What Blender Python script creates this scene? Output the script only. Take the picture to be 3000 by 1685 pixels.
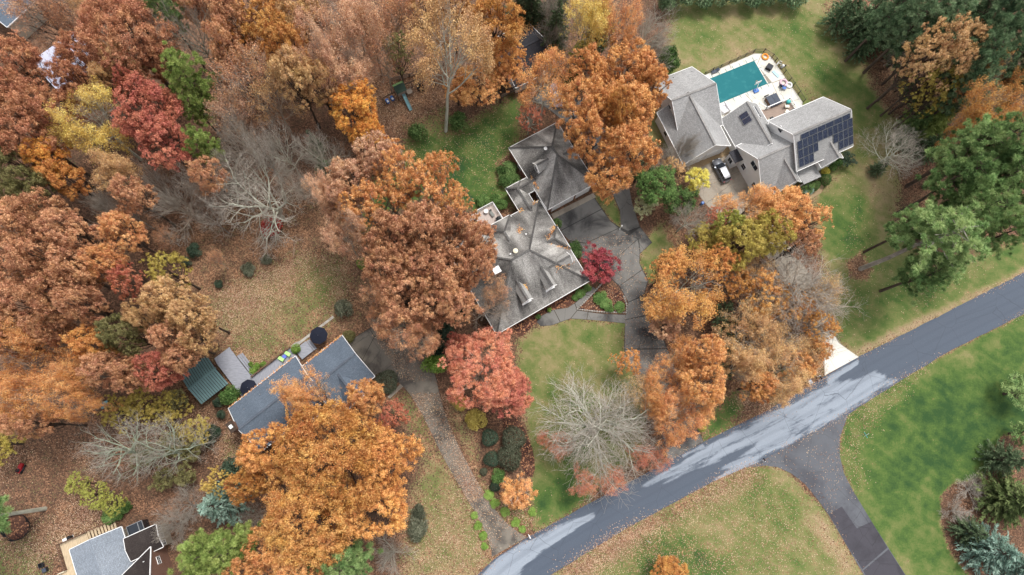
import bpy, math, random
import numpy as np
from mathutils import Vector, Matrix
from mathutils.geometry import tessellate_polygon
R_ = math.radians
sc = bpy.context.scene
COL = sc.collection
for o in list(bpy.data.objects): bpy.data.objects.remove(o)

# ------------------------------------------------------------------ camera, sky, sun, exposure
CAM_H, FPX, NADIR = 115.0, 2000.0, (1400.0, 1295.5)          # drone height (m), focal length (px of a 3000 px wide frame), nadir pixel
_Z = np.array([-(NADIR[0]-1500), (NADIR[1]-842.5), FPX]); _Z /= np.linalg.norm(_Z)
_Y = np.array([0, 1, 0.]) - _Z[1]*_Z; _Y /= np.linalg.norm(_Y)
_X = np.cross(_Y, _Z)
MW = np.array([_X, _Y, _Z])
cam = bpy.data.objects.new('camera', bpy.data.cameras.new('camera')); COL.objects.link(cam)
cam.data.sensor_width = 36; cam.data.lens = FPX/3000*36
cam.data.clip_start = 1; cam.data.clip_end = 6000
m4 = Matrix.Identity(4)
for i in range(3):
    for j in range(3): m4[i][j] = MW[i, j]
m4[2][3] = CAM_H
cam.matrix_world = m4
sc.camera = cam

SUN = Vector((0.22, 0.32, 0.92)).normalized()
world = bpy.data.worlds.new('World'); sc.world = world; world.use_nodes = True
wn = world.node_tree; bg = wn.nodes['Background']
sky = wn.nodes.new('ShaderNodeTexSky'); sky.sky_type = 'NISHITA'; sky.sun_disc = False
sky.sun_elevation = math.asin(SUN.z); sky.sun_rotation = math.atan2(SUN.x, SUN.y)
sky.air_density = 1.0; sky.dust_density = 3.0; sky.ozone_density = 1.0
hs = wn.nodes.new('ShaderNodeHueSaturation'); hs.inputs['Saturation'].default_value = 0.22     # overcast: a grey veil over the blue
wn.links.new(sky.outputs[0], hs.inputs['Color']); wn.links.new(hs.outputs[0], bg.inputs['Color'])
bg.inputs['Strength'].default_value = 0.15
sl = bpy.data.lights.new('sun', 'SUN'); sl.energy = 1.3; sl.angle = R_(11); sl.color = (1.0, 0.96, 0.90)
so = bpy.data.objects.new('sun', sl); COL.objects.link(so); so.location = (40, 50, 200)
so.rotation_euler = SUN.to_track_quat('Z', 'Y').to_euler()
sc.view_settings.view_transform = 'Standard'; sc.view_settings.look = 'None'
sc.view_settings.exposure = 0.86; sc.view_settings.gamma = 1.0

# ------------------------------------------------------------------ helpers
def G(px, py, h=0.0):
    """where the line of sight of a photo pixel meets height h"""
    d = MW @ np.array([px-1500, -(py-842.5), -FPX]); t = (h-CAM_H)/d[2]
    return np.array([d[0]*t, d[1]*t, h])
def pix_np(P):
    c = (np.asarray(P, float)-[0, 0, CAM_H]) @ MW
    return np.stack([1500+c[:, 0]/-c[:, 2]*FPX, 842.5-c[:, 1]/-c[:, 2]*FPX], 1)
def mpp(px, py, h):
    return np.linalg.norm(G(px+10, py, h)-G(px, py, h))/10
def lin(c):
    return tuple(((v/255)/12.92 if v/255 <= .04045 else ((v/255+.055)/1.055)**2.4) for v in c)

class NB:
    def __init__(s, name, rough=.85):
        s.m = bpy.data.materials.new(name); s.m.use_nodes = True; s.t = s.m.node_tree
        s.b = s.t.nodes['Principled BSDF']; s.b.inputs['Roughness'].default_value = rough
        s.b.inputs['Specular IOR Level'].default_value = .25
    def n(s, t, **k):
        x = s.t.nodes.new('ShaderNode'+t)
        for a, v in k.items():
            if a in x.inputs: s.set(x.inputs[a], v)
            else: setattr(x, a, v)
        return x
    def set(s, i, v):
        if hasattr(v, 'is_output') or hasattr(v, 'links'): s.t.links.new(v, i)
        elif isinstance(v, (tuple, list)) and len(v) == 3 and i.type == 'RGBA': i.default_value = (*v, 1)
        else: i.default_value = v
    def coord(s, kind='Object', scale=(1, 1, 1), rot=0):
        c = s.n('TexCoord').outputs[kind]
        mp = s.n('Mapping'); s.t.links.new(c, mp.inputs['Vector']); mp.inputs['Scale'].default_value = scale
        mp.inputs['Rotation'].default_value = (0, 0, rot)
        return mp.outputs[0]
    def pos(s): return s.n('NewGeometry').outputs['Position']
    def noise(s, v, scale, detail=4, rough=.55, out=0, dist=0):
        x = s.n('TexNoise'); s.t.links.new(v, x.inputs['Vector'])
        x.inputs['Scale'].default_value = scale; x.inputs['Detail'].default_value = detail; x.inputs['Roughness'].default_value = rough
        x.inputs['Distortion'].default_value = dist
        return x.outputs[out]
    def vor(s, v, scale, feature='F1', out='Color'):
        x = s.n('TexVoronoi', feature=feature); s.t.links.new(v, x.inputs['Vector']); x.inputs['Scale'].default_value = scale
        return x.outputs[out]
    def ramp(s, f, stops, interp='LINEAR'):
        x = s.n('ValToRGB'); x.color_ramp.interpolation = interp; e = x.color_ramp.elements
        while len(e) < len(stops): e.new(.5)
        for k, (p, c) in enumerate(stops):
            e[k].position = p; e[k].color = (*c, 1) if not isinstance(c, (int, float)) else (c, c, c, 1)
        s.t.links.new(f, x.inputs[0]); return x.outputs[0]
    def mix(s, f, a, b, mode='MIX'):
        x = s.n('MixRGB', blend_type=mode)
        s.set(x.inputs[0], f); s.set(x.inputs[1], a); s.set(x.inputs[2], b); return x.outputs[0]
    def math(s, op, a, b=0.0, clamp=False):
        x = s.n('Math', operation=op, use_clamp=clamp); s.set(x.inputs[0], a); s.set(x.inputs[1], b); return x.outputs[0]
    def step(s, v, lo, hi):
        x = s.n('MapRange', interpolation_type='SMOOTHSTEP'); s.set(x.inputs[0], v)
        x.inputs[1].default_value = lo; x.inputs[2].default_value = hi; return x.outputs[0]
    def attr(s, name, out='Color'):
        return s.n('Attribute', attribute_name=name).outputs[out]
    def sep(s, c):
        x = s.n('SeparateColor'); s.t.links.new(c, x.inputs[0]); return x.outputs
    def base(s, c): s.set(s.b.inputs['Base Color'], c); return s
    def bump(s, h, st=.3, d=.05):
        x = s.n('Bump'); x.inputs['Strength'].default_value = st; x.inputs['Distance'].default_value = d
        s.t.links.new(h, x.inputs['Height']); s.t.links.new(x.outputs[0], s.b.inputs['Normal']); return s
    def rough(s, v): s.set(s.b.inputs['Roughness'], v); return s

MATS = {}
def plain(name, c, rough=.6, metal=0, var=.12, scale=3.0):
    """paint / plastic / metal with a little grime"""
    if name in MATS: return MATS[name]
    c = lin(c); b = NB(name, rough); p = b.coord('Object'); f = b.noise(p, scale, 5)
    b.base(b.ramp(f, [(.3, tuple(v*(1-var) for v in c)), (.7, tuple(min(1, v*(1+var)) for v in c))]))
    b.b.inputs['Metallic'].default_value = metal
    MATS[name] = b.m; return b.m

def finish(me, uv=True):
    """metre-true UVs: u along the horizontal of each face, v up its slope"""
    if not uv or not len(me.polygons): return
    lay = me.uv_layers.new(name='UVMap'); vs = me.vertices
    for p in me.polygons:
        n = p.normal
        h = Vector((0, 0, 1)).cross(n)
        h = h.normalized() if h.length > .02 else Vector((1, 0, 0))
        s = n.cross(h)
        for li in p.loop_indices:
            co = vs[me.loops[li].vertex_index].co; lay.data[li].uv = (co.dot(h), co.dot(s))
def mk(name, verts, faces, mat=None, parent=None, uv=True, smooth=False):
    me = bpy.data.meshes.new(name); me.from_pydata([tuple(map(float, v)) for v in verts], [], faces); me.update()
    finish(me, uv)
    if smooth:
        for p in me.polygons: p.use_smooth = True
    return ob(name, me, mat, parent)
def ob(name, me, mat=None, parent=None):
    o = bpy.data.objects.new(name, me); COL.objects.link(o)
    if mat is not None and me is not None and not len(me.materials): me.materials.append(mat)
    if parent is not None:
        o.parent = parent
        off = parent.location if parent.parent is None else Vector((0, 0, 0))
        o.matrix_parent_inverse = Matrix.Translation(-off)
    return o
def thing(name, loc, label, cat, group=None):
    o = bpy.data.objects.new(name, None); COL.objects.link(o); o.empty_display_size = .3
    o.location = tuple(map(float, loc)); tag(o, label, cat, group); return o
def tag(o, label=None, cat=None, group=None, kind=None):
    if label: o['label'] = label
    if cat: o['category'] = cat
    if group: o['group'] = group
    if kind: o['kind'] = kind
    return o

class MB:
    """collects pieces of one mesh"""
    def __init__(s): s.v = []; s.f = []
    def add(s, v, f):
        k = len(s.v); s.v += [tuple(map(float, q)) for q in v]; s.f += [tuple(i+k for i in q) for q in f]; return s
    def box(s, c, x, y, z):
        """centre and three half-axis vectors"""
        c, x, y, z = [np.asarray(q, float) for q in (c, x, y, z)]
        v = [c+a*x+b*y+d*z for d in (-1, 1) for b in (-1, 1) for a in (-1, 1)]
        f = [(0, 2, 3, 1), (4, 5, 7, 6), (0, 1, 5, 4), (2, 6, 7, 3), (0, 4, 6, 2), (1, 3, 7, 5)]
        if np.dot(np.cross(x, y), z) < 0: f = [q[::-1] for q in f]
        return s.add(v, f)
    def bar(s, p, q, w, h):
        p, q = np.asarray(p, float), np.asarray(q, float); d = q-p; L = np.linalg.norm(d)
        if L < 1e-6: return s
        d /= L; up = np.array([0, 0, 1.]) if abs(d[2]) < .95 else np.array([1., 0, 0])
        y = np.cross(up, d); y /= np.linalg.norm(y); z = np.cross(d, y)
        return s.box((p+q)/2, d*L/2, y*w/2, z*h/2)
    def tube(s, pts, rad, n=6, cap=True):
        pts = [np.asarray(p, float) for p in pts]; k0 = len(s.v)
        if not hasattr(rad, '__len__'): rad = [rad]*len(pts)
        for i, p in enumerate(pts):
            d = pts[min(i+1, len(pts)-1)]-pts[max(i-1, 0)]; d /= (np.linalg.norm(d)+1e-9)
            a = np.cross(d, [0.31, .95, .05]) if abs(d[1]) < .9 else np.cross(d, [1, 0, 0]); a /= np.linalg.norm(a); b = np.cross(d, a)
            for j in range(n):
                t = 2*math.pi*j/n; s.v.append(tuple(p+rad[i]*(math.cos(t)*a+math.sin(t)*b)))
        for i in range(len(pts)-1):
            for j in range(n):
                s.f.append((k0+i*n+j, k0+i*n+(j+1) % n, k0+(i+1)*n+(j+1) % n, k0+(i+1)*n+j))
        if cap:
            s.f.append(tuple(k0+j for j in reversed(range(n)))); s.f.append(tuple(k0+(len(pts)-1)*n+j for j in range(n)))
        return s
    def lathe(s, c, prof, n=14, axis=2):
        """profile [(radius, height)] round a vertical axis"""
        c = np.asarray(c, float); k0 = len(s.v); sq = [0, 1, 2]
        for r, h in prof:
            for j in range(n):
                t = 2*math.pi*j/n; q = np.array([r*math.cos(t), r*math.sin(t), h])
                if axis == 1: q = np.array([q[0], q[2], q[1]])
                if axis == 0: q = np.array([q[2], q[0], q[1]])
                s.v.append(tuple(c+q))
        for i in range(len(prof)-1):
            for j in range(n): s.f.append((k0+i*n+j, k0+i*n+(j+1) % n, k0+(i+1)*n+(j+1) % n, k0+(i+1)*n+j))
        s.f.append(tuple(k0+j for j in reversed(range(n)))); s.f.append(tuple(k0+(len(prof)-1)*n+j for j in range(n)))
        return s
    def shell(s, verts, faces, th):
        """faces with thickness th downwards"""
        n = len(verts); v = [tuple(map(float, q)) for q in verts]; low = [(a, b, c-th) for a, b, c in v]
        f = [tuple(q) for q in faces]; edges = {}
        for q in faces:
            for i in range(len(q)): edges[(q[i], q[(i+1) % len(q)])] = 1
        g = list(f)+[tuple(i+n for i in reversed(q)) for q in f]
        for (a, b) in edges:
            if (b, a) not in edges: g.append((b, a, a+n, b+n))
        return s.add(v+low, g)
    def poly(s, pts, z, th=0.0):
        """flat polygon (x, y) at height z, optionally a slab"""
        P = [Vector((float(p[0]), float(p[1]), 0)) for p in pts]
        area = sum(P[i].x*P[(i+1) % len(P)].y-P[(i+1) % len(P)].x*P[i].y for i in range(len(P)))
        if area < 0: P.reverse()
        tri = tessellate_polygon([P])
        tri = [t if (P[t[1]]-P[t[0]]).cross(P[t[2]]-P[t[0]]).z > 0 else (t[0], t[2], t[1]) for t in tri]
        v = [(p.x, p.y, z) for p in P]
        if th: return s.shell(v, tri, th)
        return s.add(v, tri)
    def build(s, name, mat=None, parent=None, smooth=False): return mk(name, s.v, s.f, mat, parent, True, smooth)

class Frame:
    """local metres of a building: u to the right, v to the back"""
    def __init__(s, corner, ang, h):
        s.o = G(*corner, h); s.o[2] = 0; a = R_(ang)
        s.u = np.array([math.cos(a), math.sin(a), 0]); s.v = np.array([-math.sin(a), math.cos(a), 0]); s.ang = a
    def P(s, u, v, h=0): return s.o+s.u*u+s.v*v+np.array([0, 0, h])
Zv = np.array([0, 0, 1.])
def px2(pts, h=0): return [G(*p, h)[:2] for p in pts]
# ------------------------------------------------------------------ materials
def shingle(name, dark, mid, light, sx=.33, sy=.16, streak=.5, blotch=.25):
    b = NB(name, .9); uv = b.coord('UV')
    br = b.n('TexBrick'); b.t.links.new(uv, br.inputs['Vector'])
    br.inputs['Scale'].default_value = 1; br.inputs['Brick Width'].default_value = sx; br.inputs['Row Height'].default_value = sy
    br.inputs['Mortar Size'].default_value = .012; br.inputs['Mortar'].default_value = (.25, .25, .25, 1)
    br.inputs['Color1'].default_value = (.7, .7, .7, 1); br.inputs['Color2'].default_value = (1, 1, 1, 1); br.offset = .5
    n1 = b.noise(b.coord('UV', (1, .28, 1)), blotch, 5, .6)           # run-off staining, drawn down the slope
    n2 = b.noise(uv, 5.5, 3, .7)
    f = b.math('ADD', b.math('MULTIPLY', b.math('SUBTRACT', n1, .5), streak*2.4), b.math('ADD', b.math('MULTIPLY', b.math('SUBTRACT', n2, .5), .9), .5))
    c = b.ramp(f, [(.15, lin(dark)), (.5, lin(mid)), (.85, lin(light))])
    b.base(b.mix(.75, c, br.outputs['Color'], 'MULTIPLY')); b.bump(n2, .4, .02)
    return b.m
M = {}
M['roof_grey'] = shingle('weathered_grey_shingles', (50, 48, 48), (134, 131, 127), (206, 203, 197), streak=.8, blotch=.26)
M['roof_light'] = shingle('light_grey_shingles', (128, 127, 126), (164, 163, 162), (200, 198, 196), .42, .2, .18)
M['roof_blue'] = shingle('blue_grey_shingles', (78, 88, 100), (104, 116, 130), (132, 144, 158), .33, .16, .2)
M['roof_pale'] = shingle('pale_blue_grey_shingles', (110, 118, 128), (140, 148, 158), (172, 178, 186), .33, .18, .2)
M['roof_brown'] = shingle('dark_brown_shingles', (36, 31, 30), (56, 49, 47), (84, 76, 72), .33, .16, .4)
M['roof_dark'] = shingle('charcoal_shingles', (38, 38, 42), (58, 58, 63), (84, 84, 88), .33, .16, .3)
def brickmat(name, c1, c2, mort):
    b = NB(name, .9); br = b.n('TexBrick'); b.t.links.new(b.coord('UV'), br.inputs['Vector'])
    br.inputs['Scale'].default_value = 1; br.inputs['Brick Width'].default_value = .22; br.inputs['Row Height'].default_value = .075
    br.inputs['Mortar Size'].default_value = .008
    for k, c in (('Color1', c1), ('Color2', c2), ('Mortar', mort)): br.inputs[k].default_value = (*lin(c), 1)
    f = b.noise(b.coord('UV'), .8, 4); b.base(b.mix(b.math('MULTIPLY', f, .5), br.outputs['Color'], lin((92, 62, 50)), 'MIX')); return b.m
M['brick'] = brickmat('red_brown_brick', (150, 96, 74), (128, 78, 62), (170, 155, 140))
M['brick2'] = brickmat('tan_red_brick', (140, 98, 80), (120, 82, 68), (150, 135, 122))
def siding(name, c, pitch=.14):
    b = NB(name, .6); w = b.n('TexWave', wave_type='BANDS', bands_direction='Y', wave_profile='SAW')
    b.t.links.new(b.coord('UV'), w.inputs['Vector']); w.inputs['Scale'].default_value = .314/pitch*1.0
    f = b.noise(b.coord('UV'), .9, 5); k = lin(c)
    b.base(b.ramp(f, [(.25, tuple(v*.93 for v in k)), (.7, k)])); b.bump(w.outputs['Fac'], .5, .02); return b.m
M['white_siding'] = siding('white_lap_siding', (246, 245, 243))
M['tan_siding'] = siding('tan_lap_siding', (176, 166, 150))
M['trim'] = plain('white_trim_paint', (236, 235, 233), .5, 0, .05)
M['cream'] = plain('cream_trim_paint', (222, 214, 190), .5, 0, .06)
M['glass'] = plain('window_glass', (34, 40, 48), .08, 0, .2, .8); M['glass'].node_tree.nodes['Principled BSDF'].inputs['Specular IOR Level'].default_value = .6
M['black'] = plain('black_metal', (30, 31, 33), .45)
M['dark_plastic'] = plain('dark_plastic', (44, 46, 52), .55)
M['navy'] = plain('navy_canvas', (28, 32, 46), .85)
M['green_metal'] = plain('dark_green_metal_sheet', (98, 124, 124), .35, .2, .1, 1.2)
M['grey_metal'] = plain('galvanised_metal', (150, 152, 154), .35, .6)
M['white_plastic'] = plain('white_plastic', (228, 228, 226), .4, 0, .06)
M['blue_plastic'] = plain('blue_plastic', (52, 104, 176), .4)
M['teal_plastic'] = plain('teal_plastic', (74, 178, 176), .4)
M['lime'] = plain('lime_green_fabric', (178, 226, 140), .8)
M['grey_vinyl'] = plain('grey_vinyl_cover', (66, 72, 84), .6, 0, .15, 2)
M['red_paint'] = plain('red_paint', (150, 32, 36), .35)
M['orange_plastic'] = plain('orange_plastic', (232, 150, 60), .5)
M['pink_vinyl'] = plain('pale_pink_vinyl', (206, 176, 186), .5)
M['rubber'] = plain('tyre_rubber', (30, 30, 33), .8)
M['slide_blue'] = plain('faded_teal_plastic', (112, 150, 156), .5)
M['green_tarp'] = plain('green_canvas', (58, 76, 66), .85)
M['moss_tarp'] = plain('mossy_canvas', (108, 140, 88), .9)
def wood(name, c, across='x', board=.14):
    b = NB(name, .8); s = (1/board, 1, 1)
    v = b.coord('UV'); sx = b.n('SeparateXYZ'); b.t.links.new(v, sx.inputs[0])
    fr = b.math('FRACT', b.math('DIVIDE', sx.outputs[0 if across == 'x' else 1], board)); gap = b.step(fr, .0, .09)
    f = b.noise(b.coord('UV', (6, 1, 1) if across == 'x' else (1, 6, 1)), 1.3, 5); k = lin(c)
    b.base(b.mix(gap, tuple(x*.35 for x in k), b.ramp(f, [(.3, tuple(x*.75 for x in k)), (.7, tuple(min(1, x*1.15) for x in k))])))
    return b.m
M['deck_pink'] = wood('weathered_pinkish_deck_boards', (186, 172, 164))
M['deck_grey'] = wood('grey_deck_boards', (148, 150, 158), 'y')
M['deck_grey2'] = wood('grey_deck_boards_lengthways', (148, 150, 158), 'x')
M['deck_brown'] = wood('brown_deck_boards', (150, 132, 120), 'y', .15)
M['deck_tan'] = wood('tan_deck_boards', (196, 176, 146), 'x')
M['wood_dark'] = plain('dark_stained_timber', (66, 54, 46), .8, 0, .3, 6)
M['wood_brown'] = plain('brown_stained_timber', (104, 80, 66), .8, 0, .3, 6)
M['wood_grey'] = plain('silvered_timber', (140, 128, 116), .9, 0, .25, 6)

def concrete(name, c, stain, amt, sc_=.35, speck=True):
    b = NB(name, .85); p = b.pos(); f = b.noise(p, sc_, 6, .62, dist=.4); g = b.noise(p, 4.5, 4, .7)
    k = b.mix(b.math('MULTIPLY', b.step(f, .42, .68), amt), lin(c), lin(stain))
    k = b.mix(b.math('MULTIPLY', b.math('SUBTRACT', g, .5), .55), k, (1, 1, 1), 'OVERLAY')
    cr = b.vor(b.mix(.25, p, b.noise(p, 1.1, 3, .6, 1), 'ADD'), .22, 'DISTANCE_TO_EDGE', 'Distance')
    k = b.mix(b.math('MULTIPLY', b.math('SUBTRACT', 1.0, b.step(cr, .002, .008)), .45), k, (.02, .02, .02))
    b.base(k); b.rough(b.ramp(f, [(.35, .85), (.75, .6)])); b.bump(g, .25, .01); return b.m
M['conc_warm'] = concrete('stained_concrete', (118, 111, 101), (66, 61, 57), .9)
M['conc_dark'] = concrete('damp_dark_concrete', (116, 114, 110), (46, 45, 46), .97, .16)
M['conc_light'] = concrete('pale_concrete', (152, 143, 130), (112, 102, 90), .7)
M['conc_white'] = concrete('bleached_concrete', (206, 203, 194), (188, 182, 166), .6)
M['conc_tan'] = concrete('tan_concrete', (150, 128, 98), (124, 105, 82), .6)
M['joint'] = concrete('dirty_joint', (74, 68, 60), (44, 40, 36), .7); M['joint_dark'] = concrete('dark_joint', (66, 65, 63), (36, 35, 35), .95, .16)
M['asphalt_side'] = concrete('worn_grey_asphalt', (90, 92, 97), (60, 60, 66), .8, .16)
M['asphalt_patch'] = concrete('newer_dark_asphalt', (66, 64, 70), (48, 46, 52), .8, .3)
M['mulch'] = None
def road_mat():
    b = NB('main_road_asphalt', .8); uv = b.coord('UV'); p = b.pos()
    paleness = b.attr('paleness', 'Fac')
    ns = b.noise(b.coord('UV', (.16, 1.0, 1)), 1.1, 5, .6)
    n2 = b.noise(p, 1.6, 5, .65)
    f = b.math('ADD', b.math('ADD', paleness, b.math('MULTIPLY', b.math('SUBTRACT', ns, .5), 2.1)), b.math('MULTIPLY', b.math('SUBTRACT', n2, .5), .35))
    k = b.step(f, .34, .80)                                          # where the road surface takes its paler tone
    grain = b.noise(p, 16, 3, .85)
    dark_tone = b.ramp(grain, [(.3, lin((60, 69, 82))), (.7, lin((79, 88, 101)))])
    pale_tone = b.ramp(grain, [(.3, lin((120, 128, 138))), (.7, lin((152, 160, 170)))])
    c = b.mix(k, dark_tone, pale_tone)
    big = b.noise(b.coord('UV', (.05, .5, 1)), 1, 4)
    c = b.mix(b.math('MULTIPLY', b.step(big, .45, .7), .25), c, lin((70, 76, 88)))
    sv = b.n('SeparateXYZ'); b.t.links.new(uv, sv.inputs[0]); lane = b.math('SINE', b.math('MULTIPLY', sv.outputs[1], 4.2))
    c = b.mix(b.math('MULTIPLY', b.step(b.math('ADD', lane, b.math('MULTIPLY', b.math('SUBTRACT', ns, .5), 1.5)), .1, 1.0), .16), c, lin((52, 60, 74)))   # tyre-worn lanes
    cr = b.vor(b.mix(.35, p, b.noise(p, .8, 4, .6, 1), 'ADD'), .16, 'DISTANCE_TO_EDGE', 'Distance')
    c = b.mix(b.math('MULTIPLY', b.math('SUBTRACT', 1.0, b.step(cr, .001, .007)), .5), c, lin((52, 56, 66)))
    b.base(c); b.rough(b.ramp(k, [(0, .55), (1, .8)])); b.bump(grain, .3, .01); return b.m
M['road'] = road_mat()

def ground_mat():
    b = NB('lawn_and_leaf_litter', .95); p = b.pos(); z = b.sep(b.attr('zone')); cover, green, tone = z[0], z[1], z[2]
    nb = b.noise(p, .09, 5, .6, dist=.5); nm = b.noise(p, .38, 5, .62, dist=.3); nf = b.noise(p, 3.2, 4, .75); ng = b.noise(p, 13, 3, .85)
    g = b.math('ADD', green, b.math('MULTIPLY', b.math('SUBTRACT', nm, .5), .95))
    g = b.math('ADD', g, b.math('MULTIPLY', b.math('SUBTRACT', nb, .5), .75))
    wv = b.n('TexWave', wave_type='BANDS', bands_direction='X'); b.t.links.new(b.coord('Object', (1, 1, 1), -.95), wv.inputs['Vector'])
    wv.inputs['Scale'].default_value = .19; wv.inputs['Distortion'].default_value = 3.5; wv.inputs['Detail'].default_value = 3; wv.inputs['Detail Scale'].default_value = .4
    g = b.math('ADD', g, b.math('MULTIPLY', b.math('SUBTRACT', wv.outputs['Fac'], .5), .06))      # mowing passes
    g = b.math('ADD', g, b.math('MULTIPLY', b.math('SUBTRACT', nf, .5), .5))
    grass = b.ramp(g, [(.05, lin((150, 130, 102))), (.32, lin((128, 119, 82))), (.52, lin((102, 108, 62))), (.75, lin((72, 94, 44))), (1.0, lin((44, 70, 36)))])
    grass = b.mix(b.math('MULTIPLY', b.math('SUBTRACT', ng, .5), 1.7), grass, (1, 1, 1), 'OVERLAY')
    v = b.n('TexVoronoi'); b.t.links.new(b.mix(.12, p, b.noise(p, 2.5, 2, .5, 1), 'ADD'), v.inputs['Vector']); v.inputs['Scale'].default_value = 6.4
    vc = b.sep(v.outputs['Color'])
    lf = b.math('ADD', b.math('MULTIPLY', vc[0], .72), b.math('MULTIPLY', nf, .3))
    wood_l = b.ramp(lf, [(.1, lin((44, 33, 27))), (.4, lin((88, 64, 50))), (.68, lin((124, 90, 70))), (.95, lin((168, 126, 100)))])
    warm_l = b.ramp(lf, [(.1, lin((66, 46, 36))), (.4, lin((126, 92, 68))), (.68, lin((158, 118, 88))), (.95, lin((204, 166, 130)))])
    litter = b.mix(b.math('ADD', tone, b.math('MULTIPLY', b.math('SUBTRACT', nb, .5), .7), True), wood_l, warm_l)
    dirt = b.mix(b.step(nm, .3, .62), litter, b.mix(.62, litter, lin((74, 58, 48))))
    k = b.math('ADD', cover, b.math('ADD', b.math('MULTIPLY', b.math('SUBTRACT', nm, .5), .7), b.math('MULTIPLY', b.math('SUBTRACT', vc[1], .5), .75)))
    b.base(b.mix(b.step(k, .36, .6), dirt, grass)); b.bump(nf, .5, .08); return b.m
M['ground'] = ground_mat()
def mulch_mat():
    b = NB('dark_bark_mulch', .95); p = b.pos(); v = b.n('TexVoronoi'); b.t.links.new(p, v.inputs['Vector']); v.inputs['Scale'].default_value = 5.5
    f = b.sep(v.outputs['Color'])[0]; n = b.noise(p, .6, 4)
    a = b.ramp(f, [(.2, lin((48, 30, 28))), (.75, lin((84, 54, 46))), (.86, lin((150, 104, 76))), (1, lin((186, 138, 102)))])
    b.base(b.mix(b.step(n, .35, .7), a, b.mix(.45, a, lin((120, 86, 66))))); b.bump(f, .5, .05); return b.m
M['mulch'] = mulch_mat()

def leaf_mat(name, dark, mid, light, trans=.2, gain=1.0):
    b = NB(name); t = b.t; t.nodes.remove(b.b)
    tint = b.attr('tint', 'Fac'); oi = b.n('ObjectInfo').outputs['Random']
    f = b.math('ADD', tint, b.math('MULTIPLY', b.math('SUBTRACT', oi, .5), .22))
    def soft(q, k=.84):
        a = lin(q); g = a[0]*.3+a[1]*.59+a[2]*.11; return tuple(min(.9, gain*w*(g+(v-g)*k)) for v, w in zip(a, (1.0, 1.06, 1.06) if a[0] > a[1] else (1.04, .96, .96)))
    c = b.ramp(f, [(.12, soft(dark)), (.5, soft(mid)), (.86, soft(light))])
    nz = b.noise(b.coord('Object'), .33, 3, .6); hs_ = b.n('HueSaturation'); t.links.new(c, hs_.inputs['Color'])
    t.links.new(b.math('ADD', b.math('MULTIPLY', b.math('SUBTRACT', nz, .5), .07), .5), hs_.inputs['Hue']); t.links.new(b.math('ADD', b.math('MULTIPLY', b.math('SUBTRACT', nz, .5), .7), 1.0), hs_.inputs['Value']); c = hs_.outputs[0]
    d = b.n('BsdfDiffuse'); tr = b.n('BsdfTranslucent'); t.links.new(c, d.inputs[0]); t.links.new(c, tr.inputs[0])
    mx = b.n('MixShader'); mx.inputs[0].default_value = trans; t.links.new(d.outputs[0], mx.inputs[1]); t.links.new(tr.outputs[0], mx.inputs[2])
    t.links.new(mx.outputs[0], t.nodes['Material Output'].inputs['Surface']); return b.m
PAL = dict(
 rust=((116, 66, 40), (174, 108, 70), (208, 146, 104)),
 brown=((120, 74, 46), (184, 122, 80), (220, 164, 118)),
 pinkbrown=((134, 88, 62), (192, 138, 100), (224, 176, 138)),
 tan=((136, 98, 56), (190, 140, 84), (216, 174, 118)),
 orange=((150, 84, 26), (206, 132, 52), (228, 164, 84)),
 gold=((156, 88, 22), (212, 136, 50), (234, 174, 88)),
 bright=((186, 96, 8), (228, 142, 30), (242, 182, 70)),
 oakorange=((150, 86, 32), (206, 134, 64), (228, 168, 100)),
 salmon=((166, 92, 46), (220, 144, 78), (238, 178, 114)),
 red=((118, 54, 40), (174, 88, 66), (206, 124, 96)),
 redorange=((156, 74, 46), (210, 116, 80), (232, 154, 116)),
 crimson=((88, 24, 30), (142, 46, 54), (184, 82, 86)),
 scarlet=((150, 22, 18), (202, 46, 34), (226, 92, 70)),
 yellow=((176, 124, 26), (220, 178, 62), (238, 208, 108)),
 lemon=((190, 160, 10), (230, 206, 40), (244, 230, 100)),
 chartreuse=((120, 122, 32), (166, 164, 52), (200, 192, 86)),
 yellowolive=((128, 108, 26), (176, 150, 46), (206, 180, 76)),
 olive=((74, 70, 36), (118, 110, 60), (152, 140, 86)),
 palegreen=((140, 146, 86), (186, 188, 128), (214, 212, 164)),
 pine=((50, 76, 38), (96, 130, 68), (140, 166, 98)),
 pinelight=((74, 98, 34), (126, 152, 64), (168, 186, 98)),
 pinedark=((44, 66, 46), (80, 110, 72), (122, 148, 106)),
 evergreen=((40, 58, 40), (76, 98, 66), (112, 134, 94)),
 greenshrub=((36, 60, 26), (70, 104, 48), (108, 138, 74)),
 limeshrub=((70, 104, 24), (112, 154, 46), (154, 188, 82)),
 holly=((26, 42, 32), (54, 76, 58), (88, 110, 88)),
 greygreen=((46, 54, 40), (78, 86, 66), (110, 116, 94)),
 bluespruce=((56, 84, 72), (100, 134, 118), (154, 186, 168)),
 green=((40, 68, 28), (74, 112, 48), (112, 146, 74)),
 cedar=((40, 56, 26), (78, 96, 50), (118, 134, 78)))
GAIN = dict(gold=.98, bright=1.05, redorange=1.1, yellow=1.05, lemon=1.0, scarlet=.9, crimson=1.1, chartreuse=1.1, yellowolive=1.1, salmon=1.15, palegreen=1.0,
            pine=1.5, pinelight=1.3, pinedark=1.45, evergreen=1.4, holly=1.3, cedar=1.5, bluespruce=1.3, green=1.35, greenshrub=1.3, limeshrub=1.1)
LEAF = {k: leaf_mat('leaves_'+k, *v, gain=GAIN.get(k, 1.3)) for k, v in PAL.items()}
def bark_mat(name, a, c):
    b = NB(name, .95); p = b.coord('Object', (1, 1, .3)); f = b.noise(p, 2.2, 5, .6); b.base(b.ramp(f, [(.3, lin(a)), (.7, lin(c))])); return b.m
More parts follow.
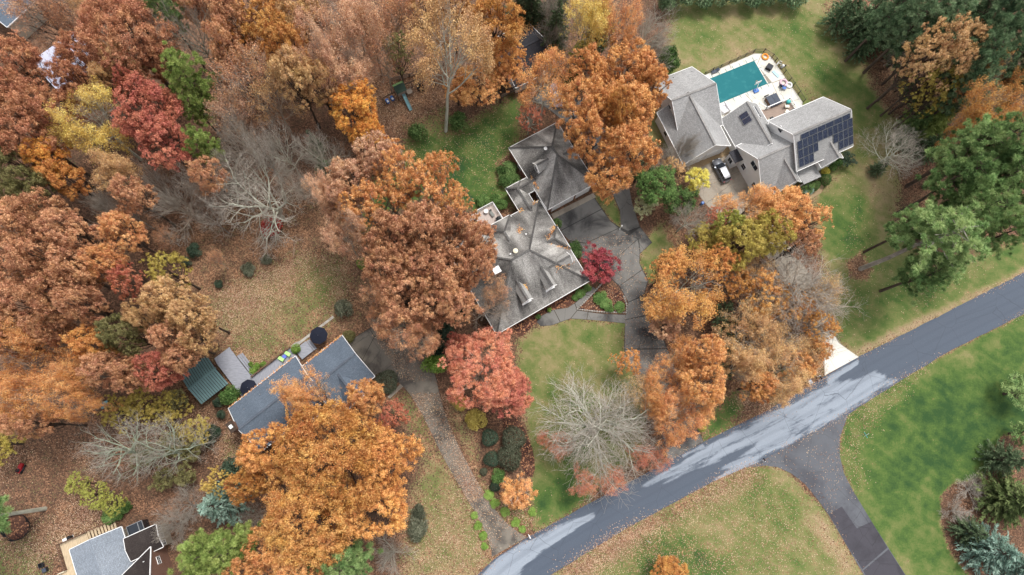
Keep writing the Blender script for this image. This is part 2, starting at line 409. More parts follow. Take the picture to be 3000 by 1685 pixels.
BARK = dict(twig=bark_mat('pale_grey_twigs', (146, 136, 124), (198, 190, 178)), pale=bark_mat('pale_lichen_bark', (150, 150, 134), (204, 204, 188)), grey=bark_mat('grey_bark', (122, 114, 106), (176, 168, 158)),
            dark=bark_mat('dark_brown_bark', (58, 48, 42), (98, 84, 74)), tan=bark_mat('tan_grey_bark', (146, 130, 114), (196, 180, 162)),
            green=bark_mat('green_grey_lichen_bark', (132, 142, 122), (184, 194, 172)))
# ------------------------------------------------------------------ vegetation prototypes (mesh data shared by copies)
def fast_mesh(name, V, F, tint=None):
    """V (n,3), F (m,k) numpy"""
    me = bpy.data.meshes.new(name); n, m, k = len(V), len(F), F.shape[1]
    me.vertices.add(n); me.vertices.foreach_set('co', np.ascontiguousarray(V, np.float32).ravel())
    me.loops.add(m*k); me.loops.foreach_set('vertex_index', np.ascontiguousarray(F, np.int32).ravel())
    me.polygons.add(m); me.polygons.foreach_set('loop_start', np.arange(0, m*k, k, dtype=np.int32))
    if tint is not None:
        a = me.attributes.new('tint', 'FLOAT', 'POINT'); a.data.foreach_set('value', np.ascontiguousarray(tint, np.float32))
    me.update(calc_edges=True); return me
def unit(a): return a/(np.linalg.norm(a, axis=-1, keepdims=True)+1e-9)
def leaf_mesh(name, C, N, size, tint, rng, wid=.62):
    """one small rhombic leaf per centre"""
    n = len(C); N = unit(N); T = unit(np.cross(N, rng.normal(size=(n, 3)))); B = np.cross(N, T)
    s = size[:, None]; droop = N*s*-.12
    V = np.stack([C+T*s, C+B*s*wid+droop*0, C-T*s+droop, C-B*s*wid], 1).reshape(-1, 3)
    F = np.arange(4*n).reshape(n, 4)
    return fast_mesh(name, V, F, np.repeat(tint, 4))
def blade_mesh(name, C, D, L, w, tint, rng):
    """needle sprays: thin triangles from C along D"""
    n = len(C); D = unit(D); S = unit(np.cross(D, rng.normal(size=(n, 3))))
    V = np.stack([C-S*w[:, None], C+S*w[:, None], C+D*L[:, None]], 1).reshape(-1, 3)
    return fast_mesh(name, V, np.arange(3*n).reshape(n, 3), np.repeat(tint, 3))
def sphere_dirs(rng, n, zmin=-1.0):
    z = rng.uniform(zmin, 1, n); a = rng.uniform(0, 2*np.pi, n); r = np.sqrt(1-z*z)
    return np.stack([r*np.cos(a), r*np.sin(a), z], 1)

class Skel:
    """branching limbs: polylines with radii, plus twig tips"""
    def __init__(s, seed): s.rng = np.random.default_rng(seed); s.lines = []; s.tips = []
    def grow(s, p, d, L, r, lev, kids, up=.10, wob=.2, minr=.012, ang=(30, 62)):
        rng = s.rng; n = 5 if lev < 2 else 4; pts = [p]; rad = [r]; dd = d
        for i in range(n):
            dd = dd+rng.normal(size=3)*wob*.5+np.array([0, 0, up]); dd = dd/np.linalg.norm(dd)
            p = p+dd*L/n; pts.append(p); rad.append(max(minr, r*(1-.6*(i+1)/n)))
        s.lines.append((pts, rad, lev))
        if lev >= len(kids): s.tips.append((pts[-1], dd)); s.tips.append((pts[-2], dd)); return
        k = kids[lev]+int(rng.integers(-1, 2)); az0 = rng.uniform(0, 6.28)
        for j in range(max(2, k)):
            t = .28+.72*(j+rng.uniform(0, .9))/k; t = min(t, .99); x = t*n; i = min(int(x), n-1); q = pts[i]+(pts[i+1]-pts[i])*(x-i); rr = rad[i]
            th = R_(rng.uniform(*ang)); az = az0+j*2.4+rng.normal()*.4
            ax = unit((pts[i+1]-pts[i])[None])[0]; a = np.cross(ax, [.3, .2, .93]); a /= np.linalg.norm(a)+1e-9; b = np.cross(ax, a)
            nd = ax*math.cos(th)+(a*math.cos(az)+b*math.sin(az))*math.sin(th)
            s.grow(q, nd, L*rng.uniform(.5, .74)*(1.12-.35*t), max(minr, rr*rng.uniform(.5, .66)), lev+1, kids, up, wob*1.12, minr, ang)
    def fit(s, R, Ht, fork=None):
        P = np.concatenate([np.array(l[0]) for l in s.lines]); r = np.percentile(np.hypot(P[:, 0], P[:, 1]), 98); zt = P[:, 2].max()
        k = np.array([R/r, R/r, Ht/zt])
        s.lines = [([q*k for q in l[0]], l[1], l[2]) for l in s.lines]; s.tips = [(q*k, d) for q, d in s.tips]
    def mesh(s, name):
        V = []; F = []; k = 0; mi = []
        for pts, rad, lev in s.lines:
            n = 7 if lev == 0 else 5 if lev == 1 else 3
            pts = np.array(pts); d = unit(np.gradient(pts, axis=0)); ref = np.array([.31, .12, .94]) if abs(d[0][2]) < .8 else np.array([.95, .1, .2])
            a = unit(np.cross(d, ref)); b = np.cross(d, a); t = np.arange(n)*2*np.pi/n
            ring = pts[:, None]+np.array(rad)[:, None, None]*(np.cos(t)[None, :, None]*a[:, None]+np.sin(t)[None, :, None]*b[:, None])
            V.append(ring.reshape(-1, 3)); m = len(pts); i = np.arange(m-1)[:, None]*n; j = np.arange(n)[None]; j2 = (j+1) % n
            F.append((k+np.stack([i+j, i+j2, i+n+j2, i+n+j], -1)).reshape(-1, 4)); k += m*n; mi.append(np.full((m-1)*n, 1 if lev >= 3 else 0, np.int32))
        me = fast_mesh(name, np.concatenate(V), np.concatenate(F)); me.polygons.foreach_set('material_index', np.concatenate(mi)); me['twigs'] = 1; return me

PROTO = {}
def broad(key, seed, R, Ht, nl, nleaf, ls, lob=(.20, .32), gap=.12, flat=.62, zc=.66):
    """dense broadleaf: lobes of foliage carried by limbs"""
    rng = np.random.default_rng(seed); Hc = Ht*(1-zc)                              # half height of crown above centre
    dirs = []; k = 0
    while len(dirs) < nl:
        d = sphere_dirs(rng, 1, -.35)[0]
        if all(np.dot(d, e) < 1-1.3/nl for e in dirs) or k > 4000: dirs.append(d)
        k += 1
    ph = rng.uniform(0, 6.28, 4); am = rng.uniform(.04, .11, 4)
    C = []; LR = []
    for d in dirs:
        az = math.atan2(d[1], d[0]); mod = 1+sum(am[q]*math.sin((q+2)*az+ph[q]) for q in range(4))
        lr = R*rng.uniform(*lob); rad = (R*mod-lr*.9)*rng.uniform(.86, 1.04)
        c = np.array([d[0]*rad, d[1]*rad, Ht*zc+d[2]*(Hc-lr*.5)*rng.uniform(.8, 1.05)]); C.append(c); LR.append(lr)
    for _ in range(nl//5):
        C.append(np.array([*(rng.normal(size=2)*R*.35), Ht*zc+rng.uniform(-.2, .7)*Hc])); LR.append(R*lob[0])
    C = np.array(C); LR = np.array(LR); LT = rng.uniform(0, 1, len(C))
    w = LR**2; w /= w.sum(); subC = []; subR = []; subT = []
    for i in range(len(C)):
        ns = max(8, int(15*(LR[i]/ (0.26*6))**1.3)); sd = sphere_dirs(rng, ns, -.45)
        keep = rng.uniform(size=ns) > gap; sd = sd[keep]
        subC.append(C[i]+sd*LR[i]*rng.uniform(.6, 1.0, (len(sd), 1))*np.array([1, 1, flat])); subR.append(np.full(len(sd), max(.30, LR[i]*.27))*rng.uniform(.55, 1.6, len(sd)))
        subT.append(.5*LT[i]+.5*rng.uniform(size=len(sd)))
    subC = np.concatenate(subC); subR = np.concatenate(subR); subT = np.concatenate(subT)
    p = subR**2; p /= p.sum(); idx = rng.choice(len(subC), nleaf, p=p)
    d = sphere_dirs(rng, nleaf, -.55); rr = np.abs(rng.normal(.72, .38, (nleaf, 1)))
    P = subC[idx]+d*rr*subR[idx][:, None]*np.array([1, 1, .8])
    N = d+np.array([0, 0, .55])+rng.normal(size=(nleaf, 3))*.45
    tint = np.clip(-.03+.55*subT[idx]+.62*rng.uniform(size=nleaf)+.12*rng.normal(size=nleaf), 0, 1)
    crown = leaf_mesh('crown_'+key, P, N, ls*rng.uniform(.6, 1.25, nleaf), tint, rng)
    mb = MB(); fork = Ht*rng.uniform(.26, .36); tr = R*.045+.06
    mb.tube([(0, 0, -.3), (rng.normal()*.1, rng.normal()*.1, fork*.5), (rng.normal()*.2, rng.normal()*.2, fork), (rng.normal()*.4, rng.normal()*.4, Ht*zc)], [tr*1.35, tr, tr*.85, tr*.4], 8)
    for i in rng.choice(len(C), min(len(C), 26), False):
        a = np.array([0, 0, fork*rng.uniform(.9, 1.6)]); m = (a+C[i])/2+rng.normal(size=3)*R*.05+np.array([0, 0, -.04*Ht])
        mb.tube([a, a*.6+m*.4+np.array([0, 0, .3]), m, C[i]*.7+m*.3, C[i]], [tr*.42, tr*.36, tr*.28, tr*.2, .05], 5, False)
    for i in range(len(C)):
        for q in range(3):
            d = sphere_dirs(rng, 1, .0)[0]; e = C[i]+d*LR[i]*rng.uniform(.85, 1.2)*np.array([1, 1, .8]); m = (C[i]+e)/2+rng.normal(size=3)*.15
            mb.tube([C[i], m, e], [.035, .024, .010], 3, False)
            for w in range(2): e2 = m+(e-m)*rng.uniform(.2, .7)+rng.normal(size=3)*LR[i]*.22; mb.tube([m, e2], [.018, .008], 3, False)
    tm = bpy.data.meshes.new('trunk_'+key); tm.from_pydata(mb.v, [], mb.f)
    PROTO[key] = (tm, crown, R, Ht, zc)
def twiggy(key, seed, R, Ht, kids, nleaf=0, ls=.2, frac=.5, up=.1, wob=.2, trunk=.3, limbs=8, spread=(35, 70), ang=(28, 58), zc=.62, tr=.3, minr=.02, clus=.55):
    """bare or half-bare tree: visible limbs, leaves only on some twigs"""
    s = Skel(seed); rng = s.rng; H0 = 10.0
    tp = [np.array([0, 0, -.3]), np.array([rng.normal()*.1, rng.normal()*.1, H0*trunk*.6]), np.array([rng.normal()*.2, rng.normal()*.2, H0*trunk]), np.array([rng.normal()*.5, rng.normal()*.5, H0*(trunk+.3)])]
    s.lines.append((tp, [tr*1.3, tr, tr*.9, tr*.4], 0))
    for j in range(limbs):
        t = (j+.5)/limbs; az = j*2.4+rng.normal()*.25; th = R_(spread[1]+(spread[0]-spread[1])*t+rng.normal()*6)
        b = tp[2]+(tp[3]-tp[2])*t*.9; d = np.array([math.cos(az)*math.sin(th), math.sin(az)*math.sin(th), math.cos(th)])
        s.grow(b, d, H0*.46*rng.uniform(.8, 1.15), tr*.5, 1, kids, up, wob, minr, ang)
    s.fit(R, Ht); crown = None
    if nleaf:
        tips = [q for q in s.tips]; m = len(tips); lump = rng.normal(size=(3, 3))*.35
        sc_ = np.array([math.sin(q[0] @ lump[0]*2.2/R*3+1)+math.sin(q[0] @ lump[1]*2/R*3)+rng.normal()*.5 for q in tips]); order = np.argsort(-sc_)[:int(m*frac)]
        TC = np.array([tips[i][0] for i in order]); TT = rng.uniform(size=len(TC)); idx = rng.integers(0, len(TC), nleaf)
        d = sphere_dirs(rng, nleaf); P = TC[idx]+d*(rng.uniform(0, 1, (nleaf, 1))**.6)*clus
        N = d*.5+np.array([0, 0, .6])+rng.normal(size=(nleaf, 3))*.5
        crown = leaf_mesh('crown_'+key, P, N, ls*rng.uniform(.6, 1.25, nleaf), np.clip(.1+.4*TT[idx]+.5*rng.uniform(size=nleaf), 0, 1), rng)
    PROTO[key] = (s.mesh('limbs_'+key), crown, R, Ht, zc)
def pine(key, seed, R=4.6, Ht=22, npuff=330, per=125, zc=.74, clear=.46):
    rng = np.random.default_rng(seed); mb = MB(); tr = .27
    mb.tube([(0, 0, -.3), (0, 0, Ht*.3), (rng.normal()*.3, rng.normal()*.3, Ht*.65), (rng.normal()*.3, rng.normal()*.3, Ht*.96)], [tr*1.25, tr, tr*.75, .08], 8)
    C = []
    nb = 34
    for i in range(nb):
        f = (i+.5)/nb; z = Ht*(clear+(1-clear)*f); L = R*(1.0-.62*f**1.6)*rng.uniform(.7, 1.1)*(.75+.25*min(1, f*5)); az = i*2.4+rng.normal()*.3; upa = rng.uniform(.05, .35)+f*.5
        e = np.array([math.cos(az)*L, math.sin(az)*L, z+upa*L*.5]); b = np.array([0, 0, z-.2]); mid = (b+e)/2+np.array([0, 0, -.1*L])
        mb.tube([b, mid, e], [.08, .06, .025], 4, False)
        k = max(3, int(npuff/nb*L/R*1.35))
        for q in range(k):
            t = rng.uniform(.38, 1.05); C.append(b+(e-b)*t+rng.normal(size=3)*np.array([.62, .62, .3])*(.4+.9*t))
    C = np.array(C); n = len(C); T = rng.uniform(size=n); PR = rng.uniform(.36, .66, n)
    idx = np.repeat(np.arange(n), per); D = sphere_dirs(rng, len(idx), -.5)
    st = C[idx]+D*(PR[idx]*rng.uniform(.1, .55, len(idx)))[:, None]
    crown = blade_mesh('crown_'+key, st, D+rng.normal(size=D.shape)*.3, PR[idx]*rng.uniform(.6, 1.0, len(idx)), rng.uniform(.028, .05, len(idx)), np.clip(.1+.45*T[idx]+.4*rng.uniform(size=len(idx)), 0, 1), rng)
    tm = bpy.data.meshes.new('trunk_'+key); tm.from_pydata(mb.v, [], mb.f); PROTO[key] = (tm, crown, R, Ht, zc)
def conifer(key, seed, R=3.6, Ht=11, whorls=17, per=13, blades=34, droop=.35, zc=.45):
    rng = np.random.default_rng(seed); mb = MB(); mb.tube([(0, 0, -.2), (0, 0, Ht*.5), (0, 0, Ht*.98)], [.2, .12, .02], 7)
    P = []; D = []; L = []; T = []
    for i in range(whorls):
        f = (i+.3)/whorls; z = Ht*(.06+.92*f); Rw = R*(1-f)**.85*rng.uniform(.9, 1.08)+.15
        for j in range(max(5, int(per*(1-f*.6)))):
            az = j*6.283/per*1.0/(1-f*.35)+i*.9+rng.normal()*.15; Lb = Rw*rng.uniform(.75, 1.12); out = np.array([math.cos(az), math.sin(az), 0]); side = np.array([-math.sin(az), math.cos(az), 0]); bt = rng.uniform()
            b = np.array([0, 0, z]); e = b+out*Lb+np.array([0, 0, Lb*(.25-droop)]); mb.tube([b, e], [.05, .015], 3, False)
            m = max(8, int(blades*Lb/R))
            t = rng.uniform(.2, 1.02, m); q = b+(e-b)*t[:, None]+np.array([0, 0, 1])*(rng.normal(size=(m, 1))*.07); sg = rng.choice([-1, 1], m)
            P.append(q); D.append(out*.9+side*(sg*rng.uniform(.2, 1.0, m))[:, None]+np.array([0, 0, 1])*rng.normal(size=(m, 1))*.25); L.append(rng.uniform(.35, .75, m)*(1.15-.5*t)*(R/3.6)**.5); T.append(np.clip(.15+.3*bt+.35*t*rng.uniform(.5, 1, m)+.15*rng.uniform(size=m), 0, 1))
    P, D, L, T = map(np.concatenate, (P, D, L, T)); P = np.repeat(P, 2, 0); D = np.repeat(D, 2, 0)+rng.normal(size=(len(P), 3))*.25; L = np.repeat(L, 2); T = np.repeat(T, 2)
    crown = blade_mesh('crown_'+key, P, D, L, rng.uniform(.06, .11, len(P)), T, rng)
    tm = bpy.data.meshes.new('trunk_'+key); tm.from_pydata(mb.v, [], mb.f); PROTO[key] = (tm, crown, R, Ht, zc)
def shrub(key, seed, R=1.2, Ht=1.5, nleaf=2600, ls=.085, lump=9, tight=False):
    rng = np.random.default_rng(seed); C = sphere_dirs(rng, lump, -.1)*np.array([R*.55, R*.55, Ht*.35])+np.array([0, 0, Ht*.48]); lr = R*.5
    if tight: C = np.array([[0, 0, Ht*.45]]); lr = R
    T = rng.uniform(size=len(C)); idx = rng.integers(0, len(C), nleaf); d = sphere_dirs(rng, nleaf, -.35)
    P = C[idx]+d*lr*np.array([1, 1, .9*Ht/R/1.6])*(rng.uniform(.55 if not tight else .85, 1.05, (nleaf, 1)))
    if tight:
        a = np.arctan2(d[:, 1], d[:, 0]); P[:, :2] *= (1+.09*np.sin(3*a+seed)+.06*np.sin(7*a+2*d[:, 2]*4))[:, None]; P += rng.normal(size=P.shape)*.035
    P[:, 2] = np.maximum(P[:, 2], .04)
    crown = leaf_mesh('crown_'+key, P, d+np.array([0, 0, .4])+rng.normal(size=d.shape)*.5, ls*rng.uniform(.6, 1.3, nleaf), np.clip(.1+.4*T[idx]+.5*rng.uniform(size=nleaf), 0, 1), rng)
    mb = MB()
    for j in range(7):
        a = j*.9; mb.tube([(0, 0, -.1), (math.cos(a)*R*.25, math.sin(a)*R*.25, Ht*.4), (math.cos(a)*R*.55, math.sin(a)*R*.55, Ht*.75)], [.04, .025, .008], 4, False)
    tm = bpy.data.meshes.new('stems_'+key); tm.from_pydata(mb.v, [], mb.f); PROTO[key] = (tm, crown, R, Ht, .5)

for i in range(3): broad('oakL%d' % i, 11+i, 11.0, 24, 80, 84000, .145, (.13, .22), .16)
for i in range(6): broad('oakM%d' % i, 31+i, 6.5, 20, 36, 36000, .135, (.18, .29), .16)
for i in range(2): broad('oakS%d' % i, 51+i, 3.2, 9, 18, 12000, .095, (.24, .36), .10, .75, .6)
broad('airy0', 61, 7.0, 21, 36, 17000, .14, (.15, .25), .42); broad('airy1', 62, 7.0, 21, 36, 17000, .14, (.15, .25), .42)
for i in range(3): twiggy('half%d' % i, 71+i, 8.0, 24, [0, 6, 5, 4], 24000, .13, .62, trunk=.38, limbs=8, minr=.013, clus=.8)
for i in range(3): twiggy('bare%d' % i, 81+i, 7.0, 17, [0, 7, 6, 4], 0, trunk=.28, limbs=10, minr=.012, tr=.24)
twiggy('beech0', 91, 10.5, 20, [0, 8, 6, 5], 0, trunk=.16, limbs=15, spread=(14, 78), up=.05, tr=.5, minr=.011)
twiggy('spread0', 96, 10.0, 18, [0, 7, 6, 4], 0, trunk=.2, limbs=10, spread=(30, 76), up=.05, wob=.36, tr=.40, minr=.011)
twiggy('spread1', 93, 10.0, 18, [0, 6, 5, 4], 0, trunk=.2, limbs=8, spread=(30, 74), up=.05, wob=.34, tr=.42, minr=.010)
twiggy('fan0', 95, 5.0, 9, [0, 7, 6, 4], 0, trunk=.06, limbs=13, spread=(8, 66), up=.03, wob=.1, ang=(14, 34), tr=.17, minr=.010)
twiggy('wisp0', 97, 7.0, 20, [0, 6, 5, 4], 9000, .12, .8, trunk=.34, limbs=8, minr=.012, clus=.7)
twiggy('wisp1', 98, 7.0, 20, [0, 6, 5, 4], 9000, .12, .8, trunk=.34, limbs=8, minr=.012, clus=.7)
for i in range(3): pine('pine%d' % i, 101+i)
pine('tallpine0', 107, 4.8, 24, 300, 130, .80, .60)
for i in range(2): conifer('spruce%d' % i, 111+i)
conifer('cedar0', 113, 3.0, 10, 20, 14, 40, .15)
for i in range(2): shrub('shrub%d' % i, 121+i)
shrub('ball0', 125, 1.2, 2.0, 3200, .07, 1, True)

COUNT = {}
def plant(kind, px, py, rpx, h, pal, label, bark='dark', cat='tree', group=None, foot=None, base=None, name=None, rot=None, squash=1.0):
    """one tree or shrub: crown centre at the pixel, its radius in pixels, its height in metres"""
    keys = sorted(k for k in PROTO if k.rstrip('0123456789') == kind); c = COUNT.get(kind, 0); COUNT[kind] = c+1
    key = keys[c % len(keys)]; tm, cm, R, Ht, zc = PROTO[key]; hc = h*zc
    g = G(px, py, hc); r = rpx*mpp(px, py, hc); loc = g.copy() if base is None else G(*base, 0); loc[2] = 0
    if foot is not None: loc = G(*foot, 0); r = rpx*.0585
    nm = name or {'oakL': 'oak_tree', 'oakM': 'broadleaf_tree', 'oakS': 'small_tree', 'airy': 'thinning_tree', 'half': 'half_bare_tree', 'bare': 'bare_tree', 'spread': 'bare_tree', 'beech': 'bare_tree', 'fan': 'bare_shrub', 'wisp': 'thinning_tree', 'pine': 'pine_tree', 'tallpine': 'pine_tree', 'spruce': 'spruce_tree', 'cedar': 'cedar_tree', 'shrub': 'shrub', 'ball': 'clipped_shrub'}[kind]
    t = thing(nm, loc, label, cat, group); s = r/R
    t.scale = (s, s*squash, h/Ht); rr = random.Random(int(px*7+py*13)); t.rotation_euler = (0, 0, rr.uniform(0, 6.28) if rot is None else rot)
    shrubby = kind in ('shrub', 'ball', 'fan')
    for me, mt, pn in ((tm, BARK[bark], 'stem' if shrubby else 'trunk'), (cm, LEAF.get(pal), 'foliage' if shrubby else 'crown')):
        if me is None: continue
        o = bpy.data.objects.new(pn, me); COL.objects.link(o); o.parent = t
        if not len(me.materials):
            me.materials.append(mt)
            if me.get('twigs'): me.materials.append(BARK['twig'])
        o.material_slots[0].link = 'OBJECT'; o.material_slots[0].material = mt
    if base is not None:                                             # crown leans away from its foot
        dx, dy = g[0]-loc[0], g[1]-loc[1]
        if math.hypot(dx, dy) > .6:
            ax = Vector((-dy, dx, 0)).normalized(); t.rotation_mode = 'QUATERNION'
            from mathutils import Quaternion
            t.rotation_quaternion = Quaternion(ax, math.atan2(math.hypot(dx, dy), hc)) @ Quaternion((0, 0, 1), rr.uniform(0, 6.28))
    return t
# ------------------------------------------------------------------ ground, roads, drives
def sd_poly(P, poly):
    """signed distance (inside > 0) of points to a polygon, metres"""
    poly = np.asarray(poly, float); d = np.full(len(P), 1e9); ins = np.zeros(len(P), bool)
    for i in range(len(poly)):
        a, b = poly[i], poly[(i+1) % len(poly)]; e = b-a; w = P-a
        t = np.clip((w @ e)/(e @ e+1e-9), 0, 1); d = np.minimum(d, np.hypot(*(w-t[:, None]*e).T))
        c = ((a[1] > P[:, 1]) != (b[1] > P[:, 1])) & (P[:, 0] < (b[0]-a[0])*(P[:, 1]-a[1])/(b[1]-a[1]+1e-12)+a[0]); ins ^= c
    return np.where(ins, d, -d)
def zone_values(P, zones, base):
    val = np.tile(np.array(base, float), (len(P), 1))
    for pts, v, soft in zones:
        s = sd_poly(P, px2(pts)); a = np.clip((s+soft)/(2*soft), 0, 1); a = (a*a*(3-2*a))[:, None]
        w = np.array([1. if q is not None else 0. for q in v]); vv = np.array([q if q is not None else 0 for q in v])
        val = val*(1-a*w)+vv*a*w
    return val
# (polygon in photo pixels, (grass cover, greenness, leaf tone), edge softness in metres)
ZONES = [
 ([(560,640),(900,560),(1080,620),(1120,760),(1150,930),(1040,1000),(900,1060),(700,1240),(560,1180),(480,980),(520,760)], (.12,.3,.75), 4),
 ([(640,860),(760,800),(900,745),(1010,770),(1010,900),(930,965),(850,1015),(745,1090),(700,1040),(640,960)], (.52,.38,.8), 3),
 ([(900,790),(1000,780),(1000,870),(930,900),(880,860)], (.68,.5,.8), 2),
 ([(1100,220),(1300,180),(1310,300),(1240,330),(1160,390),(1080,340)], (.0,.3,1.0), 1.2),
 ([(1180,372),(1250,335),(1310,310),(1330,370),(1280,400),(1200,430)], (.5,.45,.2), 1.0),
 ([(1160,440),(1230,400),(1330,385),(1420,330),(1500,285),(1530,300),(1520,420),(1500,500),(1505,600),(1400,620),(1290,570),(1170,600),(1060,690),(1080,560)], (.95,.76,.5), 2.2),
 ([(1450,480),(1490,440),(1530,520),(1500,560),(1460,540)], (.2,.5,.2), .8),
 ([(1210,470),(1330,440),(1390,500),(1380,590),(1250,560)], (.98,.92,.5), 2.5),
 ([(1560,965),(1671,934),(1830,948),(1828,1040),(1900,1150),(1880,1330),(1750,1430),(1640,1510),(1570,1545),(1560,1400),(1545,1260),(1520,1100),(1520,1000)], (.98,.50,.5), 1.2),
 ([(1600,1120),(1680,1100),(1740,1160),(1720,1260),(1600,1300)], (.97,.56,.5), 3),
 ([(1565,1420),(1640,1390),(1720,1410),(1720,1460),(1640,1510),(1572,1545)], (.99,.86,.5), 2),
 ([(1250,1330),(1300,1345),(1376,1473),(1435,1590),(1441,1640),(1390,1700),(1180,1700),(1190,1500)], (.64,.40,.8), 2),
 ([(1203,1160),(1246,1232),(1290,1335),(1240,1330),(1140,1190),(1150,1150)], (.35,.4,.8), 1),
 ([(1300,1170),(1350,1300),(1420,1450),(1480,1530),(1400,1380),(1390,1250),(1340,1150)], (.4,.35,.85), 1.0),
 ([(1410,1440),(1470,1470),(1560,1500),(1540,1560),(1490,1535)], (.55,.62,1.0), 1),
 ([(1385,1430),(1430,1440),(1440,1600),(1400,1530)], (.6,.62,.9), 1),
 ([(1960,-60),(2400,-60),(2480,70),(2590,130),(2660,300),(2700,330),(2600,500),(2620,640),(2760,850),(3050,680),(3050,790),(2515,1045),(2440,980),(2420,880),(2400,700),(2380,600),(2480,450),(2400,300),(2200,150),(2040,200),(1960,200)], (.92,.44,.35), 2.5),
 ([(1990,170),(2210,130),(2275,140),(2380,300),(2520,420),(2440,520),(2300,600),(2236,590),(2140,430),(2000,478),(1900,400),(1890,240)], (.86,.4,.4), 1.2),
 ([(1990,60),(2120,30),(2140,100),(2060,150),(1990,130)], (.9,.55,.3), 3),
 ([(2330,170),(2460,190),(2560,260),(2600,330),(2520,330),(2420,260)], (.97,.72,.3), 3),
 ([(2500,100),(2560,110),(2550,150),(2500,140)], (.99,.9,.3), 1.5),
 ([(2200,60),(2380,70),(2420,120),(2300,130)], (.95,.62,.3), 3),
 ([(2390,560),(2540,560),(2560,640),(2540,740),(2450,760),(2400,640)], (.97,.74,.4), 2.5),
 ([(2520,480),(2600,420),(2640,560),(2620,620),(2540,580)], (.82,.28,.5), 2),
 ([(2420,10),(2480,70),(2590,130),(2665,300),(2710,330),(2620,345),(2550,250),(2525,150),(2430,70)], (.06,.3,.6), 1.6),
 ([(2550,200),(2640,220),(2660,310),(2590,290)], (.2,.3,.8), 1.5),
 ([(2640,560),(2740,560),(2740,610),(2670,620)], (.1,.3,.75), 1.2),
 ([(2480,770),(2520,740),(2560,790),(2540,820),(2490,815)], (.02,.3,.9), .6),
 ([(2520,880),(2700,800),(3050,690),(3050,780),(2560,1010),(2470,1010)], (.92,.62,.5), 2),
 ([(2470,1030),(2515,1047),(3050,785),(3050,765),(2515,1020)], (.75,.12,.6), .8),
 ([(2484,1217),(2637,1110),(3100,870),(3100,1750),(2653,1750),(2540,1540),(2460,1336)], (.99,.76,.5), .6),
 ([(2484,1222),(2640,1120),(3100,880),(3100,930),(2660,1150),(2540,1240),(2500,1340),(2560,1480),(2700,1700),(2650,1700),(2462,1340)], (.96,.54,.6), 2),
 ([(2620,1200),(2880,1100),(2960,1180),(2880,1380),(2760,1410),(2660,1380),(2610,1300)], (.99,.9,.5), 4),
 ([(2640,1380),(2740,1390),(2740,1560),(2790,1700),(2740,1700),(2660,1520)], (.98,.66,.5), 3),
 ([(2756,1450),(2790,1418),(2890,1395),(2905,1330),(2935,1275),(3060,1270),(3060,1750),(2840,1690),(2780,1610),(2756,1540)], (.0,.3,.25), .35),
 ([(1613,1685),(1832,1550),(2088,1412),(2200,1367),(2290,1372),(2400,1480),(2560,1740),(1560,1740)], (.86,.46,.9), .5),
 ([(1613,1690),(1832,1552),(2088,1414),(2200,1370),(2230,1400),(2100,1450),(1900,1560),(1700,1700)], (.30,.36,1.0), 1.2),
 ([(1870,1600),(2000,1560),(2120,1640),(2140,1700),(1850,1700)], (.80,.82,.9), 3),
 ([(2120,1420),(2260,1390),(2330,1460),(2280,1560),(2160,1520)], (.92,.6,.9), 3),
 ([(2380,1480),(2420,1510),(2530,1690),(2480,1690),(2360,1520)], (.8,.22,.8), 1.2),
 ([(2062,1294),(2250,1202),(2390,1120),(2415,1100),(2408,1000),(2300,980),(2130,1150),(2070,1250)], (.28,.5,.9), 1),
 ([(2065,1285),(2100,1200),(2150,1160),(2180,1200),(2120,1265)], (.9,.8,.5), 1.5),
 ([(2150,1230),(2190,1170),(2260,1150),(2270,1185)], (.1,.3,.0), 1.2),
 ([(1741,578),(1789,648),(1822,672),(1815,617),(1770,540),(1745,545)], (.95,.72,.4), .5),
 ([(1877,742),(1905,690),(1940,640),(1985,680),(2010,760),(1960,830),(1905,822),(1874,770)], (.9,.5,.5), .8),
 ([(1930,640),(1960,650),(2000,740),(1985,750)], (.1,.3,1.0), .8),
 ([(1888,870),(1960,850),(2010,900),(1960,1000),(1900,940)], (.02,.3,.95), .8),
 ([(0,1300),(240,1290),(330,1480),(300,1640),(-60,1740),(-60,1300)], (.10,.35,.32), 3),
 ([(-40,1560),(140,1600),(120,1720),(-60,1720)], (.5,.5,.3), 3),
 ([(480,1150),(560,1180),(700,1300),(740,1330),(700,1390),(640,1330),(560,1250)], (.03,.3,.4), 1.5),
 ([(660,1270),(740,1330),(700,1370),(650,1350)], (.4,.5,.4), 1.2),
]
xs = np.concatenate([[-1800, -900, -400, -220, -150], np.arange(-112, 134.1, .6), [170, 240, 420, 900, 1800]])
ys = np.concatenate([[-1800, -900, -400, -150, -70], np.arange(-34, 104.1, .6), [140, 220, 420, 900, 1800]])
XX, YY = np.meshgrid(xs, ys); P2 = np.stack([XX.ravel(), YY.ravel()], 1)
zv = zone_values(P2, ZONES, (.02, .3, .22))
nx, ny = len(xs), len(ys); ii = (np.arange(ny-1)[:, None]*nx+np.arange(nx-1)[None]).ravel()
gm = fast_mesh('ground', np.concatenate([P2, np.zeros((len(P2), 1))], 1), np.stack([ii, ii+1, ii+nx+1, ii+nx], 1))
at = gm.attributes.new('zone', 'FLOAT_COLOR', 'POINT'); at.data.foreach_set('color', np.concatenate([zv, np.ones((len(zv), 1))], 1).astype(np.float32).ravel())
tag(ob('ground', gm, M['ground']), kind='structure')

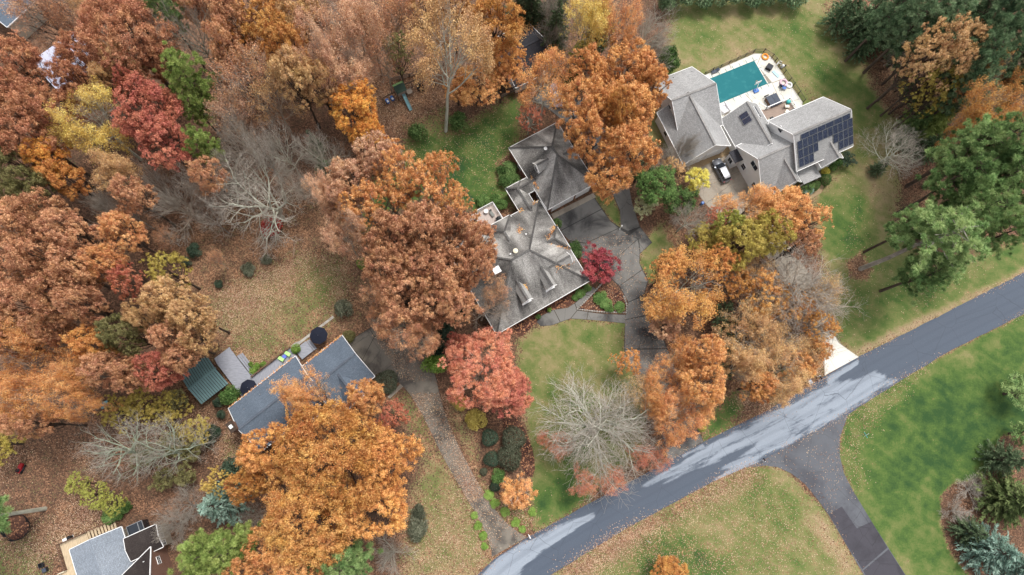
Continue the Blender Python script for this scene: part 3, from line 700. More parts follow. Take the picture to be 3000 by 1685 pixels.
def resample(pts, n):
    P = np.array(pts, float); d = np.concatenate([[0], np.cumsum(np.hypot(*np.diff(P, axis=0).T))]); t = np.linspace(0, d[-1], n)
    return np.stack([np.interp(t, d, P[:, 0]), np.interp(t, d, P[:, 1])], 1)
def chaikin(P, k=2):
    P = np.array(P, float)
    for _ in range(k):
        Q = [P[0]]
        for a, b in zip(P[:-1], P[1:]): Q += [a*.75+b*.25, a*.25+b*.75]
        P = np.array(Q+[P[-1]])
    return P
# main road
up_e = px2([(1130,1815),(1396,1685),(1450,1635),(1548,1572),(1800,1436),(2062,1294),(2250,1202),(2515,1045),(2760,922),(3000,798),(3400,590)])
lo_e = px2([(1320,1855),(1613,1685),(1832,1550),(2088,1412),(2239,1345),(2484,1215),(2637,1116),(2791,1023),(3000,920),(3460,690)])
NA, NC = 260, 16; A, B = resample(up_e, NA), resample(lo_e, NA)
rg = np.random.default_rng(5); wob = np.convolve(rg.normal(size=NA), np.ones(3)/3, 'same')*.07
t = np.linspace(0, 1, NC); V = A[:, None]*(1-t)[None, :, None]+B[:, None]*t[None, :, None]
nrm = unit(A-B); V[:, 0] += nrm*wob[:, None]; V[:, -1] -= nrm*np.roll(wob, 40)[:, None]
V3 = np.concatenate([V.reshape(-1, 2), np.full((NA*NC, 1), .04)], 1)
i = (np.arange(NA-1)[:, None]*NC+np.arange(NC-1)[None]).ravel()
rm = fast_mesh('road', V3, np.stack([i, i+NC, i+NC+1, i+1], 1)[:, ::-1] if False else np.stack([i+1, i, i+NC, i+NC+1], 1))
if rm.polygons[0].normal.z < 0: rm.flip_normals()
PALE_ZONES = [([(1380,1720),(1440,1650),(1560,1580),(1680,1522),(1745,1500),(1740,1520),(1640,1580),(1540,1650),(1500,1720)], (1.,), .5),
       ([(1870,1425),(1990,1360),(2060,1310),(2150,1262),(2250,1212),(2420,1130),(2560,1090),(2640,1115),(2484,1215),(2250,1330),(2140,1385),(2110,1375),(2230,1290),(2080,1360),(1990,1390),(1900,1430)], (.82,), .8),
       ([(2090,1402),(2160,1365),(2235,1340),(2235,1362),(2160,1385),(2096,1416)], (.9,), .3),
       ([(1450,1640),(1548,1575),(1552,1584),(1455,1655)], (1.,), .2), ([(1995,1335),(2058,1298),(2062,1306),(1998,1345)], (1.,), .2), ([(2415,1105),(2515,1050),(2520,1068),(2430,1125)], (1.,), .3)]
dv = zone_values(V.reshape(-1, 2), PALE_ZONES, (.04,))[:, 0]  # how pale each point of the road is, streaks come in the material
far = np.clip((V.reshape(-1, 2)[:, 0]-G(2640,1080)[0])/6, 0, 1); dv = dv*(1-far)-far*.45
a = rm.attributes.new('paleness', 'FLOAT', 'POINT'); a.data.foreach_set('value', dv.astype(np.float32))
uvl = rm.uv_layers.new(name='UVMap'); cum = np.concatenate([[0], np.cumsum(np.hypot(*np.diff(A, axis=0).T))]); uu = np.repeat(cum, NC); vv2 = np.tile(t*6.3, NA)
vi = np.empty(len(rm.loops), np.int32); rm.loops.foreach_get('vertex_index', vi); uvl.data.foreach_set('uv', np.stack([uu[vi], vv2[vi]], 1).astype(np.float32).ravel())
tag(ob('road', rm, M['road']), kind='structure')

def sheet(name, pts, z, mat, parent=None, th=0, smooth=0):
    P = px2(pts)
    if smooth: P = chaikin(list(P)+[P[0]], smooth)[:-1]
    mb = MB(); mb.poly(P, z, th); return mb.build(name, mat, parent)
side = sheet('side_road', [(2170,1372),(2239,1364),(2279,1369),(2318,1387),(2358,1418),(2397,1466),(2428,1509),(2531,1685),(2620,1840),(2745,1840),(2653,1685),(2554,1529),(2499,1438),(2472,1387),(2460,1336),(2460,1284),(2476,1237),(2490,1205),(2350,1280)], .03, M['asphalt_side'])
tag(side, kind='structure')
for pts in ([(2427,1506),(2466,1484),(2510,1548),(2553,1528),(2600,1604),(2526,1668)], [(2528,1672),(2603,1609),(2655,1690),(2746,1838),(2622,1838)]):
    sheet('asphalt_patch', pts, .034, M['asphalt_patch'], side)

def slab_drive(name, left, right, step, z, mat, gap=.035, jit=.0):
    """a drive laid as a row of concrete slabs between two edges"""
    L, Rr = px2(left), px2(right); n = 80; L, Rr = resample(chaikin(L, 2), n), resample(chaikin(Rr, 2), n)
    mb = MB(); mb.poly(list(L)+list(Rr[::-1]), z-.012); base = tag(mb.build(name, M['joint']), kind='structure')
    mid = (L+Rr)/2; d = np.concatenate([[0], np.cumsum(np.hypot(*np.diff(mid, axis=0).T))]); k = max(1, round(d[-1]/step)); cuts = np.linspace(0, d[-1], k+1)
    def atd(P, s): return np.array([np.interp(s, d, P[:, 0]), np.interp(s, d, P[:, 1])])
    for q in range(k):
        s0, s1 = cuts[q]+gap/2, cuts[q+1]-gap/2; ss = np.linspace(s0, s1, 4)
        m = MB(); m.poly([atd(L, s) for s in ss]+[atd(Rr, s) for s in ss[::-1]], z, .05); m.build('slab', mat, base)
    return base
slab_drive('concrete_driveway', [(1441,1632),(1435,1580),(1376,1473),(1297,1340),(1246,1229),(1203,1154),(1167,1119)], [(1543,1574),(1487,1540),(1420,1454),(1341,1304),(1301,1210),(1280,1120),(1262,1060)], 4.2, .032, M['conc_warm'])
pad = tag(sheet('parking_pad', [(1014,1003),(1082,962),(1150,925),(1240,985),(1264,1064),(1283,1122),(1165,1121),(1140,1098),(1108,1094),(1097,1103)], .012, M['joint']), kind='structure')
for pts in ([(1016,1004),(1082,964),(1096,986),(1062,1052)], [(1063,1054),(1097,988),(1148,984),(1166,1116),(1141,1096),(1109,1092),(1098,1100)], [(1083,963),(1150,927),(1190,956),(1148,982),(1098,985)], [(1150,984),(1192,957),(1239,986),(1262,1064),(1280,1118),(1168,1118)]):
    sheet('slab', pts, .028, M['conc_warm'], pad, .04)
dd = tag(sheet('asphalt_driveway', [(1612,628),(1741,578),(1789,648),(1820,668),(1816,617),(1790,560),(1770,480),(1700,400),(1620,330),(1560,290),(1600,250),(1700,280),(1780,380),(1830,480),(1852,597),(1875,664),(1911,711),(1875,743),(1873,770),(1899,822),(1887,865),(1895,924),(1940,985),(1985,1090),(2020,1200),(2062,1296),(1958,1352),(1930,1240),(1850,1080),(1828,1022),(1832,936),(1840,885),(1812,837),(1770,800),(1694,747),(1670,707)], .010, M['joint_dark']), kind='structure')
for pts in ([(1616,630),(1740,580),(1762,612),(1640,676)], [(1641,678),(1763,614),(1788,649),(1812,668),(1716,712),(1668,704)], [(1669,707),(1716,714),(1813,670),(1842,690),(1868,700),(1800,760),(1770,798),(1696,748)],
            [(1819,667),(1817,618),(1794,562),(1832,490),(1852,597),(1874,664),(1840,676)], [(1844,690),(1876,666),(1909,711),(1876,741),(1872,699)],
            [(1772,798),(1801,761),(1869,702),(1874,742),(1872,770),(1880,790),(1815,836)], [(1816,838),(1881,792),(1897,822),(1886,864),(1841,884)], [(1841,887),(1886,867),(1893,923),(1832,936)],
            [(1832,938),(1894,926),(1938,985),(1952,1020),(1830,1022)], [(1831,1025),(1953,1023),(1984,1092),(1990,1112),(1864,1108),(1850,1079)], [(1866,1111),(1991,1115),(2019,1201),(1916,1212)], [(1917,1215),(2020,1204),(2060,1294),(1960,1350),(1931,1240)],
            [(1792,558),(1831,488),(1781,382),(1701,282),(1602,254),(1564,290),(1622,330),(1702,400),(1772,480)]):
    sheet('slab', pts, .026, M['conc_dark'], dd, .03)
sheet('slab', [(1614,628),(1738,566),(1746,578),(1622,641)], .036, M['conc_light'], dd, .03)
wk = tag(sheet('front_walk', [(1572,944),(1584,956),(1615,954),(1671,934),(1740,938),(1832,948),(1834,922),(1753,918),(1690,908),(1715,880),(1752,850),(1736,840),(1682,889),(1663,902),(1619,908),(1580,928)], .016, M['joint']), kind='structure')
for pts in ([(1573,943),(1585,955),(1615,953),(1640,944),(1622,908),(1582,928)], [(1642,943),(1671,933),(1690,909),(1683,890),(1664,902),(1624,908)], [(1673,933),(1718,936),(1722,914),(1692,910)], [(1720,936),(1776,941),(1778,921),(1754,919),(1724,915)], [(1778,941),(1831,947),(1833,923),(1780,921)], [(1692,906),(1685,889),(1712,864),(1726,868),(1713,880)], [(1728,867),(1714,862),(1737,841),(1750,850)]):
    sheet('slab', pts, .034, M['conc_dark'], wk, .04)
wd = slab_drive('pale_driveway', [(2004,492),(2040,560),(2075,610),(2130,650),(2230,730),(2310,830),(2375,930),(2408,1000),(2415,1098)], [(2138,432),(2190,510),(2228,578),(2250,640),(2330,740),(2400,850),(2430,950),(2455,1005),(2515,1045)], 5, .032, M['conc_light'])
sheet('slab', [(2409,1000),(2440,975),(2456,1005),(2515,1046),(2416,1100),(2416,1060)], .046, M['conc_white'], wd, .05)
sheet('slab', [(1998,488),(2132,424),(2148,446),(2012,510)], .044, M['conc_tan'], wd, .03)
tag(sheet('garden_path', [(2372,512),(2398,500),(2404,535),(2413,548),(2405,566),(2370,586),(2345,592),(2340,586),(2372,572),(2396,556),(2398,545),(2388,532)], .03, M['conc_tan']), kind='structure')
tag(sheet('small_path', [(1135,1163),(1176,1122),(1184,1130),(1142,1168)], .02, M['conc_light']), kind='structure')
# planting beds
bed = tag(sheet('mulch_bed', [(1765,830),(1800,842),(1828,868),(1836,895),(1834,914),(1780,913),(1740,911),(1692,905),(1730,868)], .02, M['mulch']), kind='structure')
tag(sheet('mulch_bed', [(1530,985),(1572,946),(1580,928),(1619,908),(1663,900),(1682,887),(1735,838),(1725,826),(1600,895),(1475,975)], .008, M['mulch'], None, 0, 1), kind='structure')
tag(sheet('mulch_bed', [(1465,1215),(1510,1215),(1545,1270),(1565,1330),(1568,1390),(1545,1400),(1510,1330),(1480,1260)], .008, M['mulch'], None, 0, 1), kind='structure')
def stones(parent, pts, step, seed, mat, w=(.28, .5), z=.02):
    rng = random.Random(seed); P = resample(px2(pts), 60); d = np.concatenate([[0], np.cumsum(np.hypot(*np.diff(P, axis=0).T))]); n = int(d[-1]/step); protos = []
    for k in range(4):
        m = MB(); rr = [rng.uniform(.8, 1.15) for _ in range(8)]
        m.v = [(.5*rr[j % 4]*math.cos(a)*(1 if i == 0 else .72), .34*rr[4+j % 4]*math.sin(a)*(1 if i == 0 else .72), i*.24) for i in (0, 1) for j, a in enumerate([q*math.pi/3+.2 for q in range(6)])]
        m.f = [tuple(range(6, 12))]+[(j, (j+1) % 6, 6+(j+1) % 6, 6+j) for j in range(6)]
        me = bpy.data.meshes.new('stone'); me.from_pydata(m.v, [], m.f); me.materials.append(mat); protos.append(me)
    for q in range(n):
        s = (q+.5)*d[-1]/n; x, y = np.interp(s, d, P[:, 0]), np.interp(s, d, P[:, 1]); x2, y2 = np.interp(s+.1, d, P[:, 0]), np.interp(s+.1, d, P[:, 1])
        o = ob('stone', protos[q % 4], None, parent); o.location = (x, y, z); o.rotation_euler = (0, 0, math.atan2(y2-y, x2-x)+rng.uniform(-.2, .2)); k = step*rng.uniform(.95, 1.2); o.scale = (k, k*1.1, rng.uniform(.6, 1.1))
M['stone'] = concrete('pale_edging_stone', (170, 166, 158), (120, 114, 104), .7, 1.5)
stones(bed, [(1765,829),(1730,867),(1691,906),(1740,912),(1780,915),(1835,916),(1836,892),(1826,866)], .42, 3, M['stone'])
# ------------------------------------------------------------------ buildings
def block(F, root, u0, u1, v0, v1, e, r, axis, rmat, wmat=None, over=.4, z0=0.0, rc=None, e1=None, hip=(0, 0), fascia='trim', cap=None, th=.16, roof_name='roof', rake=True):
    """roofed block: gable or hip, eave rectangle given, walls set in by the overhang"""
    a0, a1, b0, b1 = (u0, u1, v0, v1) if axis == 'u' else (v0, v1, u0, u1)
    q = (lambda a, b, h: F.P(a, b, h)) if axis == 'u' else (lambda a, b, h: F.P(b, a, h))
    e1 = e if e1 is None else e1; bc = (b0+b1)/2 if rc is None else rc
    V = [q(a0, b0, e), q(a1, b0, e), q(a1, b1, e1), q(a0, b1, e1), q(a0+hip[0], bc, r), q(a1-hip[1], bc, r)]
    Fc = [(0, 1, 5, 4), (2, 3, 4, 5)]
    if hip[0]: Fc.append((3, 0, 4))
    if hip[1]: Fc.append((1, 2, 5))
    if axis == 'v': Fc = [f[::-1] for f in Fc]
    rf = MB().shell(V, Fc, th).build(roof_name, rmat, root)
    if cap:
        m = MB(); m.bar(V[4]+Zv*.03, V[5]+Zv*.03, .34, .07)
        for h, ends, k in ((hip[0], (0, 3), 4), (hip[1], (1, 2), 5)):
            if h:
                for w in ends: m.bar(V[w]+Zv*.03, V[k]+Zv*.03, .3, .07)
        m.build('ridge_cap', cap, rf)
    if fascia:
        m = MB(); d = np.array([0, 0, -.12])
        def edge(i, j, out):
            m.bar(V[i]+d+out*.05, V[j]+d+out*.05, .09, .2)
        bo = F.v if axis == 'u' else F.u; ao = F.u if axis == 'u' else F.v
        edge(0, 1, -bo); edge(2, 3, bo)
        if hip[0]: edge(3, 0, -ao)
        elif rake: edge(0, 4, -ao); edge(4, 3, -ao)
        if hip[1]: edge(1, 2, ao)
        elif rake: edge(1, 5, ao); edge(5, 2, ao)
        m.build('fascia', M[fascia], rf)
    if wmat:
        s0 = (r-e)/(bc-b0); s1 = (r-e1)/(b1-bc); t = e+s0*over-th-.03; t1 = e1+s1*over-th-.03
        A0, A1, B0, B1 = a0+over, a1-over, b0+over, b1-over; pk = r-th-.05
        Wv = [q(A0, B0, z0), q(A1, B0, z0), q(A1, B1, z0), q(A0, B1, z0), q(A0, B0, t), q(A1, B0, t), q(A1, B1, t1), q(A0, B1, t1), q(A0, bc, pk), q(A1, bc, pk)]
        f = [(0, 1, 5, 4), (2, 3, 7, 6)]
        f.append((3, 0, 4, 7) if hip[0] else (3, 0, 4, 8, 7)); f.append((1, 2, 6, 5) if hip[1] else (1, 2, 6, 9, 5))
        if axis == 'v': f = [x[::-1] for x in f]
        mk('wall', Wv, f, wmat, root)
    return rf
def win(root, c, right, nrm, w, h, nx=1, ny=2, mat='trim', name='window', up=Zv):
    right = right/np.linalg.norm(right); nrm = nrm/np.linalg.norm(nrm); c = np.asarray(c, float)
    m = MB(); fw = .07
    for s in (-1, 1):
        m.box(c+right*s*(w/2+fw/2), right*fw/2, nrm*.05, up*(h/2+fw)); m.box(c+up*s*(h/2+fw/2), right*w/2, nrm*.05, up*fw/2)
    for k in range(1, nx): m.box(c+right*(-w/2+w*k/nx), right*.02, nrm*.035, up*h/2)
    for k in range(1, ny): m.box(c+up*(-h/2+h*k/ny), right*w/2, nrm*.035, up*.02)
    o = m.build(name, M[mat], root)
    for i in range(nx):
        for j in range(ny):
            p = c+right*(-w/2+w*(i+.5)/nx)+up*(-h/2+h*(j+.5)/ny)
            MB().box(p+nrm*.012, right*(w/nx/2-.015), nrm*.008, up*(h/ny/2-.015)).build('pane', M['glass'], o)
    return o
def panel_door(root, c, right, nrm, w, h, rows, cols, mat, name='garage_door'):
    right = right/np.linalg.norm(right); c = np.asarray(c, float)
    o = MB().box(c, right*w/2, nrm*.04, Zv*h/2).build(name, mat, root)
    for i in range(cols):
        for j in range(rows):
            p = c+right*(-w/2+w*(i+.5)/cols)+Zv*(-h/2+h*(j+.5)/rows)+nrm*.05
            MB().box(p, right*(w/cols/2-.06), nrm*.015, Zv*(h/rows/2-.05)).build('panel', mat, o)
    return o
def vent(root, p, mat='dark_plastic', r=.07, h=.35, name='vent_pipe'):
    MB().lathe(np.array(p)-Zv*.15, [(r*1.8, 0), (r*1.8, .1), (r, .16), (r, h+.15), (r*.7, h+.15)], 8).build(name, M[mat], root)
def rail(root, pts, z, h, mat, name='railing', bal=.13, post=1.8, posts=True, topw=.1):
    """posts, rails and balusters along a line of world points"""
    pts = [np.asarray(p, float) for p in pts]; top = MB(); bl = MB()
    for a, b in zip(pts[:-1], pts[1:]):
        L = np.linalg.norm(b-a); n = max(1, round(L/post)); up = Zv*h
        top.bar(a+up, b+up, topw, .06); top.bar(a+Zv*.12, b+Zv*.12, .05, .06)
        for k in range(n+1):
            p = a+(b-a)*k/n
            if posts: MB().box(p+up/2, np.array([.05, 0, 0]), np.array([0, .05, 0]), Zv*(h/2+.05)).build('post', mat, root)
        m = int(L/bal)
        for k in range(1, m): p = a+(b-a)*k/m; bl.box(p+up*.52, np.array([.016, 0, 0]), np.array([0, .016, 0]), up*.4)
    top.build(name, mat, root)
    if bl.f: tag(bl.build('balusters', mat, root), kind='stuff')

M['cap'] = M['roof_dark']
# ---- brick house with hip roof and the garage it is joined to
B = Frame((1455, 979), 29.9, 3.0)
bh = thing('brick_house', B.P(9, 8), 'red brick house under a streaked grey hip roof with white dormers, joined to its garage', 'house')
RG = M['roof_grey']; capm = shingle('ridge_shingles', (60, 58, 58), (96, 94, 92), (140, 138, 134))
block(B, bh, 0, 18.3, 0, 16.6, 3.0, 9.9, 'u', RG, M['brick'], .2, hip=(7.4, 7.6), cap=capm)
block(B, bh, 18.6, 28.6, 14.4, 27.6, 3.0, 8.5, 'v', RG, M['brick'], .15, hip=(6.2, 5.4), cap=capm)
block(B, bh, 14.3, 17.3, 14.6, 21.4, 2.7, 4.1, 'v', RG, M['brick'], .3, hip=(0, 1.4), cap=capm)          # breezeway legs
block(B, bh, 14.4, 20.4, 18.65, 21.35, 2.72, 4.0, 'u', RG, M['brick'], .3, hip=(1.35, 0), cap=capm)
block(B, bh, 13.2, 18.45, 6.4, 11.1, 3.02, 6.3, 'u', RG, M['brick'], .4, hip=(0, 2.35), cap=capm, z0=1)       # east cross roof
block(B, bh, 6.2, 12.4, 9.5, 16.75, 3.25, 7.0, 'v', RG, M['brick'], .4, hip=(0, 3.1), cap=capm, z0=1)       # back cross roof
RD = shingle('pale_dormer_shingles', (122, 120, 118), (164, 162, 158), (200, 197, 192), streak=.3)
for uc in (6.8, 11.35):                                                                                     # front dormers
    dm = block(B, bh, uc-.9, uc+.9, 1.75, 6.4, 6.45, 7.55, 'v', RD, None, .12, roof_name='dormer', th=.1, fascia=None, cap=capm)
    V = [B.P(uc+s*.78, 2.0, z) for s, z in ((-1, 4.5), (1, 4.5), (1, 6.42), (0, 7.4), (-1, 6.42))]
    Vb = [p+B.v*3.4 for p in V]
    mk('dormer_wall', V+Vb, [(0, 1, 2, 3, 4), (1, 6, 7, 2), (5, 0, 4, 9)], M['trim'], dm)
    m = MB(); m.bar(B.P(uc-.92, 1.7, 6.38), B.P(uc, 1.7, 7.5), .1, .2); m.bar(B.P(uc+.92, 1.7, 6.38), B.P(uc, 1.7, 7.5), .1, .2); m.build('dormer_trim', M['trim'], dm); MB().box(B.P(uc, 1.88, 4.6), B.u*.85, B.v*.14, Zv*.08).build('dormer_sill', M['trim'], dm)
    win(dm, B.P(uc, 1.95, 5.5), B.u, -B.v, .7, .95, 2, 2)
def side_dormer(F, root, uf, ub, vc, w, zb, ze, zr, face, rm, glass=True):
    """dormer looking along u (face +1 / -1)"""
    u0, u1 = min(uf, ub), max(uf, ub); dm = block(F, root, u0, u1, vc-w/2-.12, vc+w/2+.12, ze, zr, 'u', rm, None, .1, roof_name='dormer', th=.1, fascia=None, cap=capm)
    x = uf-face*.15; V = [F.P(x, vc+s*w/2, z) for s, z in ((-1, zb), (1, zb), (1, ze), (0, zr-.12), (-1, ze))]; Vb = [p-F.u*face*abs(uf-ub)*.8 for p in V]
    f = [(0, 1, 2, 3, 4), (1, 6, 7, 2), (5, 0, 4, 9)]
    mk('dormer_wall', V+Vb, f if face > 0 else [q[::-1] for q in f], M['trim'], dm)
    m = MB()
    for k in (-1, 1): m.bar(F.P(uf+face*.04, vc+k*(w/2+.12), ze-.06), F.P(uf+face*.04, vc, zr-.06), .1, .2)
    m.build('dormer_trim', M['trim'], dm)
    if glass: win(dm, F.P(x+face*.04, vc, (zb+ze)/2+.1), F.v, F.u*face, w*.5, (ze-zb)*.6, 1, 2)
side_dormer(B, bh, 16.7, 12.6, 6.35-1.6, 1.6, 4.3, 6.0, 7.0, 1, RD)
side_dormer(B, bh, 20.0, 23.0, 21.1, 1.7, 4.2, 6.0, 7.1, -1, RD)
side_dormer(B, bh, 27.3, 24.4, 20.6, 1.7, 4.2, 5.9, 6.9, 1, RD)
for u, v, h in ((13.2, 10.2, 7.2), (13.4, 7.8, 7.0)): vent(bh, B.P(u, v, h))
vent(bh, B.P(12.1, 11.4, 7.2), 'white_plastic', .12, .4); vent(bh, B.P(7.8, 9.3, 9.0), 'white_plastic', .12, .7)
MB().lathe(B.P(8.8, 9.4, 8.95), [(.1, 0), (.1, .3), (.42, .32), (.42, .42), (.1, .55)], 12).build('attic_fan', M['cream'], bh)
ch = MB().box(B.P(4.6, 8.2, 6.6), B.u*.5, B.v*.45, Zv*2.4).build('chimney', M['brick'], bh); MB().box(B.P(4.6, 8.2, 9.08), B.u*.6, B.v*.55, Zv*.08).build('chimney_cap', M['white_plastic'], ch)
# garage front (two doors), house doors and windows
for k, (uc, w) in enumerate(((22.0, 4.6), (26.2, 2.9))): panel_door(bh, B.P(uc, 14.5, 1.2), B.u, -B.v, w, 2.3, 4, 4 if k == 0 else 3, M['white_plastic'])
for vv in (17.5, 24.0): win(bh, B.P(18.72, vv, 1.8), B.v, -B.u, .9, 1.4)
for uc in (2.6, 5.6, 12.6, 15.8): win(bh, B.P(uc, .17, 1.7), B.u, -B.v, 1.1, 1.6, 2, 2)
MB().box(B.P(9.2, .17, 1.1), B.u*.5, B.v*.05, Zv*1.05).build('front_door', M['wood_dark'], bh)
for vv in (3.2, 13.5): win(bh, B.P(18.13, vv, 1.7), B.v, B.u, 1.1, 1.5, 2, 2)
# leaves drifted into the valleys and gutters lie as loose stuff further below
def dish(F, u, v, h, label, nrm=(-.3, -.6, .7), r=.32, post=.5):
    p = F.P(u, v, h); t = thing('satellite_dish', p, label, 'satellite dish'); n = np.array(nrm); n = n/np.linalg.norm(n); a = np.cross(n, [0, 0, 1]); a /= np.linalg.norm(a); b = np.cross(n, a); c = p+Zv*post
    MB().tube([p-Zv*.2, c-n*.08], .03, 6).build('mast', M['grey_metal'], t)
    m = MB(); k = 14
    for i, (rr, dz) in enumerate(((.05, 0), (r*.6, .03), (r, .1))):
        for j in range(k): q = 2*math.pi*j/k; m.v.append(tuple(c+a*rr*math.cos(q)+b*rr*math.sin(q)+n*dz))
    for i in range(2):
        for j in range(k): m.f.append((i*k+j, i*k+(j+1) % k, (i+1)*k+(j+1) % k, (i+1)*k+j))
    m.f.append(tuple(range(k))); m.build('reflector', M['white_plastic'], t); MB().bar(c-b*r, c+n*.4, .03, .03).build('feed_arm', M['grey_metal'], t)
dish(B, 22.6, 22.6, 7.7, 'white satellite dish on the grey garage roof near its ridge')
# deck behind the brick house
dk = thing('wooden_deck', B.P(9.5, 19), 'pale timber deck with white railings behind the brick house', 'deck')
dp = [B.P(11.3, 20.7)[:2], B.P(11.35, 16.9)[:2], B.P(7.4, 16.9)[:2], B.P(7.3, 19.4)[:2], B.P(8.2, 20.7)[:2]]
tag(MB().poly(dp, .8, .12).build('floor_boards', M['deck_pink'], dk), kind='stuff')
rail(dk, [B.P(8.2, 20.7, .8), B.P(11.3, 20.7, .8), B.P(11.35, 17.0, .8)], .8, .95, M['trim']); rail(dk, [B.P(7.35, 17.0, .8), B.P(7.3, 19.0, .8)], .8, .95, M['trim'])
for k in range(3): MB().box(B.P(7.5-.3*k, 20.2+.12*k, .62-.2*k), B.u*.4+B.v*.4, (B.u-B.v)*.13, Zv*.04).build('step', M['deck_pink'], dk)
for uu, vv in ((11.2, 17.1), (11.2, 20.6), (8.3, 20.6), (7.4, 17.1)): MB().box(B.P(uu, vv, .33), B.u*.07, B.v*.07, Zv*.36).build('leg', M['wood_grey'], dk)
def chair(loc, ang, label, mat, name='patio_chair', s=1.0, cat='chair', group=None, recline=.35, long=0):
    loc = np.asarray(loc, float); t = thing(name, loc, label, cat, group); d = np.array([math.cos(ang), math.sin(ang), 0]); r = np.array([-d[1], d[0], 0]); L = .25*s+long/2
    MB().box(loc+Zv*.42*s, d*L, r*.26*s, Zv*.03).build('seat', mat, t)
    bk = (-d*recline+Zv)/math.hypot(1, recline); MB().box(loc-d*L+Zv*.42*s+bk*.3*s, bk*.3*s, r*.26*s, np.cross(bk, r)*.03).build('backrest', mat, t)
    for i in (-1, 1):
        for j in (-1, 1): MB().bar(loc+d*i*L*.9+r*j*.24*s, loc+d*i*L*.9+r*j*.24*s+Zv*.41*s, .04, .04).build('leg', M['grey_metal'], t)
    return t
def table(loc, label, top='glass', r=.5, h=.7, name='patio_table', square=False):
    loc = np.asarray(loc, float); t = thing(name, loc, label, 'table')
    if square: MB().box(loc+Zv*h, np.array([r, 0, 0]), np.array([0, r, 0]), Zv*.03).build('top', M[top], t)
    else: MB().lathe(loc+Zv*(h-.03), [(r, 0), (r, .05)], 16).build('top', M[top], t)
    for k in range(4): a = .78+k*1.57; MB().bar(loc+np.array([math.cos(a)*r*.75, math.sin(a)*r*.75, 0]), loc+np.array([math.cos(a)*r*.7, math.sin(a)*r*.7, h-.03]), .04, .04).build('leg', M['grey_metal'], t)
chair(B.P(10.2, 19.0, .8), B.ang-1.5, 'grey lounge chair in the middle of the pale timber deck', plain('grey_sling', (128, 130, 126), .8), long=.5)
chair(B.P(8.1, 17.7, .8), B.ang+.3, 'small grey chair beside the stairs end of the pale timber deck', plain('grey_sling', (128, 130, 126), .8))
table(B.P(9.5, 19.9, .8), 'small round white table by the railing of the pale timber deck', 'white_plastic', .4, .6)
g = thing('barbecue_grill', B.P(10.7, 17.6, .8), 'black covered grill in the corner of the pale timber deck', 'grill'); MB().box(B.P(10.7, 17.6, 1.25), B.u*.45, B.v*.3, Zv*.42).build('cover', M['black'], g)
MB().lathe(B.P(10.7, 17.6, 1.66), [(.4, 0), (.3, .16), (.1, .22)], 10).build('lid', M['black'], g)

# ---- blue-grey roofed house
L = Frame((680, 1188), 39.5, 3.3)
lh = thing('blue_roof_house', L.P(9, -4), 'house with a smooth blue-grey shingle roof beside a concrete parking pad', 'house')
RB = M['roof_blue']; capb = shingle('blue_ridge_shingles', (70, 77, 88), (92, 100, 112), (116, 124, 134))
block(L, lh, -.7, 12.2, -8.7, 0, 3.3, 6.2, 'u', RB, M['tan_siding'], .4, cap=capb, fascia='trim')
block(L, lh, 11.6, 20.0, -10.7, -2.0, 3.25, 6.0, 'u', RB, M['tan_siding'], .4, cap=capb)
block(L, lh, 4.6, 10.2, -10.0, -4.4, 3.28, 5.7, 'v', RB, M['tan_siding'], .4, cap=capb)
block(L, lh, 13.6, 18.2, -12.2, -6.4, 3.22, 5.5, 'v', RB, M['tan_siding'], .4, cap=capb)
for u, v, h in ((1.4, -2.0, 4.62), (4.6, -1.7, 4.45), (6.0, -1.2, 4.1), (8.6, -1.2, 4.1)): vent(lh, L.P(u, v, h), 'grey_metal', .06, .25)
chm = MB().box(L.P(-1.0, -3.6, 3.6), L.u*.4, L.v*.75, Zv*3.7).build('chimney', M['brick2'], lh); MB().box(L.P(-1.0, -3.6, 7.36), L.u*.52, L.v*.85, Zv*.06).build('chimney_crown', M['wood_dark'], chm); MB().box(L.P(-1.0, -3.6, 7.5), L.u*.25, L.v*.28, Zv*.1).build('chimney_cap', M['white_plastic'], chm)
for vv in (-2.2, -6.4): win(lh, L.P(-.34, vv, 1.7), L.v, -L.u, 1.0, 1.3)
for vv in (-4.6, -8.2): win(lh, L.P(19.64, vv, 1.6), L.v, L.u, 1.6, 1.6, 2, 2)
for uu in (2.0, 12.8): win(lh, L.P(uu, -8.34, 1.6), L.u, -L.v, 1.0, 1.4)
gd = thing('back_deck', L.P(6, 1.2), 'long grey board deck with brown railing along the blue-roofed house', 'deck')
tag(MB().poly([L.P(1.4, -.35)[:2], L.P(12.1, -.35)[:2], L.P(12.1, 2.3)[:2], L.P(1.4, 2.3)[:2]], .8, .12).build('floor_boards', M['deck_grey2'], gd), kind='stuff')
tag(MB().poly([L.P(1.4, 2.34)[:2], L.P(4.5, 2.34)[:2], L.P(4.5, 8.0)[:2], L.P(1.4, 8.0)[:2]], .78, .12).build('landing_boards', M['deck_grey'], gd), kind='stuff')
for k in range(3): MB().box(L.P(4.75+.32*k, 4.6, .6-.19*k), L.u*.15, L.v*2.2, Zv*.05).build('step', M['deck_grey2'], gd); MB().box(L.P(2.95, 8.2+.3*k, .58-.19*k), L.u*1.5, L.v*.14, Zv*.05).build('step', M['deck_grey2'], gd)
rail(gd, [L.P(4.55, 2.3, .8), L.P(12.1, 2.3, .8)], .8, .9, M['wood_brown'], topw=.16)
MB().poly([L.P(12.4, -.4)[:2], L.P(14.7, -.4)[:2], L.P(14.7, 1.7)[:2], L.P(12.4, 1.7)[:2]], .5, .1).build('stair_landing', M['deck_grey'], gd)
for k in range(2): MB().box(L.P(14.9+.3*k, .6, .36-.17*k), L.u*.14, L.v*1.0, Zv*.05).build('step', M['deck_grey'], gd)
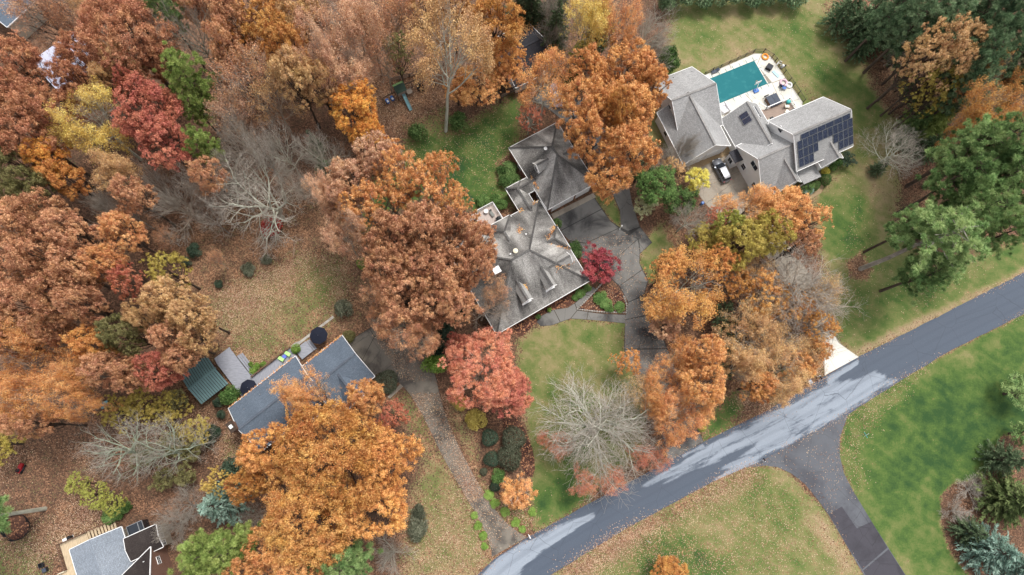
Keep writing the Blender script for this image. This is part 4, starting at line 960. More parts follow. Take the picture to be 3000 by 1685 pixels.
for q in ((825, 1052), (844, 1037)):
    chair(G(*q, .8)+np.array([0, 0, 0]), L.ang+1.9, 'lime green lounge chair on the long grey deck beside a blue table', M['lime'], 'lounge_chair', 1.05, group='lime lounge chairs on the grey deck', long=.4)
tb = thing('side_table', G(835, 1046, .8), 'small blue square table between the two lime chairs on the grey deck', 'table'); c = G(835, 1046, .8)
MB().box(c+Zv*.4, L.u*.3, L.v*.3, Zv*.03).build('top', plain('violet_blue_plastic', (96, 112, 200), .5), tb)
for i in (-1, 1):
    for j in (-1, 1): MB().bar(c+L.u*i*.25+L.v*j*.25, c+L.u*i*.25+L.v*j*.25+Zv*.38, .04, .04).build('leg', M['blue_plastic'], tb)
def umbrella(px, py, label, r=1.5, h=2.5):
    c = G(px, py, h); b = np.array([c[0], c[1], .02]); t = thing('patio_umbrella', b, label, 'umbrella')
    MB().tube([b, b+Zv*(h+.2)], .03, 6).build('pole', M['grey_metal'], t); MB().lathe(b, [(.28, 0), (.28, .08), (.08, .12)], 12).build('base', M['black'], t)
    m = MB(); m.v = [tuple(b+Zv*(h+.15))]; n = 8
    for k in range(2*n):
        a = k*math.pi/n+.2; rr = r*(1 if k % 2 == 0 else .93); m.v.append(tuple(b+np.array([rr*math.cos(a), rr*math.sin(a), h-.42+(.0 if k % 2 == 0 else .03)])))
    for k in range(2*n): m.f.append((0, 1+k, 1+(k+1) % (2*n)))
    m.build('canopy', M['navy'], t)
    for k in range(n): a = 2*k*math.pi/n+.2; MB().bar(b+Zv*(h+.12), b+np.array([r*.98*math.cos(a), r*.98*math.sin(a), h-.44]), .025, .02).build('rib', M['black'], t)
umbrella(932, 982, 'open navy umbrella standing on the leafy patio by the garden steps'); umbrella(726, 1136, 'open navy umbrella half under the eave at the end of the grey deck', 1.4, 2.3)
tag(sheet('patio_edge', [(862,1005),(880,998),(975,925),(980,930),(884,1004),(868,1018),(850,1015)], .03, M['stone']), kind='structure')

# ---- shed with standing-seam roof
sh = thing('garden_shed', L.P(-1.3, 6.6), 'small dark shed with a green standing-seam metal roof', 'shed')
mk('wall', [L.P(u, v, z) for z in (0, 2.25) for u, v in ((-3.4, 4.1), (.8, 4.1), (.8, 9.0), (-3.4, 9.0))]+[L.P(-3.4, 6.6, 2.85), L.P(.8, 6.6, 2.85)], [(0, 1, 5, 4), (1, 2, 6, 9, 5), (2, 3, 7, 6), (3, 0, 4, 8, 7)], plain('dark_red_boards', (70, 42, 40), .8, 0, .3, 4), sh)
for s, v1, z1 in ((-1, 3.55, 2.15), (1, 9.6, 2.15)):
    for k in range(13):
        u = -3.85+k*.4; pm = MB(); a, b_ = L.P(u, 6.6, 2.98), L.P(u+.31, 6.6, 2.98); c, d_ = L.P(u, v1, z1), L.P(u+.31, v1, z1)
        pm.shell([a, b_, d_, c] if s > 0 else [c, d_, b_, a], [(0, 3, 2, 1)] if s > 0 else [(0, 1, 2, 3)], .03); pm.build('metal_panel', M['green_metal'], sh)
for v1 in (3.6, 9.55): MB().shell([L.P(-3.85, 6.6, 2.92), L.P(1.25, 6.6, 2.92), L.P(1.25, v1, 2.1), L.P(-3.85, v1, 2.1)], [(0, 1, 2, 3) if v1 > 6 else (3, 2, 1, 0)], .03).build('roof_deck', M['black'], sh)
MB().bar(L.P(-3.9, 6.6, 3.02), L.P(1.4, 6.6, 3.02), .3, .05).build('ridge_cap', M['green_metal'], sh)
MB().box(L.P(.84, 6.4, 1.0), L.u*.03, L.v*.5, Zv*.95).build('door', M['wood_dark'], sh)

# ---- white house with solar panels
W = Frame((2254, 354), 24.4, 5.5); RL = M['roof_light']; WS = M['white_siding']
capl = shingle('light_ridge_shingles', (120, 117, 114), (146, 143, 140), (170, 167, 163))
wh = thing('white_house', W.P(3, -5), 'rambling white house under pale grey roofs carrying rows of dark solar panels', 'house')
block(W, wh, -.2, 11.5, -10.3, .1, 5.4, 9.9, 'u', RL, WS, .35, cap=capl)
block(W, wh, -6.9, .4, -11.6, -1.4, 3.0, 8.0, 'u', RL, WS, .3, rc=-6.1, e1=3.9, cap=capl)
block(W, wh, -4.6, 1.0, -12.0, -6.4, 3.05, 6.6, 'v', RL, WS, .35, cap=capl)
block(W, wh, -6.6, 1.2, -4.2, 4.5, 3.0, 6.9, 'v', RL, WS, .35, cap=capl)
block(W, wh, 4.7, 9.3, -11.4, -6.8, 4.6, 7.1, 'v', RL, WS, .35, cap=capl)
flat = mk('porch_roof', [W.P(u, v, z) for z in (2.8, 3.0) for u, v in ((1.2, -12.6), (4.9, -12.6), (4.9, -9.9), (1.2, -9.9))], [(3, 2, 1, 0), (4, 5, 6, 7), (0, 1, 5, 4), (1, 2, 6, 5), (2, 3, 7, 6), (3, 0, 4, 7)], M['roof_light'], wh)
for uu in (1.4, 4.7): MB().box(W.P(uu, -12.4, 1.4), W.u*.1, W.v*.1, Zv*1.4).build('porch_column', M['trim'], flat)
dkr = mk('flat_roof', [W.P(u, v, z) for z in (2.9, 3.05) for u, v in ((-8.25, -4.05), (-4.2, -4.05), (-4.2, -1.7), (-8.25, -1.7))], [(3, 2, 1, 0), (4, 5, 6, 7), (0, 1, 5, 4), (1, 2, 6, 5), (2, 3, 7, 6), (3, 0, 4, 7)], M['roof_dark'], wh)
mk('bay', [W.P(u, v, z) for z in (0, 2.88) for u, v in ((-8.1, -3.9), (-6.5, -3.9), (-6.5, -1.9), (-8.1, -1.9))], [(4, 5, 6, 7), (0, 1, 5, 4), (1, 2, 6, 5), (2, 3, 7, 6), (3, 0, 4, 7)], WS, wh)
win(wh, W.P(-8.13, -2.9, 1.7), W.v, -W.u, 1.0, 1.3, 2, 1)
win(wh, W.P(-6.63, -6.3, 5.3), W.v, -W.u, 1.7, 1.3, 2, 1); win(wh, W.P(-6.63, -9.0, 2.0), W.v, -W.u, 1.1, 1.3, 2, 2); win(wh, W.P(-6.63, -5.0, 2.0), W.v, -W.u, 1.0, 1.3, 1, 2)
win(wh, W.P(.12, -2.6, 6.9), W.v, -W.u, .9, 1.2)
for uu in (1.0, 3.0, 10.2): win(wh, W.P(uu, -9.99, 4.3), W.u, -W.v, 1.0, 1.5)
for uu in (-3.0, -.6): win(wh, W.P(uu, -11.69, 1.8), W.u, -W.v, 1.0, 1.5)
MB().box(W.P(3.2, -9.98, 1.15), W.u*.55, W.v*.04, Zv*1.1).build('front_door', M['wood_dark'], wh)
# solar panels laid on the south slope
SL0, SL1 = W.P(0, -10.3, 5.4), W.P(0, -5.1, 9.9); sd = (SL1-SL0)/np.linalg.norm(SL1-SL0); sn = np.cross(W.u, sd); SLEN = np.linalg.norm(SL1-SL0)
def solar_mat():
    b = NB('solar_cells', .18); v = b.coord('UV'); br = b.n('TexBrick'); b.t.links.new(v, br.inputs['Vector']); br.offset = 0
    br.inputs['Scale'].default_value = 1; br.inputs['Brick Width'].default_value = .165; br.inputs['Row Height'].default_value = .165; br.inputs['Mortar Size'].default_value = .012
    for k, c in (('Color1', (22, 28, 46)), ('Color2', (28, 34, 54)), ('Mortar', (96, 104, 124))): br.inputs[k].default_value = (*lin(c), 1)
    b.base(br.outputs['Color']); b.b.inputs['Specular IOR Level'].default_value = .5; return b.m
M['solar'] = solar_mat()
def solar(root, p0, ud, vd, n, u, s, w, h):
    c = p0+ud*u+vd*s+n*.12; fr = MB()
    for k in (-1, 1): fr.box(c+ud*k*(w/2-.02), ud*.02, vd*h/2, n*.025); fr.box(c+vd*k*(h/2-.02), ud*(w/2-.04), vd*.02, n*.025)
    fr.box(c-n*.07, ud*.03, vd*h*.4, n*.05)
    o = fr.build('solar_panel', M['grey_metal'], root); MB().box(c+n*.004, ud*(w/2-.04), vd*(h/2-.04), n*.012).build('cell_sheet', M['solar'], o)
top = SLEN-.45; PW, PH = 1.0, 1.62
for k in range(6): solar(wh, SL0, W.u, sd, sn, 1.05+.82+k*1.68, top-.5, 1.64, .98)
y2 = top-1.0-.83
for k in range(11): solar(wh, SL0, W.u, sd, sn, .75+k*1.03, y2, PW, PH)
for k in (0, 1, 2, 3, 7, 8, 9, 10): solar(wh, SL0, W.u, sd, sn, .75+k*1.03, y2-1.66, PW, PH)
for k in (0, 1, 2, 8, 9, 10): solar(wh, SL0, W.u, sd, sn, .75+k*1.03, y2-3.3, PW, 1.58)
q0, q1 = W.P(-6.6, 0, 3.0), W.P(-2.7, 0, 6.9); s2 = (q1-q0)/np.linalg.norm(q1-q0); n2 = np.cross(s2, W.v); n2 = n2 if n2[2] > 0 else -n2
for k in range(2): solar(wh, q0, W.v, s2, n2, 1.0+1.03*(1-k)+.6, 3.9, PW, PH)
q3, q4 = W.P(1.2, 0, 3.0), W.P(-2.7, 0, 6.9); s3 = (q4-q3)/np.linalg.norm(q4-q3); n3 = np.array([s3[0], s3[1], 0]); n3 = -n3/np.linalg.norm(n3); n3 = n3*abs(s3[2])+Zv*math.hypot(s3[0], s3[1]); c = q3+W.v*2.4+s3*3.4+n3*.1
sk = MB().box(c, W.v*1.2, s3*.4, n3*.06).build('skylight', M['trim'], wh); MB().box(c+n3*.07, W.v*1.13, s3*.33, n3*.01).build('pane', M['glass'], sk)
dish(W, -5.6, -2.6, 3.05, 'white satellite dish on the small flat roof of the white house', (-.5, -.5, .7), .42, .6)
# ---- the white house's garage
K = Frame((1909, 242), 22.6, 3.0)
kg = thing('white_garage', K.P(4, -9), 'large white garage under a pale grey cross-gabled roof beside the covered pool', 'garage')
block(K, kg, -.3, 8.4, -12.4, .1, 3.0, 7.6, 'u', RL, WS, .35, rc=-6.3, cap=capl)
block(K, kg, -1.7, 7.9, -16.6, -5.8, 3.05, 7.4, 'v', RL, WS, .3, cap=capl)
for uc in (.9, 5.2): panel_door(kg, K.P(uc, -16.34, 1.25), K.u, -K.v, 3.6, 2.3, 4, 4, M['white_plastic'])
for vv, z in ((-4.2, 1.8), (-9.6, 1.8), (-6.3, 4.6)): win(kg, K.P(.02 if vv > -6.5 else -1.44, vv, z), K.v, -K.u, .9, 1.3)
vent(kg, K.P(7.4, -1.2, 3.7)); vent(kg, K.P(3.8, -.9, 3.5)); dish(K, -.9, .9, 0, 'white satellite dish on a post behind the pale garage', (-.2, -.5, .8), .45, 1.6)
p = K.P(-1.7, 1.0); pt = thing('propane_tank', p, 'small white upright gas bottle behind the pale garage', 'gas bottle'); MB().lathe(p, [(.2, 0), (.26, .1), (.26, .9), (.12, 1.1), (.12, 1.2)], 12).build('body', M['white_plastic'], pt)

# ---- house at the lower left
S = Frame((203, 1611), 23.6, 3.0)
sh2 = thing('brick_gable_house', S.P(8, -7), 'brick house with pale grey and dark brown roofs and a tan timber deck', 'house')
block(S, sh2, 0, 7.9, -9.0, 0, 3.0, 4.4, 'v', M['roof_pale'], M['tan_siding'], .35, cap=None)
block(S, sh2, 8.3, 13.2, -5.4, -1.9, 4.2, 4.7, 'u', M['roof_brown'], M['tan_siding'], .22)
mk('roof', [S.P(u, v, z) for u, v, z in ((4, -8.0, 5.0), (11.9, -4.7, 5.0), (11.9, -9.5, 8.6), (4, -9.5, 8.6))]+[S.P(u, v, z-.15) for u, v, z in ((4, -8.0, 5.0), (11.9, -4.7, 5.0), (11.9, -9.5, 8.6), (4, -9.5, 8.6))], [(3, 2, 1, 0), (4, 5, 6, 7), (0, 1, 5, 4), (1, 2, 6, 5)], M['roof_brown'], sh2)
m = MB(); m.bar(S.P(11.95, -4.7, 4.95), S.P(11.95, -9.5, 8.55), .1, .2); m.bar(S.P(4, -7.95, 4.92), S.P(11.9, -4.65, 4.92), .1, .2); m.build('fascia', M['trim'], sh2)
mk('wall', [S.P(11.75, v, z) for v, z in ((-4.85, 0), (-4.85, 4.9), (-9.5, 8.4), (-14, 5), (-14, 0))]+[S.P(4.2, v, z) for v, z in ((-8.0, 0), (-8.0, 4.8), (-9.5, 8.4), (-14, 5), (-14, 0))], [(4, 3, 2, 1, 0), (0, 1, 6, 5)], M['brick2'], sh2)
for k in range(3): win(sh2, S.P(13.02, -2.55-k*1.1, 3.1), S.v, S.u, .7, 1.1, 2, 3)
win(sh2, S.P(11.79, -6.9, 3.6), S.v, S.u, 1.0, 1.0, 2, 2); vent(sh2, S.P(11.0, -6.3, 6.1), 'white_plastic', .07, .4)
mk('chimney_stripe', [S.P(7.4, -7.35, 5.65), S.P(8.2, -7.0, 5.65), S.P(8.0, -9.5, 8.68), S.P(7.2, -9.5, 8.68)], [(0, 1, 2, 3)], M['grey_metal'], sh2).name = 'metal_flashing'
td = thing('tan_deck', S.P(-.5, -1), 'tan timber deck with stairs wrapping the corner of the brick house', 'deck')
tag(MB().poly([S.P(u, v)[:2] for u, v in ((-1.9, 1.5), (2.2, 1.5), (2.2, .3), (.3, .1), (.3, -5.4), (-2.9, -5.4), (-2.9, -2.6), (-1.9, -2.6))], 1.5, .15).build('floor_boards', M['deck_tan'], td), kind='stuff')
rail(td, [S.P(2.2, 1.5, 1.5), S.P(-1.9, 1.5, 1.5), S.P(-1.9, -2.5, 1.5)], 1.5, .9, M['wood_brown']); rail(td, [S.P(-1.95, -2.6, 1.5), S.P(-2.9, -2.6, 1.5), S.P(-2.95, -5.4, 1.5)], 1.5, .9, M['cream'])
for k in range(9): MB().box(S.P(2.4+.42*k, 1.0, 1.36-.15*k), S.u*.16, S.v*.55, Zv*.03).build('tread', M['deck_tan'], td); MB().box(S.P(2.24+.42*k, 1.0, 1.28-.15*k), S.u*.02, S.v*.55, Zv*.06).build('riser', M['wood_brown'], td)
MB().bar(S.P(2.2, 1.62, 2.3), S.P(6.2, 1.62, .95), .08, .08).build('handrail', M['wood_brown'], td)
for u, v in ((-1.7, 1.3), (2.0, 1.3), (-2.7, -2.8), (-1.7, -2.4), (-2.7, -5.2)): MB().box(S.P(u, v, .7), S.u*.07, S.v*.07, Zv*.7).build('leg', M['wood_brown'], td)
pg = thing('screen_porch', S.P(9.6, -.8), 'low black-framed glass enclosure beside the brown roof of the brick house', 'enclosure')
MB().box(S.P(9.3, -1.0, 1.0), S.u*1.2, S.v*.75, Zv*1.0).build('glass_box', M['glass'], pg); m = MB()
for a, b_ in (((8.1, -1.75), (10.5, -1.75)), ((8.1, -.25), (10.5, -.25)), ((10.5, -1.75), (10.5, -.25)), ((8.1, -1.75), (8.1, -.25)), ((9.8, -1.75), (9.8, -.25))): m.bar(S.P(*a, 2.04), S.P(*b_, 2.04), .08, .1)
m.build('frame', M['grey_metal'], pg)

# ---- buildings in the trees
N = Frame((15, 75), -38, 5.0)
nh = thing('tan_house', N.P(-5, 3), 'tan-sided house with a blue-grey roof at the edge of the wood', 'house')
block(N, nh, -14, .4, .0, 12, 5.0, 8.4, 'v', RB, M['tan_siding'], .4, cap=capb)
for k in range(2): win(nh, N.P(-2.2-k*2.2, .36, 3.4), N.u, -N.v, 1.1, 1.5, 2, 2)
Y = Frame((91, 179), 43, 3.0)
yb = thing('metal_roof_barn', Y.P(4, 0), 'outbuilding with a pale shining metal roof glimpsed through the rust oaks', 'barn')
ym = NB('pale_lavender_metal', .3); ym.base(lin((206, 206, 222))); ym.b.inputs['Metallic'].default_value = .3
for k in range(9):
    for s in (0, 1):
        v0, v1, z0_, z1_ = (-8.0, -4.0, 3.0, 4.1) if s == 0 else (-4.0, 0, 4.1, 3.0); a = [Y.P(k*1.0, v0, z0_), Y.P(k*1.0+.97, v0, z0_), Y.P(k*1.0+.97, v1, z1_), Y.P(k*1.0, v1, z1_)]
        MB().shell(a, [(0, 1, 2, 3)], .05).build('metal_panel', ym.m, yb)
mk('wall', [Y.P(u, v, z) for z in (0, 2.9) for u, v in ((.3, -7.7), (8.7, -7.7), (8.7, -.3), (.3, -.3))]+[Y.P(.3, -4, 4.0), Y.P(8.7, -4, 4.0)], [(0, 1, 5, 4), (1, 2, 6, 9, 5), (2, 3, 7, 6), (3, 0, 4, 8, 7)], M['tan_siding'], yb)
Q = Frame((1516, 256), 29, 2.7)
qb = thing('dark_roof_outbuilding', Q.P(3.5, 4), 'outbuilding with charcoal roof half covered in leaves and a white panelled front', 'outbuilding')
block(Q, qb, -.4, 8.2, 0, 10.5, 2.9, 5.2, 'u', M['roof_dark'], M['white_siding'], .4, cap=M['roof_dark'])
for k in range(4): panel_door(qb, Q.P(1.1+k*2.0, .33, 1.15), Q.u, -Q.v, 1.85, 2.2, 3, 2, M['white_plastic'])
# ------------------------------------------------------------------ pool terrace and its things
pd = tag(sheet('pool_deck', [(2055,224),(2209,157),(2249,158),(2263,172),(2352,300),(2350,318),(2180,330),(2110,360),(2085,318)], .02, M['conc_light']), kind='structure')
for pts in ([(2057,224),(2136,190),(2150,224),(2078,254)], [(2138,189),(2209,158),(2230,158),(2216,192),(2152,223)], [(2232,158),(2249,159),(2262,173),(2300,228),(2262,242),(2218,192)], [(2263,244),(2301,230),(2351,300),(2348,316),(2300,326)], [(2080,256),(2108,302),(2126,330),(2110,358),(2087,318)], [(2109,304),(2180,274),(2204,300),(2181,328),(2128,330)], [(2182,273),(2261,243),(2298,326),(2206,326),(2184,328),(2206,300)]):
    sheet('slab', pts, .05, M['conc_white'], pd, .05)
PF = Frame((2106, 304), 23.8, 0)
pl = thing('covered_pool', PF.P(5, 2.6), 'rectangular swimming pool under a teal safety cover', 'pool')
b_ = NB('teal_mesh_cover', .75); pp = b_.coord('UV'); b_.base(b_.mix(b_.step(b_.noise(pp, .8, 5), .5, .8), lin((24, 100, 106)), lin((52, 122, 124)))); M['cover'] = b_.m
mk('coping', [PF.P(u, v, .06) for u, v in ((-.25, -.25), (10.75, -.25), (10.75, 5.45), (-.25, 5.45))], [(0, 1, 2, 3)], M['conc_white'], pl)
for i in range(7):
    for j in range(3):
        u0, v0 = i*1.5, j*1.733; sag = .012*(1-abs(i-3)/3.5)
        MB().box(PF.P(u0+.75, v0+.866, .105-sag), PF.u*.735, PF.v*.852, Zv*.02).build('cover_panel', M['cover'], pl)
for i in range(8): MB().bar(PF.P(i*1.5, -.75, .10), PF.P(i*1.5, 5.95, .10), .05, .025).build('strap', M['cover'], pl)
for j in range(4): MB().bar(PF.P(-.75, j*1.733, .098), PF.P(11.25, j*1.733, .098), .05, .025).build('strap', M['cover'], pl)
def black_fence(name, pts, label, h=1.2, mat='black'):
    P = [G(*p, 0) for p in pts]; t = thing(name, P[0], label, 'fence'); bl = MB(); rl = MB()
    for a, b in zip(P[:-1], P[1:]):
        L_ = np.linalg.norm(b-a); rl.bar(a+Zv*h*.95, b+Zv*h*.95, .04, .05); rl.bar(a+Zv*.18, b+Zv*.18, .04, .05); MB().box(a+Zv*(h+.1)/2, np.array([.05, 0, 0]), np.array([0, .05, 0]), Zv*(h+.1)/2).build('post', M[mat], t)
        for k in range(1, int(L_/.14)): p = a+(b-a)*k/int(L_/.14); bl.box(p+Zv*h*.55, np.array([.011, 0, 0]), np.array([0, .011, 0]), Zv*h*.42)
    MB().box(P[-1]+Zv*(h+.1)/2, np.array([.05, 0, 0]), np.array([0, .05, 0]), Zv*(h+.1)/2).build('post', M[mat], t)
    rl.build('rails', M[mat], t); tag(bl.build('bars', M[mat], t), kind='stuff')
black_fence('pool_fence', [(2062,221),(2087,208),(2110,199),(2135,187),(2158,177),(2182,166),(2207,154),(2236,153),(2261,169),(2270,180),(2281,194),(2296,215),(2312,237),(2322,252),(2338,276),(2352,300)], 'black metal railing fence round the far side of the pool terrace')
def picket(pts, label, h=1.2):
    P = [G(*p, 0) for p in pts]; t = thing('picket_fence', P[0], label, 'fence'); pk = MB(); rl = MB()
    for a, b in zip(P[:-1], P[1:]):
        L_ = np.linalg.norm(b-a); n = max(1, round(L_/2.4)); d = (b-a)/L_; s = np.array([-d[1], d[0], 0])
        rl.bar(a+Zv*.3, b+Zv*.3, .05, .09); rl.bar(a+Zv*h*.8, b+Zv*h*.8, .05, .09)
        for k in range(n+1): p = a+(b-a)*k/n; MB().box(p+Zv*h/2, np.array([.06, 0, 0]), np.array([0, .06, 0]), Zv*h/2).build('post', M['wood_grey'], t)
        for k in range(int(L_/.2)): p = a+d*(k+.5)*.2; pk.box(p+s*.05+Zv*h*.5, d*.05, s*.012, Zv*h*.5)
    rl.build('rails', M['wood_grey'], t); tag(pk.build('pickets', M['wood_grey'], t), kind='stuff')
picket([(1143,239),(1200,226),(1262,205),(1300,192)], 'weathered picket fence behind the play set'); picket([(870,318),(915,302),(962,285)], 'weathered picket fence along the wood beside the bright orange maple'); picket([(1466,288),(1492,276),(1518,264)], 'short weathered picket fence beside the white panelled outbuilding')

def boxthing(name, px, py, z, dims, mat, label, cat, ang=0, parts=None):
    c = G(px, py, z+dims[2]/2); c[2] = z; t = thing(name, c, label, cat); u = np.array([math.cos(ang), math.sin(ang), 0]); v = np.array([-u[1], u[0], 0])
    return t, c, u, v
WA = W.ang
t, c, u, v = boxthing('hot_tub', 2264, 297, .05, (2.2, 2.2, .9), None, 'square hot tub under a dark grey folding cover beside the timber deck', 'hot tub', WA)
MB().box(c+Zv*.45, u*1.05, v*1.05, Zv*.45).build('cabinet', M['wood_brown'], t)
for s in (-1, 1): m = MB(); m.shell([c+u*s*.02+v*-1.12+Zv*1.05, c+u*s*1.12-v*1.12+Zv*.98, c+u*s*1.12+v*1.12+Zv*.98, c+u*s*.02+v*1.12+Zv*1.05], [(0, 1, 2, 3) if s > 0 else (3, 2, 1, 0)], .1); m.build('cover_half', M['grey_vinyl'], t)
for s in (-1, 1): MB().bar(c+v*1.3+u*s*.9+Zv*.3, c+v*1.45+u*s*.9+Zv*1.0, .05, .05).build('cover_lifter', M['black'], t)
MB().box(c+v*1.45-u*.6+Zv*.55, u*.5, v*.12, Zv*.04).build('step', M['dark_plastic'], t)
# timber deck by the hot tub
wd2 = thing('pool_side_deck', W.P(3.5, 2.4), 'brown board deck with white railings between the white house and the pool', 'deck')
tag(MB().poly([W.P(q, r)[:2] for q, r in ((1.3, .2), (8.8, .2), (8.8, 3.6), (3.6, 3.6), (1.3, 4.4))], .55, .12).build('floor_boards', M['deck_brown'], wd2), kind='stuff')
rail(wd2, [W.P(3.6, 3.6, .55), W.P(8.8, 3.6, .55), W.P(8.8, .6, .55)], .55, .9, M['trim'], bal=.3, topw=.14); rail(wd2, [W.P(3.6, 3.6, .55), W.P(3.0, 5.0, .3)], .55, .9, M['trim'], bal=.3); rail(wd2, [W.P(1.5, 4.4, .55), W.P(1.2, 5.6, .3)], .55, .9, M['trim'], bal=.3)
for k in range(3): MB().box(W.P(2.3, 4.5+.33*k, .4-.15*k), W.u*.75, W.v*.15, Zv*.03).build('tread', M['deck_brown'], wd2)
for q, r in ((1.5, .5), (8.6, .5), (8.6, 3.4), (3.8, 3.4)): MB().box(W.P(q, r, .22), W.u*.06, W.v*.06, Zv*.24).build('leg', M['wood_grey'], wd2)
pal = plain('pale_cushion', (226, 222, 206), .8)
chair(W.P(2.3, 1.5, .55), WA+2.5, 'cream cushioned chair on the brown deck beside a dark cube', pal, 'patio_chair'); 
t = thing('storage_cube', W.P(3.6, 1.4, .55), 'dark wicker cube on the brown deck', 'footstool'); MB().box(W.P(3.6, 1.4, .8), W.u*.3, W.v*.3, Zv*.22).build('body', M['dark_plastic'], t); MB().box(W.P(3.6, 1.4, 1.05), W.u*.31, W.v*.31, Zv*.03).build('lid', M['black'], t)
for k, (q, r) in enumerate(((6.9, 1.5), (7.5, 2.4))): chair(W.P(q, r, .55), WA+.6-k, ('pale patio chair nearest the house wall on the brown deck', 'pale patio chair by the railing of the brown deck')[k], pal, long=.3)
t = thing('barbecue_grill', W.P(7.9, 1.1, .55), 'black grill on the brown deck beside pale chairs', 'grill'); MB().box(W.P(7.9, 1.1, .95), W.u*.5, W.v*.25, Zv*.38).build('cart', M['black'], t); MB().box(W.P(7.9, 1.1, 1.42), W.u*.42, W.v*.26, Zv*.09).build('lid', M['dark_plastic'], t)
t = thing('exercise_ball', W.P(8.2, 3.1, .55), 'teal ball at the corner of the brown deck', 'ball'); MB().lathe(W.P(8.2, 3.1, .55), [(.08, .0), (.3, .1), (.42, .32), (.42, .48), (.3, .7), (.08, .8)], 12).build('ball', M['teal_plastic'], t, True); MB().lathe(W.P(8.2, 3.1, 1.34), [(.05, 0), (.04, .03)], 8).build('plug', M['white_plastic'], t)
# pool terrace clutter
t, c, u, v = boxthing('basketball_hoop', 2215, 266, .05, (.9, .6, .3), None, 'poolside basketball hoop with white board on a blue base', 'basketball hoop', WA)
MB().box(c+Zv*.15, u*.5, v*.35, Zv*.15).build('base', M['blue_plastic'], t); MB().bar(c+Zv*.3, c+v*.5+Zv*1.9, .1, .1).build('pole', M['white_plastic'], t); MB().box(c+v*.7+Zv*2.0, u*.62, v*.03, Zv*.42).build('backboard', M['white_plastic'], t)
m = MB(); n = 12; cc = c+v*1.0+Zv*1.8
m.tube([cc+np.array([.22*math.cos(k*.5236), .22*math.sin(k*.5236), 0]) for k in range(13)], .02, 5); m.build('rim', M['orange_plastic'], t)
t, c, u, v = boxthing('storage_box', 2253, 198, .05, (1.2, .9, .8), None, 'dark covered box standing alone on the pale terrace beyond the pool', 'box', WA-1.0)
m = MB(); m.shell([c-u*.62-v*.45+Zv*.75, c+u*.62-v*.45+Zv*.75, c+u*.55+v*.45+Zv*.95, c-u*.55+v*.45+Zv*.95], [(0, 1, 2, 3)], .12); m.build('lid', M['dark_plastic'], t); MB().box(c+Zv*.35, u*.55, v*.4, Zv*.35).build('body', M['black'], t)
t, c, u, v = boxthing('pool_lounger', 2092, 210, .05, (1.4, .7, .4), None, 'dark sun lounger by the fence on the pale terrace', 'lounger', WA)
MB().box(c+Zv*.3, u*.55, v*.32, Zv*.04).build('seat', M['grey_vinyl'], t); MB().box(c+u*.75+Zv*.45, u*.25+Zv*.15, v*.32, Zv*.04-u*.02).build('backrest', M['grey_vinyl'], t)
for i in (-1, 1):
    for j in (-1, 1): MB().bar(c+u*i*.45+v*j*.28, c+u*i*.45+v*j*.28+Zv*.28, .04, .04).build('leg', M['grey_metal'], t)
t, c, u, v = boxthing('covered_sofa', 2122, 317, .05, (1.9, 1.5, .8), None, 'patio sofa under a pale grey cover beside the garage wall', 'sofa', WA+1.6)
MB().box(c+Zv*.25, u*.95, v*.8, Zv*.25).build('seat', plain('pale_grey_cover', (206, 203, 206), .8), t)
for s in (-1, 1): MB().box(c+u*s*.7+Zv*.55, u*.25, v*.7, Zv*.12).build('armrest', MATS['pale_grey_cover'], t)
MB().box(c-v*.62+Zv*.62, u*.95, v*.16, Zv*.3).build('backrest', MATS['pale_grey_cover'], t)
def ring(px, py, label, mat, R1=.55, r=.17, z=.06):
    c = G(px, py, z+r); t = thing('inflatable_ring', (c[0], c[1], z), label, 'pool float'); m = MB(); n, k = 16, 8
    for i in range(n):
        for j in range(k): a, b = 2*math.pi*i/n, 2*math.pi*j/k; m.v.append((c[0]+(R1+r*math.cos(b))*math.cos(a), c[1]+(R1+r*math.cos(b))*math.sin(a), z+r+r*math.sin(b)))
    for i in range(n):
        for j in range(k): m.f.append((i*k+j, ((i+1) % n)*k+j, ((i+1) % n)*k+(j+1) % k, i*k+(j+1) % k))
    m.build('ring', M[mat], t, True); MB().lathe((c[0]+R1, c[1], z+2*r), [(.03, -.02), (.02, .03)], 6).build('valve', M['white_plastic'], t)
ring(2242, 166, 'orange inflatable ring at the rounded corner of the pool terrace', 'orange_plastic'); ring(2296, 242, 'pale pink inflatable ring near the fence of the pool terrace', 'pink_vinyl', .62, .2); ring(2312, 249, 'white inflatable ring against the pool fence', 'white_plastic', .5, .18)
chair(G(2295, 261, .05), WA-.6, 'blue folding chair on the terrace beside the pink float', M['blue_plastic'], long=.2); chair(G(2285, 254, .05), WA+2.0, 'dark blue chair on the terrace beside the blue folding chair', M['navy'])
t, c, u, v = boxthing('pool_float_mat', 2273, 217, .05, (1.5, .5, .1), None, 'pale blue foam float lying near the pool fence', 'pool float', WA-1.3)
for k in range(3): MB().box(c+v*(k-1)*.2+Zv*.09, u*.8, v*.09, Zv*.05).build('foam_tube', plain('pale_blue_foam', (176, 206, 226), .7), t)
t, c, u, v = boxthing('pool_ladder', 2278, 186, .05, (.5, .5, 1.2), None, 'white tubular pool ladder leaning by the fence', 'ladder', WA-.9)
for s in (-1, 1): MB().tube([c+v*s*.25, c+v*s*.25+Zv*1.2+u*.1, c+v*s*.25+Zv*1.3+u*.5, c+v*s*.25+Zv*.6+u*.7], .035, 6).build('rail', M['white_plastic'], t)
for k in range(3): MB().bar(c-v*.25+Zv*(.3+.3*k), c+v*.25+Zv*(.3+.3*k), .08, .03).build('rung', M['white_plastic'], t)
t, c, u, v = boxthing('pool_pump', 2292, 195, .0, (.7, .5, .6), None, 'white pool filter and pump behind the pool fence', 'pump', WA)
